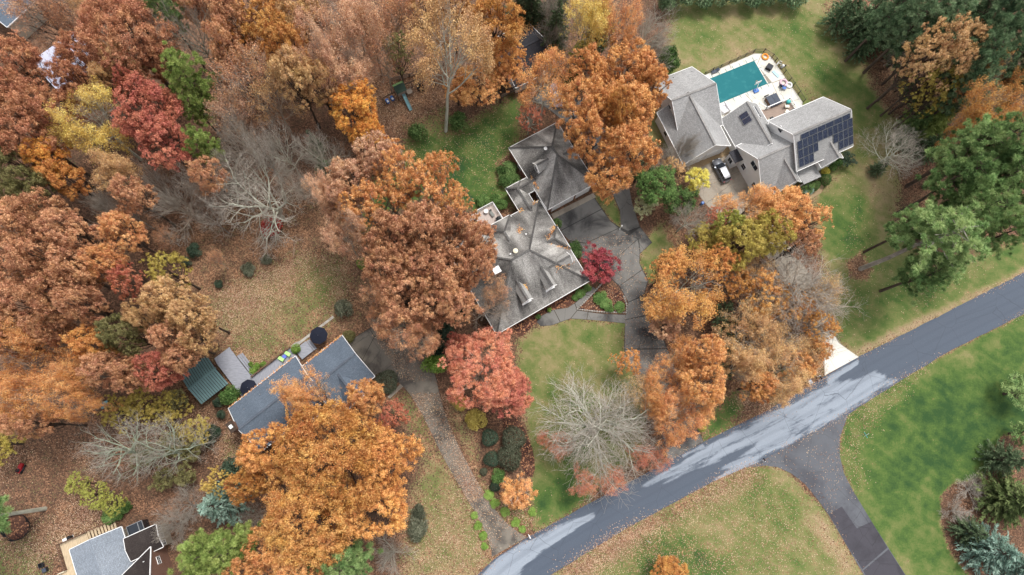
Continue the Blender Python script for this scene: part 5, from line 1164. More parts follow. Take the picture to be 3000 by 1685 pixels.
MB().lathe(c, [(.25, 0), (.28, .1), (.28, .7), (.1, .85)], 12).build('filter', M['white_plastic'], t); MB().tube([c+u*.3+Zv*.2, c+u*.9+Zv*.2], .14, 8).build('motor', M['dark_plastic'], t)
t, c, u, v = boxthing('white_pipe', 1965, 150, 0, (2, .2, .2), None, 'short white pipe lying on the lawn beside the bare grey trees', 'pipe', -.9)
MB().tube([c-u*.9+Zv*.1, c+u*.9+Zv*.1], .11, 8).build('tube', M['white_plastic'], t); MB().tube([c-u*.95+Zv*.1, c-u*.7+Zv*.1], .14, 8).build('collar', M['white_plastic'], t)

# ------------------------------------------------------------------ car on the pale drive
def loft(m, secs, closed=True):
    k0 = len(m.v); n = len(secs[0])
    for s in secs: m.v += [tuple(map(float, p)) for p in s]
    for i in range(len(secs)-1):
        for j in range(n): m.f.append((k0+i*n+j, k0+i*n+(j+1) % n, k0+(i+1)*n+(j+1) % n, k0+(i+1)*n+j))
    m.f.append(tuple(k0+j for j in reversed(range(n)))); m.f.append(tuple(k0+(len(secs)-1)*n+j for j in range(n))); return m
def suv(front, rear, label, paint):
    a, b = G(*front, .9), G(*rear, .9); d = a-b; d[2] = 0; d /= np.linalg.norm(d); r = np.array([d[1], -d[0], 0]); c = (a+b)/2; c[2] = .05
    t = thing('parked_car', c, label, 'car'); q = lambda x, y, z: c+d*x+r*y+Zv*z
    m = MB(); secs = []
    for x, w, zl, zb, zt in ((-2.32, .72, .5, .7, .86), (-2.25, .86, .36, .75, 1.02), (-1.7, .92, .28, .8, 1.08), (-.6, .94, .25, .8, 1.08), (.6, .94, .25, .8, 1.06), (1.15, .93, .27, .78, 1.03), (1.8, .90, .32, .72, .92), (2.2, .80, .4, .66, .80), (2.36, .58, .45, .6, .70)):
        secs.append([q(x, -w*.92, zl), q(x, -w, zb*.75), q(x, -w, zb), q(x, -w*.9, zt), q(x, 0, zt+.035), q(x, w*.9, zt), q(x, w, zb), q(x, w, zb*.75), q(x, w*.92, zl)])
    body = loft(m, secs).build('body', paint, t, True)
    m = MB(); secs = [[q(x, -w, zl), q(x, -w2, z), q(x, 0, z+.02), q(x, w2, z), q(x, w, zl)] for x, w, w2, zl, z in ((-2.2, .76, .70, 1.0, 1.04), (-1.85, .80, .64, 1.03, 1.55), (-1.4, .82, .66, 1.04, 1.63), (-.3, .83, .67, 1.04, 1.66), (.25, .82, .66, 1.03, 1.60), (1.2, .78, .70, 1.0, 1.04))]
    loft(m, secs).build('greenhouse_glass', M['glass'], t)
    m = MB(); secs = [[q(x, -w, z-.02), q(x, -w*.8, z+.035), q(x, 0, z+.055), q(x, w*.8, z+.035), q(x, w, z-.02)] for x, w, z in ((-1.9, .60, 1.55), (-1.4, .68, 1.63), (-.3, .69, 1.66), (.22, .66, 1.61))]
    rf = loft(m, secs).build('roof', plain('bright_silver_paint', (222, 224, 228), .3, .3, .04), t, True)
    for s in (-1, 1): MB().tube([q(-1.7, s*.62, 1.68), q(-.1, s*.63, 1.74)], .025, 5).build('roof_rail', M['black'], rf)
    for s in (-1, 1):
        for x0, x1 in ((-.5, -.52), (.35, .36), (-1.35, -1.36)): MB().bar(q(x0, s*.84, 1.04), q(x1, s*.69, 1.62), .1, .04).build('pillar', paint, t)
        MB().box(q(.85, s*1.02, 1.05), d*.1, r*.11, Zv*.07).build('wing_mirror', paint, t)
        MB().box(q(2.12, s*.62, .74), d*.16+r*s*-.05, r*.16, Zv*.07).build('headlight', M['white_plastic'], t)
        MB().box(q(-2.26, s*.68, .92), d*.06, r*.15, Zv*.1).build('tail_light', M['red_paint'], t)
        for x in (-1.4, 1.42):
            m = MB(); cc = q(x, s*.84, .34); ring_ = []
            for rad, off in ((.2, -.12), (.34, -.12), (.36, 0), (.34, .12), (.2, .12)): ring_.append([cc+d*rad*math.cos(k*.3927)+Zv*rad*math.sin(k*.3927)+r*off for k in range(16)])
            wl = loft(m, ring_).build('wheel', M['rubber'], t); m = MB(); cc2 = cc+r*s*.13
            loft(m, [[cc2+d*.22*math.cos(k*.5236)+Zv*.22*math.sin(k*.5236)+r*o_ for k in range(12)] for o_ in (-.02, .02)]).build('rim', M['grey_metal'], wl)
    MB().box(q(-2.3, 0, .62), d*.05, r*.3, Zv*.08).build('number_plate', M['white_plastic'], t)
suv((2096, 463), (2133, 534), 'silver estate car with a bright roof parked on the pale drive', plain('dark_silver_paint', (122, 125, 132), .3, .5, .05))
def van():
    a, b = G(1622, 245, 1.2), G(1638, 305, 1.2); d = (a-b); d[2] = 0; d /= np.linalg.norm(d); r = np.array([d[1], -d[0], 0]); c = (a+b)/2; c[2] = .03; q = lambda x, y, z: c+d*x+r*y+Zv*z
    t = thing('covered_boat', c, 'pale lavender-covered boat on its trailer parked under the twisted half-bare tree', 'boat'); cov = plain('pale_lavender_cover', (200, 200, 216), .6, 0, .1, 1)
    m = MB(); loft(m, [[q(x, -w, .6), q(x, -w, .95), q(x, -w*.4, z), q(x, w*.4, z), q(x, w, .95), q(x, w, .6)] for x, w, z in ((-2.4, .75, 1.1), (-1.9, .98, 1.4), (-.3, 1.05, 1.75), (.9, .95, 1.5), (1.8, .7, 1.2), (2.5, .2, 1.0))]).build('cover', cov, t)
    m = MB(); loft(m, [[q(x, -w, .55), q(x, 0, .3), q(x, w, .55)] for x, w in ((-2.3, .8), (.8, .9), (2.3, .25))]).build('hull', M['white_plastic'], t)
    for s in (-1, 1):
        m = MB(); cc = q(-.6, s*.95, .3); loft(m, [[cc+d*rad*math.cos(k*.5236)+Zv*rad*math.sin(k*.5236)+r*o_ for k in range(12)] for rad, o_ in ((.3, -.1), (.3, .1))]).build('wheel', M['rubber'], t)
    MB().bar(q(-2.2, 0, .25), q(3.0, 0, .3), .12, .1).build('trailer_frame', M['grey_metal'], t)
van()

# ------------------------------------------------------------------ play area
pc = G(1170, 255, 3.0); pc[2] = 0; ps = thing('play_set', pc, 'timber play tower with green canvas roof, slide and swing beam on leaf litter', 'play set')
pa = R_(28); pu, pv = np.array([math.cos(pa), math.sin(pa), 0]), np.array([-math.sin(pa), math.cos(pa), 0]); q = lambda x, y, z: pc+pu*x+pv*y+Zv*z
for x in (-.85, .85):
    for y in (-.7, .7): MB().bar(q(x, y, 0), q(x, y, 3.1), .1, .1).build('post', M['wood_dark'], ps)
MB().box(q(0, 0, 1.5), pu*.9, pv*.75, Zv*.04).build('platform', M['wood_grey'], ps)
m = MB(); m.shell([q(-1.0, -.95, 2.75), q(1.0, -.95, 2.75), q(1.0, .25, 3.5), q(-1.0, .25, 3.5)], [(0, 1, 2, 3)], .03); m.build('canvas_roof', M['green_tarp'], ps)
m = MB(); m.shell([q(-1.0, .25, 3.5), q(1.0, .25, 3.5), q(1.0, .95, 2.9), q(-1.0, .95, 2.9)], [(0, 1, 2, 3)], .03); m.build('canvas_back', M['moss_tarp'], ps)
for s in (-1, 1): MB().bar(q(s*.8, -.75, 1.9), q(s*.8, .75, 1.9), .04, .5).build('side_board', M['wood_grey'], ps)
m = MB(); sl_ = [(-.75, 1.5), (-1.3, 1.35), (-2.6, .55), (-3.3, .25), (-3.6, .22)]
for (y0, z0_), (y1, z1_) in zip(sl_[:-1], sl_[1:]): m.shell([q(-.05, y1, z1_), q(.5, y1, z1_), q(.5, y0, z0_), q(-.05, y0, z0_)], [(0, 1, 2, 3)], .04); m.bar(q(-.05, y0, z0_+.1), q(-.05, y1, z1_+.1), .05, .2); m.bar(q(.5, y0, z0_+.1), q(.5, y1, z1_+.1), .05, .2)
m.build('slide', M['slide_blue'], ps)
MB().bar(q(.9, .25, 2.5), q(6.4, .25, 2.5), .12, .14).build('swing_beam', M['wood_dark'], ps)
for s in (-1, 1): MB().bar(q(6.4, .25, 2.5), q(6.6, .25+s*1.3, 0), .1, .1).build('beam_leg', M['wood_dark'], ps)
MB().bar(q(-.9, 0, 2.0), q(-3.4, 0, 2.0), .1, .1).build('monkey_beam', M['wood_dark'], ps)
for s in (-1, 1): MB().bar(q(-3.4, 0, 2.0), q(-3.5, s*.5, 0), .09, .09).build('beam_leg', M['wood_dark'], ps)
for k in range(2): MB().bar(q(2.2+1.4*k, .25, .5), q(2.7+1.4*k, .25, .5), .2, .03).build('swing_seat', M['black'], ps); MB().bar(q(2.2+1.4*k, .25, .5), q(2.2+1.4*k, .25, 2.45), .02, .02).build('swing_chain', M['grey_metal'], ps); MB().bar(q(2.7+1.4*k, .25, .5), q(2.7+1.4*k, .25, 2.45), .02, .02).build('swing_chain', M['grey_metal'], ps)
MB().box(q(1.5, -.5, 1.0), pu*.5, pv*.5, Zv*.04).build('lower_platform', M['wood_grey'], ps)
for x in (1.05, 1.95): MB().bar(q(x, -.95, 0), q(x, -.95, 1.7), .08, .08).build('post', M['wood_grey'], ps); MB().bar(q(x, -.05, 0), q(x, -.05, 1.7), .08, .08).build('post', M['wood_grey'], ps)
for k in range(4): MB().bar(q(-.7, -.8-.12*k, 1.3-.3*k), q(-.25, -.8-.12*k, 1.3-.3*k), .09, .05).build('ladder_rung', M['wood_grey'], ps)
c = G(1233, 257, .25); tt = thing('big_tyre', (c[0], c[1], 0), 'big black tractor tyre lying flat beside the swing beam', 'tyre')
MB().lathe((c[0], c[1], 0), [(.36, .02), (.6, .0), (.68, .1), (.68, .36), (.6, .46), (.36, .44), (.33, .23), (.36, .02)], 20).build('tread', M['rubber'], tt, True)
m = MB()
for k in range(20): a = k*.314; p = np.array([c[0]+.69*math.cos(a), c[1]+.69*math.sin(a), .23]); m.box(p, np.array([math.cos(a), math.sin(a), 0])*.03, np.array([-math.sin(a), math.cos(a), 0])*.05, Zv*.16)
m.build('lugs', M['rubber'], tt)
for x, y, lb in ((1135, 296, 'blue and white ride-on toy car farther from the slide'), (1149, 288, 'blue and white ride-on toy car close by the slide')):
    c = G(x, y, .3); c[2] = 0; t = thing('toy_car', c, lb, 'toy car'); u, v = np.array([.5, -.86, 0]), np.array([.86, .5, 0])
    m = MB(); loft(m, [[c+u*a-v*w+Zv*.12, c+u*a-v*w*.9+Zv*h, c+u*a+v*w*.9+Zv*h, c+u*a+v*w+Zv*.12] for a, w, h in ((-.5, .2, .36), (-.35, .28, .44), (.0, .3, .4), (.35, .28, .36), (.5, .18, .3))]).build('body', M['blue_plastic'], t)
    MB().box(c+u*.15+Zv*.46, u*.16, v*.16, Zv*.06).build('seat', M['white_plastic'], t); MB().box(c+u*.32+Zv*.5, u*.05, v*.2, Zv*.12).build('backrest', M['white_plastic'], t)
    for a in (-.33, .33):
        for s in (-1, 1): MB().lathe(c+u*a+v*s*.29+Zv*.13, [(.13, -.03), (.13, .03)], 10, 1).build('wheel', M['rubber'], t)

# ------------------------------------------------------------------ street things
def mailbox(px, py, label, ang, col='white_plastic', box='white_plastic'):
    c = G(px, py, 0); t = thing('mailbox', c, label, 'mailbox'); d = np.array([math.cos(ang), math.sin(ang), 0]); r = np.array([-d[1], d[0], 0])
    MB().box(c+Zv*.55, d*.06, r*.06, Zv*.57).build('post', M[col], t); MB().bar(c+Zv*.95-d*.15, c+Zv*.95+d*.55, .08, .08).build('arm', M[col], t)
    m = MB(); loft(m, [[c+d*x+r*.1*math.cos(k*math.pi/5)*1.0+Zv*(1.12+.13*math.sin(k*math.pi/5)) for k in range(6)]+[c+d*x-r*.1+Zv*1.0, c+d*x+r*.1+Zv*1.0] for x in (0, .55)]).build('box', M[box], t)
    MB().box(c+d*.3+r*.12+Zv*1.2, d*.09, r*.008, Zv*.04).build('flag', M['red_paint'], t)
ra = R_(27.8)-math.pi/2
mailbox(1548, 1566, 'white mailbox at the mouth of the long concrete driveway', ra, box='white_plastic'); mailbox(1920, 1362, 'white mailbox beside the mouth of the dark driveway', ra); mailbox(2394, 1104, 'white mailbox with dark box beside the bleached driveway apron', ra, box='black'); mailbox(2234, 1350, 'pale mailbox standing at the corner of the side road', ra+math.pi, 'white_plastic', 'black')
t, c, u, v = boxthing('wheeled_bin', 2370, 1120, 0, (.6, .7, 1.1), None, 'grey wheeled bin standing on leaves near the dark mailbox', 'bin', ra)
m = MB(); loft(m, [[c+u*a*s+v*b*s+Zv*z for a, b in ((-.28, -.3), (.28, -.3), (.28, .3), (-.28, .3))] for s, z in ((.8, .08), (1, 1.0))]).build('body', M['grey_vinyl'], t); MB().box(c+Zv*1.04, u*.32, v*.34, Zv*.04).build('lid', plain('pale_grey_lid', (150, 160, 172), .4), t)
for s in (-1, 1): MB().lathe(c+u*s*.25-v*.3+Zv*.12, [(.12, -.03), (.12, .03)], 10, 0).build('wheel', M['rubber'], t)
t, c, u, v = boxthing('yard_sign', 2354, 1112, 0, (.6, .1, .7), None, 'small grey sign on stakes beside the wheeled bin', 'sign', ra+1.2)
MB().box(c+Zv*.55, u*.3, v*.015, Zv*.22).build('board', M['grey_metal'], t)
for s in (-1, 1): MB().bar(c+u*s*.2, c+u*s*.2+Zv*.4, .02, .02).build('stake', M['grey_metal'], t)
c = G(2512, 1275, 0); t = thing('street_name_sign', c, 'street sign post with crossed pale teal name blades at the road junction', 'street sign'); MB().tube([c, c+Zv*2.5], .03, 6).build('post', M['grey_metal'], t)
MB().box(c+Zv*2.55, np.array([.2, -.45, 0]), np.array([.012, .006, 0]), Zv*.09).build('name_blade', M['teal_plastic'], t); MB().box(c+Zv*2.75, np.array([.42, .22, 0]), np.array([-.006, .012, 0]), Zv*.09).build('name_blade', plain('pale_sign_metal', (170, 180, 176), .4), t)
c = G(1892, 1582, 0); t = thing('road_sign', c, 'grey-backed road sign on a thin post in the leaf-strewn verge', 'road sign'); MB().tube([c, c+Zv*2.2], .03, 6).build('post', M['grey_metal'], t); MB().box(c+Zv*1.95, np.array([.28, -.12, 0]), np.array([.008, .015, 0]), Zv*.3).build('plate', M['grey_metal'], t)
c = G(1815, 672, 0); t = thing('lamp_post', c, 'short white lamp post at the fork of the dark driveway', 'lamp post'); MB().lathe(c, [(.12, 0), (.12, .3), (.06, .4), (.05, 1.7)], 10).build('post', M['white_plastic'], t); MB().lathe(c+Zv*1.7, [(.06, 0), (.13, .05), (.16, .35), (.05, .48)], 6).build('lantern', M['white_plastic'], t)
t, c, u, v = boxthing('blue_barrel', 2057, 596, 0, (.6, .6, .9), None, 'blue plastic barrel beside the bare trees by the pale drive', 'barrel')
MB().lathe(c, [(.27, 0), (.3, .2), (.29, .3), (.3, .6), (.27, .88), (.2, .9)], 14).build('drum', M['blue_plastic'], t); MB().lathe(c+Zv*.9, [(.05, 0), (.04, .04)], 8).build('bung', M['white_plastic'], t)
t, c, u, v = boxthing('wheeled_bin', 2157, 470, 0, (.6, .7, 1.1), None, 'black bin against the white house wall by the pale drive', 'bin', WA)
m = MB(); loft(m, [[c+u*a*s+v*b*s+Zv*z for a, b in ((-.3, -.3), (.3, -.3), (.3, .3), (-.3, .3))] for s, z in ((.8, .06), (1, .9))]).build('body', M['black'], t); MB().box(c+Zv*.94, u*.33, v*.33, Zv*.04).build('lid', M['dark_plastic'], t)
# lower-left yard
c = G(48, 1545, .9); c[2] = 0; t = thing('trampoline', c, 'round black trampoline with sagging net full of leaves', 'trampoline'); n = 16
m = MB(); m.tube([c+np.array([1.9*math.cos(k*.3927), 1.9*math.sin(k*.3927), .85]) for k in range(17)], .05, 5); m.build('frame', M['black'], t)
m = MB(); m.lathe(c+Zv*.8, [(1.85, 0), (1.0, -.08), (.1, -.12)], 20); m.build('mat', M['mulch'], t)
m = MB()
for k in range(n):
    a0, a1 = k*.3927, (k+1)*.3927; z0_, z1_ = 1.5+.25*math.sin(k*1.7), 1.5+.25*math.sin((k+1)*1.7)
    if k % 5: m.shell([c+np.array([1.95*math.cos(a0), 1.95*math.sin(a0), .85]), c+np.array([1.95*math.cos(a1), 1.95*math.sin(a1), .85]), c+np.array([2.0*math.cos(a1), 2.0*math.sin(a1), z1_]), c+np.array([2.0*math.cos(a0), 2.0*math.sin(a0), z0_])], [(0, 1, 2, 3)], .01)
m.build('net', M['dark_plastic'], t)
for k in range(6): a = k*1.047; MB().bar(c+np.array([1.9*math.cos(a), 1.9*math.sin(a), 0]), c+np.array([1.95*math.cos(a), 1.95*math.sin(a), 1.9]), .05, .05).build('pole', M['black'], t)
t, c, u, v = boxthing('lawn_mower', 58, 1373, 0, (1.5, .8, .9), None, 'red ride-on mower standing on the brown leaf litter', 'mower', 1.2)
m = MB(); loft(m, [[c+u*a-v*w+Zv*.3, c+u*a-v*w+Zv*h, c+u*a+v*w+Zv*h, c+u*a+v*w+Zv*.3] for a, w, h in ((.1, .28, .75), (.6, .26, .78), (.85, .2, .62))]).build('hood', M['red_paint'], t)
MB().box(c-u*.3+Zv*.4, u*.4, v*.32, Zv*.1).build('fender', M['red_paint'], t); MB().box(c-u*.3+Zv*.6, u*.2, v*.2, Zv*.05).build('seat', M['black'], t); MB().box(c-u*.5+Zv*.78, u*.04, v*.2, Zv*.16).build('backrest', M['black'], t)
MB().bar(c+u*.15+Zv*.7, c-u*.02+Zv*.95, .03, .03).build('steering_column', M['grey_metal'], t); MB().box(c+Zv*.2, u*.35, v*.5, Zv*.09).build('cutting_deck', M['dark_plastic'], t)
for a, rr in ((.6, .18), (-.45, .26)):
    for s in (-1, 1):
        m = MB(); cc = c+u*a+v*s*.4+Zv*rr; loft(m, [[cc+u*rr*math.cos(k*.5236)+Zv*rr*math.sin(k*.5236)+v*o_ for k in range(12)] for o_ in (-.09, .09)]).build('wheel', M['rubber'], t)
for k, (x, y) in enumerate(((121, 1656), (132, 1670))):
    t, c, u, v = boxthing('crate', x, y, 0, (.6, .6, .6), None, ('open black crate beside the tan deck', 'closed dark crate beside the tan deck')[k], 'crate', S.ang)
    for s in (-1, 1): MB().box(c+u*s*.3+Zv*.3, u*.03, v*.33, Zv*.3).build('side', M['dark_plastic'], t); MB().box(c+v*s*.3+Zv*.3, u*.27, v*.03, Zv*.3).build('side', M['dark_plastic'], t)
    MB().box(c+Zv*(.08 if k == 0 else .6), u*.27, v*.27, Zv*.03).build('floor' if k == 0 else 'lid', M['grey_vinyl'] if k else M['black'], t)
t, c, u, v = boxthing('generator', 202, 1578, 0, (1.6, .7, .8), None, 'pale and black garden machine beside the deck railing', 'machine', S.ang)
MB().box(c-u*.5+Zv*.35, u*.35, v*.3, Zv*.3).build('tank', M['white_plastic'], t); MB().box(c+u*.15+Zv*.4, u*.3, v*.32, Zv*.35).build('engine', M['black'], t); m = MB(); m.tube([c+u*.45+v*.25+Zv*.4, c+u*.9+v*.25+Zv*.8, c+u*.9-v*.25+Zv*.8, c+u*.45-v*.25+Zv*.4], .03, 5); m.build('handle', M['grey_metal'], t)
for s in (-1, 1): MB().lathe(c+v*s*.36+Zv*.2, [(.2, -.05), (.2, .05)], 10, 1).build('wheel', M['rubber'], t)
t, c, u, v = boxthing('compost_bin', 310, 1186, 0, (1.2, 1, .9), None, 'green-grey box in the leaf litter under the tan trees', 'bin', .4)
MB().box(c+Zv*.4, u*.55, v*.45, Zv*.4).build('body', M['green_tarp'], t); MB().box(c+Zv*.84, u*.6, v*.5, Zv*.05).build('lid', M['slide_blue'], t)
# ------------------------------------------------------------------ trees and shrubs where they stand
def woods(kind, pal, h, label, group, spots, bark='dark'):
    for q in spots:
        x, y, r = q[:3]; plant(kind, x, y, r, h*(1+.08*math.sin(x*.7+y)), pal, q[3] if len(q) > 3 and q[3] else label, bark, group=group, base=q[4] if len(q) > 4 else None)
# -- wood on the left
woods('oakM', 'rust', 22, 'rust brown oak in the wood round the pale metal-roofed barn', 'rust oaks round the barn', [(60,200,75,'rust oak at the tan house side of the pale metal roof'),(40,300,85,'rust oak below the tan house side of the pale metal roof'),(150,330,80,'rust oak left of the half-bare yellow tree below the pale metal roof'),(255,185,72,'rust oak standing over the middle of the pale metal roof'),(95,400,80,'rust oak above the bright orange-yellow tree'),(235,265,55,'small rust oak above the half-bare yellow tree'),(20,400,60,'rust oak above the olive-tan trees')])
plant('oakL', 375, 115, 128, 25, 'rust', 'big dense rust-red oak beside the pale metal-roofed barn')
plant('oakM', 470, 180, 62, 20, 'rust', 'smaller rust oak tucked against the big rust-red oak')
plant('wisp', 110, 60, 92, 23, 'pinkbrown', 'wispy pink-brown tree hanging over the tan house', 'dark', base=(300,175)); plant('wisp', 195, 30, 75, 23, 'brown', 'wispy brown tree behind the pale metal-roofed barn', 'dark'); plant('wisp', 255, 45, 60, 22, 'tan', 'thin tan tree between the barn and the big rust-red oak', 'grey')
plant('oakM', 375, 205, 48, 22, 'tan', 'narrow tan-leaved tree below the big rust-red oak'); plant('oakM', 330, 255, 42, 20, 'tan', 'small tan-leaved tree touching the dark red maple')
plant('oakM', 440, 330, 95, 23, 'red', 'dense dark red maple crown standing below the rust oaks'); plant('oakM', 490, 430, 80, 21, 'red', 'lower dark red maple beside the two light green pines'); plant('oakM', 400, 265, 40, 20, 'red', 'small red maple crown at the back of the dark red maple')
plant('half', 285, 360, 105, 23, 'yellow', 'half-bare yellow tree with pale limbs beside the dark red maple', 'pale'); plant('half', 330, 520, 75, 20, 'tan', 'low half-bare tree with pale limbs below the half-bare yellow tree', 'pale')
plant('oakM', 155, 470, 62, 19, 'bright', 'bright orange-yellow tree below the half-bare yellow tree'); plant('oakM', 200, 530, 55, 18, 'orange', 'orange tree beneath the bright orange-yellow tree')
woods('oakM', 'olive', 20, 'olive-tan tree at the frayed edge of the left wood', 'olive-tan trees of the left wood', [(40,480,70),(100,560,55),(45,570,45)])
plant('fan', 40, 620, 60, 12, None, 'grey bare thicket between the olive-tan trees and the brown oaks', 'grey', 'shrub')
plant('pine', 550, 230, 74, 22, 'pinelight', 'bright green pine standing alone above the red maple', name='pine_tree'); plant('pine', 594, 425, 52, 19, 'pinelight', 'smaller light green pine beside the dark red maple'); plant('pine', 470, 20, 52, 24, 'pine', 'green pine behind the pale bare tree'); plant('pine', 575, 315, 45, 16, 'pinelight', 'low light green pine between the two bright pines')
plant('bare', 560, 95, 88, 23, None, 'pale silvery bare tree beside the big rust-red oak', 'pale')
woods('oakM', 'brown', 23, 'brown oak in the wood behind the pale silvery bare tree', 'brown oaks behind the silvery tree', [(620,25,62),(690,70,60),(665,145,50),(560,10,50)])
plant('airy', 690, 150, 55, 19, 'orange', 'thin orange-yellow tree between the golden oaks and the silvery bare tree')
woods('oakM', 'gold', 24, 'golden oak in the wood above the pink half-bare trees', 'golden oaks of the wood', [(770,50,85),(835,140,75)]); woods('oakM', 'tan', 23, 'tan-gold oak in the wood above the bright orange maple', 'tan-gold oaks of the wood', [(880,60,70),(870,240,70),(935,250,50)])
plant('wisp', 720, 230, 105, 24, 'brown', 'half-bare brown tree below the golden oaks', 'tan'); plant('wisp', 800, 300, 80, 21, 'tan', 'lower tan wispy tree beside the tan-gold oaks', 'tan'); plant('wisp', 680, 330, 75, 20, 'pinkbrown', 'pink-tinged wispy tree beside the bright green pine', 'tan')
woods('half', 'pinkbrown', 25, 'pink-brown oak of the wood behind the play set', 'pink-brown oaks behind the play set', [(960,90,100,'tallest pink-brown oak behind the play set, next to the tan-gold oaks'),(1010,190,85,'pink-brown oak directly above the brilliant orange maple'),(1080,70,80,'pink-brown oak next to the thin brown trees of the picket fence'),(920,180,60,'small pink-brown oak squeezed among the tan-gold oaks')], 'tan')
woods('wisp', 'brown', 23, 'thin brown tree in the wood behind the picket fence', 'thin brown trees behind the picket fence', [(1150,60,75),(1190,20,60),(1030,20,60),(1120,150,60)], 'tan')
plant('airy', 1165, 165, 50, 17, 'olive', 'thin olive-yellow tree behind the play set fence'); plant('airy', 1250, 40, 60, 21, 'tan', 'thin tan tree behind the tall pale-trunked tree'); plant('oakM', 1330, 10, 60, 22, 'gold', 'golden crown behind the tall pale-trunked tree')
plant('half', 1320, 130, 135, 31, 'tan', 'tall tree with pale trunk and thin tan leaves above the play area', 'pale', base=(1306,384))
plant('oakM', 1450, 75, 82, 24, 'gold', 'golden-orange tree behind the tall pale-trunked tree'); plant('oakM', 1480, 175, 66, 14, 'orange', 'orange tree leaning over the white panelled outbuilding'); plant('oakM', 1395, 250, 75, 11, 'oakorange', 'brown-orange tree at the foot of the tall pale-trunked tree'); plant('oakM', 1340, 255, 45, 10, 'oakorange', 'small brown-orange tree beside the tall pale trunk'); plant('airy', 1470, 240, 55, 11, 'oakorange', 'thin brown-orange tree by the white panelled outbuilding')
plant('oakM', 1040, 320, 78, 17, 'bright', 'brilliant orange maple standing alone beside the play set'); plant('oakM', 1085, 400, 55, 14, 'bright', 'lower brilliant orange maple crown toward the green lawn')
woods('spruce', 'evergreen', 17, 'dark evergreen in the shade above the charcoal-roofed outbuilding', 'dark evergreens above the outbuilding', [(1530,-8,60),(1625,90,45),(1640,50,45),(1605,5,50),(1560,10,40)]); plant('fan', 1630, 100, 62, 12, None, 'tangle of brown bare stems behind the charcoal-roofed outbuilding', 'grey', 'shrub'); plant('bare', 1620, 30, 60, 18, None, 'grey bare tree among the dark evergreens', 'grey')
plant('half', 1715, 55, 82, 23, 'yellow', 'yellow half-bare tree beside the grey bare trees', 'pale'); plant('airy', 1755, 95, 45, 18, 'yellow', 'small yellow tree below the yellow half-bare tree'); plant('half', 1815, 70, 70, 23, 'salmon', 'salmon-orange thin tree beside the grey bare trees', 'dark'); plant('airy', 1700, 165, 34, 11, 'chartreuse', 'yellow-green sapling behind the twisted half-bare tree'); plant('shrub', 1740, 130, 40, 6, 'evergreen', 'dark shrub under the yellow half-bare tree', cat='shrub')
plant('bare', 1895, 70, 88, 22, None, 'grey bare tree at the edge of the back lawn', 'pale'); plant('fan', 1915, 150, 62, 12, None, 'low grey bare tree spreading over the lawn edge', 'grey', 'tree', name='bare_tree'); plant('fan', 1830, 140, 50, 11, None, 'brownish bare thicket behind the orange oaks', 'grey', 'shrub'); plant('shrub', 1955, 165, 30, 5, 'greenshrub', 'green shrub under the grey bare tree at the lawn edge', cat='shrub'); plant('shrub', 1965, 190, 26, 5, 'greenshrub', 'green shrub at the corner of the pale garage', cat='shrub')
# -- big orange oaks between the two houses
woods('oakM', 'oakorange', 23, 'big orange oak over the drive between the garage and the pale garage', 'orange oaks between the garages', [(1730,215,62,'orange oak beside the yellow-green sapling behind the twisted tree',(1760,335)),(1840,205,80,'orange oak below the salmon-orange thin tree'),(1710,320,78,'orange oak between the lavender boat and the golden crown'),(1830,320,92,'broad orange oak directly round the golden crown',(1815,415)),(1725,410,66,'orange oak spreading over the garage ridge of the brick house',(1720,500)),(1850,440,80,'orange oak beside the white wall of the pale garage',(1856,530)),(1785,515,66,'lowest orange oak above the green strip beside the dark driveway',(1772,575)),(1900,270,55,'orange oak leaning on the back corner of the pale garage roof')]); plant('oakM', 1820, 330, 50, 26, 'gold', 'golden crown rising from the middle of the orange oaks', base=(1826,450))
plant('half', 1600, 255, 92, 19, 'oakorange', 'twisted half-bare tree with pale limbs beside the garage', 'pale'); plant('airy', 1555, 345, 42, 10, 'redorange', 'low rusty tree against the back of the garage', 'pale')
plant('shrub', 1680, 240, 36, 6, 'greenshrub', 'dark green shrub behind the twisted half-bare tree', cat='shrub')
# -- left side, lower
woods('oakM', 'brown', 23, 'pale brown oak of the wood beside the orange maple', 'pale brown oaks of the left wood', [(60,660,85,'pale brown oak just below the grey bare thicket in the left wood'),(150,640,72,'pale brown oak below the olive-tan trees'),(220,690,68,'pale brown oak touching the glowing orange maple'),(50,780,85,'pale brown oak inside the left wood with brown oaks on all sides'),(150,770,80,'pale brown oak between the inner brown oak and the lower orange maple'),(235,790,70,'pale brown oak beside the lower glowing orange maple'),(80,890,80,'pale brown oak above the small brown oak of the wood edge'),(180,880,72,'pale brown oak above the thin orange-tan oaks'),(260,900,55,'small pale brown oak beside the orange-tan oak'),(30,950,60,'smallest pale brown oak at the top of the thin orange-tan oaks')])
plant('fan', 300, 600, 70, 13, None, 'grey bare thicket above the orange maple', 'grey', 'shrub'); plant('bare', 360, 610, 60, 17, None, 'thin grey bare tree above the orange maple', 'grey')
plant('oakM', 370, 690, 62, 20, 'salmon', 'glowing orange maple beside the pale brown oaks'); plant('oakM', 320, 780, 58, 20, 'salmon', 'lower glowing orange maple crown among pale brown oaks'); plant('airy', 395, 830, 55, 19, 'redorange', 'pinkish thin maple below the glowing orange maple'); plant('airy', 500, 800, 62, 17, 'yellowolive', 'thin yellow-olive tree beside the leaf-strewn lawn')
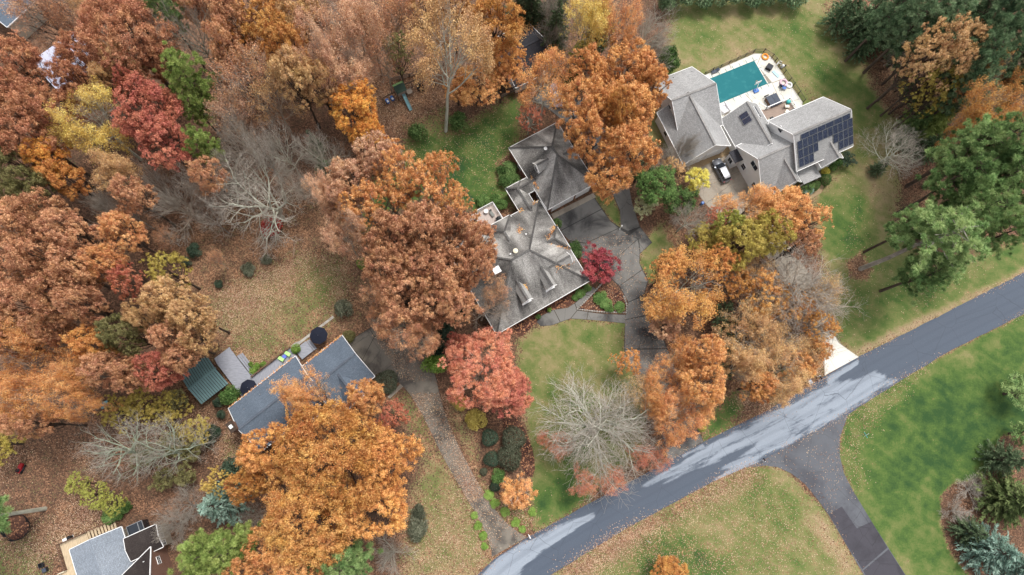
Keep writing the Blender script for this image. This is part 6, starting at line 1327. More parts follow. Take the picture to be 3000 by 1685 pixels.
woods('oakM', 'tan', 22, 'tan-gold oak between the wood and the green-roofed shed', 'tan-gold oaks near the shed', [(500,880,75,'tan-gold oak beside the thin yellow-olive tree'),(450,930,55,'small tan-gold oak above the olive-tinged oak'),(570,930,62,'tan-gold oak leaning out over the leaf-strewn lawn'),(585,990,58,'tan-gold oak next to the grey landing by the shed',(640,1012))]); woods('oakM', 'brown', 21, 'brown oak overhanging the green-roofed shed', 'brown oaks over the shed', [(520,1000,58,'brown oak among the tan-gold oaks'),(535,1045,50,'small brown oak dropping leaves on the shed roof',(606,1040)),(330,1090,62,'brown oak above the green-grey box'),(400,1100,50,'small brown oak beside the reddish oak')])
plant('oakM', 375, 985, 62, 22, 'olive', 'olive-tinged oak among the tan-gold oaks'); plant('oakM', 470, 1080, 62, 20, 'red', 'reddish oak beside the green-roofed shed', base=(558,1092)); plant('oakM', 280, 1010, 62, 22, 'orange', 'orange-tan oak beside the olive-tinged oak')
woods('half', 'oakorange', 21, 'thin orange-tan oak over the brown leaf litter', 'thin orange-tan oaks', [(150,1000,85,'thin orange-tan oak just below the pale brown oaks'),(60,1080,85,'thin orange-tan oak under the smallest pale brown oak'),(130,1160,80,'thin orange-tan oak in the middle of its stand'),(220,1090,70,'thin orange-tan oak beside the brown oaks over the shed'),(40,1190,70,'thin orange-tan oak above the yellow-olive tree of the litter edge'),(230,1180,60,'thin orange-tan oak beside the green-grey box')], 'grey'); woods('oakM', 'brown', 20, 'brown oak among the thin orange-tan oaks', 'brown oaks among thin ones', [(150,960,58),(40,1010,50),(100,1240,50)])
woods('oakM', 'brown', 22, 'dull brown tree filling the wood behind the large bare trees', 'dull brown trees behind the bare trees', [(400,580,55),(620,520,50)])
plant('fan', 520, 590, 108, 14, None, 'round grey many-stemmed bare tree beside the leaf-strewn lawn', 'tan', 'tree', name='bare_tree'); plant('spread', 760, 560, 185, 21, None, 'large crooked bare tree with pale green limbs above the leaf-strewn lawn', 'pale'); plant('bare', 930, 445, 80, 18, None, 'grey bare tree in front of dark evergreens', 'pale'); plant('bare', 660, 470, 75, 20, None, 'bare tree behind the round grey bare tree', 'tan'); plant('bare', 830, 440, 70, 19, None, 'slim pale bare tree beside the grey bare tree', 'pale')
for x, y, r, h, lb, bk in ((690,560,75,15,'slim grey bare tree between the round bare tree and the crooked one','grey'),(850,520,75,16,'grey bare tree over the brown litter beside the crooked pale tree','tan'),(620,640,60,13,'small grey bare tree on the leaf litter below the round bare tree','grey'),(770,450,80,19,'grey bare tree behind the large crooked pale tree','grey'),(900,540,60,14,'thin bare tree between the crooked pale tree and the pinkish oaks','tan'),(590,530,70,17,'bare tree right behind the round many-stemmed one','tan'),(700,400,70,19,'grey bare tree below the pink-tinged wispy tree','tan'),(450,540,60,16,'bare grey tree between the red maple and the round bare tree','grey')): plant('bare', x, y, r, h, None, lb, bk)
woods('spruce', 'evergreen', 9, 'dark evergreen behind the grey bare tree', 'dark evergreens behind the grey bare tree', [(950,490,36),(985,500,30),(920,420,30)])
plant('shrub', 797, 668, 33, 4, 'scarlet', 'scarlet shrub beneath the large crooked bare tree', cat='shrub'); plant('oakS', 797, 660, 24, 5, 'scarlet', 'small scarlet maple above the scarlet shrub', 'dark')
plant('shrub', 571, 734, 24, 2.2, 'holly', 'dark round holly on the leaf litter below the round bare tree', cat='shrub'); plant('shrub', 641, 832, 14, 1.4, 'holly', 'small dark holly alone on the leaf-strewn lawn', cat='shrub'); plant('shrub', 726, 790, 24, 1.2, 'greygreen', 'low leaf-covered bush at the edge of the leaf-strewn lawn', cat='shrub'); plant('shrub', 780, 762, 18, 1.2, 'greygreen', 'low green bush under the large crooked bare tree', cat='shrub'); plant('shrub', 548, 768, 16, 2, 'holly', 'dark thin bush beside the round holly', cat='shrub')
# -- great brown oaks in the middle
woods('oakM', 'pinkbrown', 24, 'pinkish brown oak over the corner of the green lawn', 'pinkish oaks over the green lawn', [(1110,470,75),(1040,540,72),(1000,600,55)]); woods('airy', 'oakorange', 24, 'thin orange-brown oak through which the green lawn shows', 'thin oaks over the green lawn', [(1180,520,80,'thin oak showing lawn, nearest the green rhododendron'),(1250,570,90,'broad thin oak right over the green lawn'),(1290,520,60,'small thin oak over the lawn toward the garage bed'),(1340,620,60,'small thin oak beside the bushes of the timber deck'),(1080,620,80,'thin oak beside the half-bare pinkish oaks'),(1150,600,70,'thin oak wedged between the pinkish oaks and the brown mass')], 'grey')
woods('half', 'pinkbrown', 23, 'half-bare pinkish oak at the edge of the leaf-strewn lawn', 'half-bare pinkish oaks by the lawn', [(960,560,60),(1010,690,70)], 'tan')
woods('oakM', 'brown', 25, 'dense brown oak crowded against the brick house', 'dense brown oaks by the brick house', [(1150,710,82,'brown oak beside the lime green shrub at the leafy lawn edge'),(1240,680,78,'brown oak just below the thin oaks that show green lawn'),(1330,700,76,'brown oak nearest the stair end of the pale timber deck',(1315,790)),(1400,730,58,'small brown oak leaning over the dark back slope of the brick house',(1352,838)),(1140,800,72,'brown oak facing the leaf-strewn lawn above the grey-green bush'),(1230,790,82,'brown oak in the very middle of the great brown mass'),(1320,810,82,'brown oak between the middle of the brown mass and the brick chimney'),(1395,790,52,'small brown oak beside the white chimney cap of the brick house',(1364,882)),(1190,880,80,'brown oak just above the concrete parking pad'),(1280,880,82,'brown oak above the dark hollies behind the red maple'),(1340,900,62,'brown oak beside the slim bare tree at the brick house corner')]); woods('half', 'brown', 22, 'thin brown oak overhanging the concrete parking pad', 'thin oaks over the parking pad', [(1180,960,75,None,(1226,955)),(1110,850,60),(1240,990,60),(1120,930,50,None,(1114,930))], 'green')
plant('bare', 1440, 890, 75, 16, None, 'slim bare tree against the corner of the brick house', 'tan', base=(1410,938)); plant('wisp', 1440, 880, 55, 14, 'brown', 'small thinning tree beside the slim bare tree at the brick house', 'grey', base=(1404,928))
plant('ball', 1062, 772, 17, 3.0, 'limeshrub', 'lime green shrub under the thin oaks by the lawn', cat='shrub'); plant('shrub', 1008, 905, 30, 3, 'greygreen', 'grey-green bush at the corner of the leaf-strewn lawn', cat='shrub')
woods('shrub', 'holly', 5, 'dark holly behind the red maple by the drive', 'dark hollies behind the red maple', [(1300,960,30),(1335,935,28),(1275,1010,30),(1310,990,30),(1277,1032,26),(1355,920,22)]); plant('shrub', 1272, 1068, 34, 5, 'limeshrub', 'bright green bush beside the red maple', cat='shrub', squash=1.2)
plant('ball', 1022, 985, 18, 2, 'olive', 'rounded olive bush at the corner of the blue-roofed house', cat='shrub'); plant('ball', 1132, 1118, 33, 1.6, 'greygreen', 'wide clipped green bush at the corner of the parking pad', cat='shrub'); plant('shrub', 868, 1022, 16, 1.8, 'limeshrub', 'bright green bush by the deck steps of the blue-roofed house', cat='shrub'); plant('shrub', 674, 1158, 32, 3.5, 'green', 'feathery green bush between the shed and the blue-roofed house', cat='shrub'); woods('shrub', 'limeshrub', 1, 'small green plant in the bed along the brown deck railing', 'plants along the deck railing', [(742,1086,13),(752,1073,12),(772,1068,10),(735,1068,9)])
plant('oakL', 1412, 1085, 118, 15, 'redorange', 'broad salmon-red maple between the concrete drive and the front lawn', 'tan'); plant('fan', 1425, 1065, 45, 15.5, None, 'bare grey twigs poking from the salmon-red maple', 'tan', 'tree', name='bare_tree'); plant('oakM', 1490, 1150, 75, 12, 'red', 'darker red maple crown at the front lawn edge'); plant('oakM', 1345, 1010, 40, 12, 'red', 'small deep red maple crown behind the salmon-red maple')
plant('oakS', 1755, 772, 66, 4.6, 'crimson', 'crimson Japanese maple at the corner of the brick house', 'dark', base=(1734,796))
# -- shrubs round the brick house and its lawn
plant('shrub', 1225, 390, 30, 3, 'greenshrub', 'round green rhododendron on the lawn by the play area', cat='shrub'); plant('shrub', 1345, 358, 32, 3, 'greenshrub', 'green bush at the foot of the tall pale trunk', cat='shrub')
woods('shrub', 'greenshrub', 1.6, 'green bush in the curved bed beside the garage', 'bushes in the curved bed', [(1490,495,26),(1480,530,24),(1505,530,24),(1470,500,18)]); woods('shrub', 'green', 1.5, 'leafy green bush behind the pale timber deck', 'bushes behind the timber deck', [(1415,590,22),(1450,585,20),(1470,600,18),(1400,665,16)])
for x, y, r, lb in ((1632, 655, 16, 'green bush against the brick house by the driveway'), (1682, 725, 24, 'flowering bush with pale blooms beside the driveway'), (1690, 745, 16, 'small green bush beside the crimson maple')): plant('shrub', x, y, r, 1.6, 'greenshrub', lb, cat='shrub')
woods('shrub', 'green', .7, 'low green ground-hugging bush in the stone-edged bed', 'bushes in the stone-edged bed', [(1760,870,22),(1775,890,20),(1752,880,14),(1815,900,18),(1785,905,14)]); woods('shrub', 'green', .6, 'low green bush under the front eave of the brick house', 'bushes under the front eave', [(1700,860,16),(1720,845,14),(1686,872,12)])
plant('shrub', 1610, 908, 8, .7, 'limeshrub', 'potted green plant at the front door step', cat='plant'); plant('shrub', 1576, 928, 9, 1, 'greenshrub', 'small potted plant with pink and white beside the front walk', cat='plant')
# bed beside the concrete drive
plant('ball', 1435, 1282, 24, 2.6, 'holly', 'dark round holly nearest the red maple in the leafy bed', cat='shrub'); plant('ball', 1440, 1345, 22, 2.6, 'holly', 'dark round holly in the middle of the leafy bed', cat='shrub'); plant('ball', 1505, 1285, 34, 3.2, 'greygreen', 'large grey-green clipped bush beside the dark mulch', cat='shrub'); plant('ball', 1492, 1340, 36, 3.2, 'greygreen', 'second large grey-green clipped bush beside the dark mulch', cat='shrub'); plant('shrub', 1458, 1395, 24, 2, 'green', 'bright feathery green bush above the orange shrub', cat='shrub'); plant('ball', 1450, 1425, 15, 1.6, 'holly', 'small dark holly below the feathery green bush', cat='shrub'); plant('shrub', 1395, 1230, 34, 2.5, 'yellowolive', 'yellow and green bush under the salmon-red maple', cat='shrub'); plant('shrub', 1345, 1180, 26, 2, 'yellowolive', 'thin yellow bush between the drive and the salmon-red maple', cat='shrub'); plant('ball', 1417, 1382, 11, 1, 'greygreen', 'tiny grey bush at the edge of the leafy bed', cat='shrub')
plant('oakS', 1518, 1440, 58, 7, 'oakorange', 'small orange tree at the end of the leafy bed', 'tan')
woods('shrub', 'limeshrub', .5, 'yellow-green ground plant along the concrete drive', 'ground plants along the concrete drive', [(1432,1450,16),(1450,1475,16),(1480,1500,15),(1510,1530,15),(1530,1550,12),(1400,1540,14),(1415,1570,14),(1420,1600,12),(1390,1510,12),(1560,1500,14)])
plant('shrub', 1225, 1540, 32, 2.2, 'greygreen', 'long green bush at the edge of the great golden oak', cat='shrub', squash=1.5); plant('shrub', 1228, 1500, 24, 2.2, 'greygreen', 'smaller green bush under the great golden oak', cat='shrub')
# -- big bare beech and its neighbours in front
plant('beech', 1765, 1245, 205, 17, None, 'huge spreading bare tree with pale lichen limbs on the front lawn', 'pale'); woods('wisp', 'redorange', 9, 'thin orange-leaved sapling beneath the huge bare tree', 'orange saplings under the bare tree', [(1640,1300,45),(1700,1400,50),(1790,1410,50),(1860,1330,45),(1930,1350,40),(1600,1290,30)], 'tan')
plant('airy', 1835, 1060, 45, 8, 'orange', 'small thin orange tree at the edge of the dark driveway', 'pale'); plant('wisp', 1880, 1150, 60, 13, 'tan', 'pale twiggy tree over the dark driveway', 'pale')
woods('half', 'oakorange', 13.5, 'thin orange oak over the mouth of the dark driveway', 'thin orange oaks over the driveway mouth', [(1990,1050,78,'thin orange oak over the dark driveway below the low pinkish tree',(1986,1066)),(1945,1145,75,'thin orange oak on the lawn side of the dark driveway',(1878,1157)),(2025,1200,66,'thin orange oak on the bank at the driveway mouth',(2026,1203)),(1930,1195,52,'small thin orange oak beside the huge spreading bare tree',(1893,1205))], 'pale'); woods('oakM', 'oakorange', 18, 'full orange oak on the bank beside the driveway mouth', 'full orange oaks by the driveway mouth', [(2060,1040,62),(2060,1130,66,None,(2012,1141))], 'tan'); plant('half', 1980, 1230, 80, 16, 'salmon', 'half-bare orange tree beside the driveway mouth', 'pale', base=(1918,1238)); plant('shrub', 2054, 1252, 14, 2.5, 'chartreuse', 'small yellow-green bush at the driveway mouth', cat='shrub'); plant('shrub', 1910, 1345, 18, 2, 'holly', 'dark bush behind the mailbox of the dark driveway', cat='shrub')
plant('half', 2010, 840, 120, 17, 'gold', 'golden half-bare tree with pale crooked limbs beside the driveway', 'pale'); plant('airy', 1950, 800, 55, 15, 'orange', 'thin orange tree crown at the bend of the driveway'); plant('airy', 2090, 780, 60, 17, 'orange', 'thin orange tree between the golden half-bare tree and the yellow-green tree'); plant('oakM', 1945, 950, 50, 10, 'pinkbrown', 'low pinkish tree at the edge of the dark driveway', base=(1938,968))
plant('shrub', 1945, 790, 20, 1.5, 'crimson', 'small dark red bush on the grass island', cat='shrub')
# -- cluster round the pale drive
plant('oakM', 1925, 545, 62, 11, 'green', 'green tree in the shrubbery beside the pale drive'); plant('oakS', 1885, 608, 34, 6, 'palegreen', 'pale cream-green bush beside the dark driveway', cat='shrub', name='shrub'); plant('oakS', 2040, 530, 42, 6, 'lemon', 'bright yellow bush beside the pale drive', cat='shrub', name='shrub'); plant('oakS', 1990, 590, 55, 8, 'greenshrub', 'dark green bush below the green tree by the pale drive', cat='shrub', name='shrub'); plant('bare', 2020, 640, 68, 12, None, 'white-limbed bare tree beside the blue barrel', 'pale'); plant('oakS', 1880, 500, 40, 9, 'evergreen', 'dark evergreen bush below the orange oaks', cat='shrub', name='shrub'); plant('bare', 1960, 460, 60, 12, None, 'grey bare tree against the pale garage roof', 'grey'); plant('airy', 1970, 500, 40, 9, 'tan', 'thin tan tree at the foot of the pale garage'); plant('fan', 2010, 430, 50, 10, None, 'bare twiggy tree over the pale garage roof', 'grey', 'tree', name='bare_tree', base=(1968,480))
plant('oakM', 2060, 700, 50, 9, 'yellowolive', 'low yellow tree behind the golden half-bare tree'); plant('airy', 2110, 650, 45, 10, 'redorange', 'low rusty tree beside the pale drive'); plant('half', 2190, 610, 80, 16, 'oakorange', 'rust-orange thin tree over the corner of the pale drive', 'dark')
plant('oakM', 2290, 630, 82, 17, 'oakorange', 'orange-brown maple behind the yellow-green tree', base=(2168,702)); plant('airy', 2370, 650, 62, 16, 'oakorange', 'thin orange-brown maple at the lawn beside the yellow-green tree', base=(2314,700)); plant('airy', 2340, 720, 50, 15, 'brown', 'thin brown crown between the yellow-green tree and the big pale tree', base=(2244,774))
plant('oakM', 2170, 715, 72, 18, 'yellowolive', 'yellow-green tree over the pale drive'); plant('oakM', 2250, 690, 62, 19, 'yellowolive', 'taller yellow-green crown beside the orange-brown maple'); plant('oakM', 2130, 660, 45, 15, 'chartreuse', 'smaller yellow-green crown next to the rusty tree')
plant('beech', 2365, 850, 175, 19, None, 'big pale bare tree with fans of fine twigs over the pale drive', 'tan'); woods('airy', 'gold', 13, 'thin golden tree under the big pale bare tree', 'golden trees under the big pale tree', [(2230,860,80,'thin golden tree at the trunk of the big pale bare tree'),(2320,900,72,'thin golden tree over the pale drive'),(2400,960,50,'small golden tree just above the bleached apron'),(2150,830,55,'small golden tree below the yellow-green tree')], 'tan'); woods('wisp', 'tan', 14, 'thin tan tree under the big pale bare tree', 'tan trees under the big pale tree', [(2180,930,70),(2260,1000,75),(2340,1030,65),(2200,790,60),(2400,880,60)], 'pale'); woods('half', 'tan', 16, 'half-bare tan tree between the two driveways', 'half-bare tan trees between the driveways', [(2210,1010,95,'largest half-bare tan tree between the two driveways'),(2290,1090,80,'half-bare tan tree nearest the road between the driveways'),(2160,1080,60,'half-bare tan tree beside the full orange oaks')], 'pale'); woods('oakM', 'oakorange', 12, 'low orange tree at the road side of the pale drive', 'low orange trees by the road', [(2330,1070,52),(2220,1130,55),(2390,1030,35)])
woods('oakS', 'evergreen', 7, 'dark evergreen bush between the two driveways', 'dark evergreens between the driveways', [(2110,950,32),(2150,970,32),(2140,1030,34),(2120,1090,28),(2120,905,26)])
# -- shrubs by the white house
plant('oakS', 2362, 545, 26, 2.2, 'greenshrub', 'loose green bush beside the front path of the white house', cat='shrub', name='shrub'); plant('ball', 2387, 543, 15, 1.8, 'greenshrub', 'clipped dark green ball inside the bend of the front path', cat='shrub'); plant('ball', 2418, 526, 17, 2.0, 'greenshrub', 'clipped dark green ball on the lawn side of the front path', cat='shrub'); plant('ball', 2419, 500, 12, 1.0, 'lemon', 'bright yellow bush at the porch of the white house', cat='shrub'); plant('shrub', 2445, 480, 22, 2.5, 'greenshrub', 'green bush under the solar-panelled wing', cat='shrub'); plant('oakS', 2475, 465, 30, 3, 'holly', 'dark blue-green bush at the far corner of the solar-panelled wing', cat='shrub', name='shrub'); plant('shrub', 2366, 556, 18, 1.5, 'bluespruce', 'blue-green low bush inside the bend of the front path', cat='shrub'); plant('fan', 2330, 560, 26, 2, None, 'brown bare bush against the white house', 'grey', 'shrub')
# -- right side wood
woods('shrub', 'pinedark', 5, 'dark evergreen in the hedge along the back lawn', 'hedge evergreens along the back lawn', [(1990,-8,42),(2060,-12,42),(2130,-12,42),(2200,-14,42),(2270,-14,42),(2330,-12,42),(1950,5,30)]); woods('spruce', 'pinedark', 15, 'dark evergreen at the far corner of the back lawn', 'dark evergreens at the lawn corner', [(2490,20,55),(2550,40,60),(2600,70,62),(2650,20,60),(2560,100,40),(2700,60,50)])
woods('oakS', 'evergreen', 6, 'dark evergreen bush at the leafy edge of the back lawn', 'dark bushes at the lawn edge', [(2520,70,40),(2570,110,40),(2610,150,38),(2640,195,36),(2655,240,34),(2675,285,34),(2690,320,32)])
woods('pine', 'pinedark', 23, 'dark green pine of the wood beyond the back lawn', 'dark pines beyond the back lawn', [(2680,70,70,'dark pine behind the evergreens at the corner of the back lawn'),(2770,40,75,'dark pine standing above the gold-brown trees'),(2850,70,75,'dark pine between two others above the gold-brown trees'),(2930,30,80,'dark pine at the far corner of the pine wood'),(2990,110,75,'dark pine on the outer side of the pine wood'),(2860,180,70,'dark pine between the two groups of gold-brown trees'),(2950,190,70,'dark pine above the gold-brown trees in the pine gap'),(2620,30,60,'dark pine nearest the evergreens of the back lawn corner'),(2740,110,55,'small dark pine rooted among the gold-brown trees'),(2900,120,60),(2980,250,55),(2840,260,55)])
woods('airy', 'tan', 24, 'thin gold-brown tree among the dark pines', 'gold-brown trees among the pines', [(2740,150,72,'thin gold-brown tree below the small dark pine'),(2690,190,65,'thin gold-brown tree nearest the bushes of the lawn edge'),(2800,150,60,'thin gold-brown tree beside the dark pine between its groups'),(2760,210,55,'thin gold-brown tree just above the yellow bush-trees')], 'dark'); woods('airy', 'yellowolive', 17, 'thin yellow bush-tree at the edge of the back lawn', 'yellow trees at the lawn edge', [(2690,250,50),(2760,250,45),(2720,300,40)]); woods('half', 'gold', 23, 'thin gold-brown tree in the gap between the pines', 'gold-brown trees in the pine gap', [(2880,330,85),(2950,290,75),(2980,370,60),(2900,250,60),(2830,380,55)], 'tan')
plant('fan', 2640, 145, 45, 9, None, 'grey bare bush at the edge of the back lawn', 'grey', 'shrub'); plant('bare', 2810, 300, 50, 15, None, 'thin bare tree below the yellow bush-trees', 'grey')
plant('cedar', 2740, 345, 68, 10, 'pinelight', 'bright green cedar beside the bare grey tree on the lawn'); plant('cedar', 2690, 360, 40, 8, 'pine', 'smaller green cedar beside the bright green cedar'); plant('spruce', 2745, 420, 45, 10, 'pinedark', 'dark spruce beneath the bright green cedar'); plant('bare', 2630, 445, 98, 12, None, 'bare grey tree standing on the lawn before the cedars', 'pale'); woods('spruce', 'evergreen', 5, 'low dark evergreen under the bare grey lawn tree', 'dark evergreens under the lawn tree', [(2660,400,40),(2690,430,38),(2580,490,26)])
woods('pine', 'pine', 24, 'green pine in the stand beside the road', 'pines in the stand by the road', [(2850,430,85,'green pine below the dark spruce and the bright cedar'),(2930,420,85,'green pine below the gold-brown trees of the pine gap'),(2990,480,70,'green pine on the outer edge of the roadside stand'),(2820,520,80,'green pine on the lawn side of the roadside stand'),(2920,530,82,'broad green pine in the heart of the roadside stand'),(2980,590,75,'green pine at the road end of the stand'),(2870,620,75,'green pine just behind the tall lone pine'),(2940,680,60,'small green pine closest to the road in the stand')]); plant('tallpine', 2765, 692, 115, 25, 'pine', 'tall green pine with exposed trunk on the lawn by the road', base=(2520,788), bark='grey'); plant('pine', 2690, 660, 65, 21, 'pine', 'pine behind the tall lone pine'); plant('pine', 2720, 800, 70, 18, 'pine', 'low pine boughs in front of the tall lone pine')
# -- lower right bed
plant('oakS', 2988, 1150, 56, 6, 'pine', 'loose green evergreen at the edge of the mown field'); plant('oakS', 2995, 1270, 40, 5, 'pine', 'smaller loose evergreen beside the bark bed'); plant('spruce', 2960, 1345, 62, 9, 'evergreen', 'dark evergreen at the back of the bark bed'); plant('cedar', 2970, 1465, 82, 9, 'cedar', 'spreading olive-green cedar in the bark bed'); plant('spruce', 2915, 1615, 85, 9, 'bluespruce', 'blue-green spruce in the bark bed'); plant('spruce', 2990, 1660, 60, 9, 'bluespruce', 'second blue-green spruce at the end of the bark bed'); plant('spruce', 2850, 1560, 52, 6, 'evergreen', 'dark low spruce beside the blue-green spruce'); plant('fan', 2850, 1430, 55, 2.5, None, 'brown bare bush in the upper part of the bark bed', 'grey', 'shrub'); plant('fan', 2810, 1500, 50, 2.5, None, 'brown bare bush at the rounded edge of the bark bed', 'grey', 'shrub')
# -- bottom
plant('oakL', 970, 1335, 172, 24, 'gold', 'great golden-orange oak in front of the blue-roofed house', 'dark'); plant('oakL', 915, 1505, 155, 22, 'gold', 'lower golden oak crown beside the great golden-orange oak', 'dark'); plant('oakM', 1125, 1335, 100, 20, 'orange', 'orange oak crown reaching over the front lawn of the blue-roofed house'); plant('oakM', 1100, 1490, 95, 19, 'orange', 'orange oak crown at the lawn side of the golden oaks'); plant('oakM', 790, 1320, 80, 22, 'orange', 'golden oak crown covering the gable of the blue-roofed house'); plant('oakM', 730, 1420, 55, 21, 'gold', 'golden oak crown beside the blue spruce')
plant('half', 930, 1165, 85, 20, 'oakorange', 'thin orange oak with dark limbs over the blue-grey roof', 'dark', base=(1014,1222)); plant('oakM', 1070, 1165, 62, 17, 'oakorange', 'rust-orange oak crown over the corner of the blue-grey roof'); plant('airy', 1150, 1220, 50, 12, 'redorange', 'thin rusty tree beside the small path')
woods('oakM', 'oakorange', 18, 'rust-orange oak below the great golden oak', 'rust oaks below the golden oak', [(790,1600,80),(880,1640,75),(720,1660,50),(960,1600,60)]); plant('pine', 1010, 1650, 80, 17, 'pine', 'green pine at the foot of the golden oaks'); plant('pine', 930, 1670, 50, 14, 'pine', 'small green pine beside the green pine under the golden oaks'); plant('fan', 1140, 1630, 72, 9, None, 'pale fine-twigged bare tree at the foot of the golden oaks', 'pale', 'tree', name='bare_tree')
plant('pine', 590, 1632, 82, 17, 'pinelight', 'light green pine beside the brick gable house'); plant('pine', 672, 1610, 78, 18, 'pinelight', 'light green pine beside the rust oaks'); plant('spruce', 640, 1480, 78, 13, 'bluespruce', 'blue-green spruce behind the light green pines'); plant('shrub', 690, 1375, 40, 5, 'holly', 'dark glossy bush between the blue spruce and the golden oak', cat='shrub'); plant('airy', 640, 1415, 45, 12, 'yellow', 'thin yellow tree above the blue-green spruce'); plant('bare', 730, 1510, 50, 12, None, 'bare grey tree squeezed between the spruce and the golden oaks', 'tan')
plant('spread', 335, 1330, 140, 18, None, 'bare tree with pale green limbs over yellow bushes', 'green'); plant('spread', 465, 1325, 130, 18, None, 'second bare tree with pale green limbs beside the blue-roofed house', 'green'); plant('fan', 500, 1540, 70, 9, None, 'grey weeping bare tree beside the brick gable house', 'grey', 'tree', name='bare_tree'); plant('bare', 540, 1490, 70, 12, None, 'thin grey bare tree beside the blue-green spruce', 'grey')
woods('airy', 'chartreuse', 7, 'yellow-green bush-tree under the pale green bare trees', 'yellow-green bushes under the bare trees', [(235,1420,38),(280,1450,45),(330,1470,42)]); woods('airy', 'yellowolive', 7, 'olive-yellow tree behind the pale green bare trees', 'olive-yellow trees behind the bare trees', [(350,1210,58,'olive-yellow tree beside the green-grey box'),(420,1190,62,'olive-yellow tree below the brown oaks over the shed'),(500,1200,58,'olive-yellow tree nearest the green-roofed shed'),(570,1260,50,'olive-yellow tree nearest the brick chimney')]); woods('oakS', 'olive', 5, 'dark olive thicket under the pale green bare trees', 'olive thickets under the bare trees', [(420,1330,45),(500,1300,42),(560,1320,38),(540,1390,38),(480,1400,38),(520,1170,36)]); woods('shrub', 'holly', 2.5, 'dark bush beside the chimney of the blue-roofed house', 'dark bushes by the chimney', [(640,1180,16),(625,1265,24),(610,1290,20),(650,1215,14)]); woods('shrub', 'green', 1.2, 'bright green bush behind the tan deck', 'green bushes behind the tan deck', [(350,1490,24),(322,1512,26),(370,1485,18),(345,1508,18)]); plant('oakM', -8, 1300, 68, 9, 'yellowolive', 'yellow-olive tree at the edge of the brown leaf litter'); plant('pine', 0, 0, 75, 25, 'pine', 'tall pine rising on a bare pale trunk beside the trampoline', 'pale', foot=(133,1490))
plant('oakM', 1960, 1690, 62, 6, 'gold', 'golden tree top at the edge of the leaf-strewn verge')
woods('wisp', 'brown', 9, 'thin brown sapling in the undergrowth by the round bare tree', 'saplings by the round bare tree', [(480,690,36),(630,760,30)], 'grey')

# ------------------------------------------------------------------ loose fallen leaves
rng = np.random.default_rng(77)
def scatter(poly, n, z=.05, soft=None):
    soft = (.9 if z < .055 else .15) if soft is None else soft
    P = np.array(px2(poly)); lo, hi = P.min(0)-2*soft, P.max(0)+2*soft; out = np.zeros((0, 2))
    while len(out) < n:
        q = rng.uniform(lo, hi, (n*2, 2)); q = q[sd_poly(q, P) > rng.normal(size=len(q))*soft]
        f = np.sin(q[:, 0]*.31+1)+np.sin(q[:, 1]*.27)+np.sin(q[:, 0]*.13-q[:, 1]*.17)+rng.normal(size=len(q))*.9; q = q[f > -.6]; out = np.concatenate([out, q])
    return np.concatenate([out[:n], np.full((n, 1), z)+rng.uniform(0, .03, (n, 1))], 1)
LP = [scatter([(1613,1690),(1832,1552),(2088,1414),(2200,1370),(2235,1400),(2110,1460),(1920,1570),(1720,1700)], 9000), scatter([(1700,1700),(1900,1570),(2120,1450),(2280,1385),(2400,1490),(2520,1690)], 8000), scatter([(640,860),(760,800),(900,745),(1010,770),(1010,900),(930,965),(850,1015),(745,1090),(700,1040),(640,960)], 14000),
      scatter([(1250,1330),(1300,1345),(1376,1473),(1435,1590),(1441,1640),(1390,1700),(1180,1700),(1190,1500)], 5000), scatter([(2484,1217),(2637,1112),(2700,1090),(2600,1200),(2520,1300),(2540,1420),(2500,1440),(2460,1336)], 1500), scatter([(1840,890),(1890,870),(1940,985),(1985,1090),(2050,1290),(1960,1340),(1930,1240),(1850,1080),(1830,1000)], 1800, .06), scatter([(1660,700),(1880,680),(1900,800),(1840,880),(1780,800)], 700, .06),
      scatter([(1203,1154),(1301,1150),(1341,1304),(1420,1454),(1376,1473),(1297,1340)], 3500, .07), scatter([(1376,1473),(1420,1454),(1487,1540),(1440,1620)], 350, .07), scatter([(1090,980),(1180,930),(1260,1040),(1280,1120),(1180,1115)], 1800, .06), scatter([(1100,220),(1300,190),(1310,300),(1240,330),(1160,390),(1080,340)], 5000), scatter([(2250,1205),(2410,1105),(2400,1030),(2300,1040),(2150,1180)], 3500), scatter([(1580,960),(1830,950),(1900,1170),(1700,1470),(1580,1530),(1530,1050)], 1200), scatter([(2500,560),(2560,560),(2560,760),(2900,780),(2560,1000),(2440,980)], 1500), scatter([(1960,20),(2400,10),(2560,150),(2620,300),(2540,520),(2420,620),(2430,330),(2260,140),(2050,190)], 1500), scatter([(2200,1365),(2330,1390),(2440,1520),(2470,1400),(2455,1300),(2300,1320)], 350, .06), scatter([(1180,440),(1400,350),(1500,300),(1490,600),(1250,560)], 1800), scatter([(1690,905),(1765,835),(1828,870),(1832,912)], 350, .06),
      scatter([(480,1160),(700,1260),(740,1330),(680,1390),(560,1270)], 3000), scatter([(0,1330),(230,1300),(330,1480),(290,1560),(100,1660),(0,1600)], 9000), scatter([(2020,500),(2140,440),(2230,580),(2150,660),(2080,600)], 250, .06), scatter([(1420,1440),(1560,1500),(1545,1565),(1490,1535)], 1500), scatter([(1890,870),(1990,860),(1990,1000),(1910,950)], 2500)]
for ed in (up_e, lo_e):
    E_ = resample(ed, 400); i_ = rng.integers(20, 380, 2600); k_ = (np.sin(i_*.11)+np.sin(i_*.037+1)+rng.normal(size=2600)*.5) > -.3; q_ = E_[i_[k_]]+rng.normal(size=(k_.sum(), 2))*.42; LP.append(np.concatenate([q_, np.full((len(q_), 1), .06)], 1))
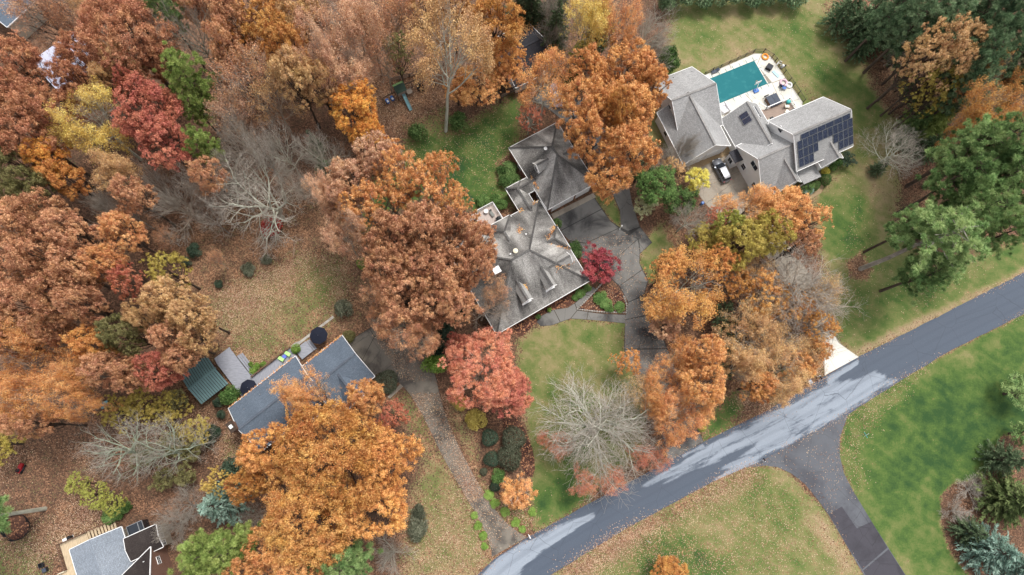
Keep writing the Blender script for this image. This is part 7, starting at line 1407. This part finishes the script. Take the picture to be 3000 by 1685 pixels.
LP = np.concatenate(LP); n = len(LP); NN = np.stack([rng.normal(size=n)*.25, rng.normal(size=n)*.25, np.ones(n)], 1)
fl = leaf_mesh('fallen_leaves', LP, NN, rng.uniform(.045, .095, n), rng.uniform(0, 1, n), rng, .7)
LEAF['fallen'] = leaf_mat('leaves_fallen', (128, 84, 58), (172, 126, 92), (210, 174, 142), .1)
tag(ob('fallen_leaves', fl, LEAF['fallen']), 'pale tan fallen leaves scattered over lawns, verges and drives', 'leaves', kind='stuff')
# leaves caught in roof valleys and gutters
def drift(F, a, b, n, wid=.25):
    a, b = np.array(a, float), np.array(b, float); t = rng.uniform(0, 1, (n, 1)); L_ = F.P(0, 0)
    P = np.array([F.P(*(a+(b-a)*q[0])) for q in t]); P[:, :2] += rng.normal(size=(n, 2))*wid; P[:, 2] += rng.uniform(.05, .22, n); return P
DR = np.concatenate([drift(B, (17.9, 11.0, 3.3), (14.2, 8.9, 6.3), 260), drift(B, (18.2, 6.6, 3.1), (14.2, 8.6, 6.3), 200), drift(B, (16.6, 4.0, 5.0), (13.4, 4.0, 7.0), 60), drift(B, (11.9, 13.2, 6.1), (11.6, 12.4, 6.6), 60), drift(B, (17.6, 16.4, 3.1), (14.2, 16.4, 3.2), 160), drift(B, (19.2, 18.2, 3.5), (19.3, 21.0, 3.6), 150), drift(L, (12.2, .05, 3.3), (-.4, .05, 3.3), 170, .1), drift(L, (20, -2.0, 3.25), (12.4, -2.0, 3.25), 170, .1), drift(L, (7.2, -5.4, 5.75), (4.8, -8.7, 3.6), 200, .12), drift(Q, (.2, 6.5, 5.0), (8, 9.6, 3.7), 1200, .9), drift(B, (7.6, 3.2, 5.8), (7.8, 4.4, 6.8), 60, .15)])
dl = leaf_mesh('roof_leaves', DR, np.stack([rng.normal(size=len(DR))*.4, rng.normal(size=len(DR))*.4, np.ones(len(DR))], 1), rng.uniform(.07, .13, len(DR)), rng.uniform(0, 1, len(DR)), rng, .7)
tag(ob('roof_leaves', dl, LEAF['oakorange']), 'orange leaves drifted into roof valleys and gutters', 'leaves', kind='stuff')
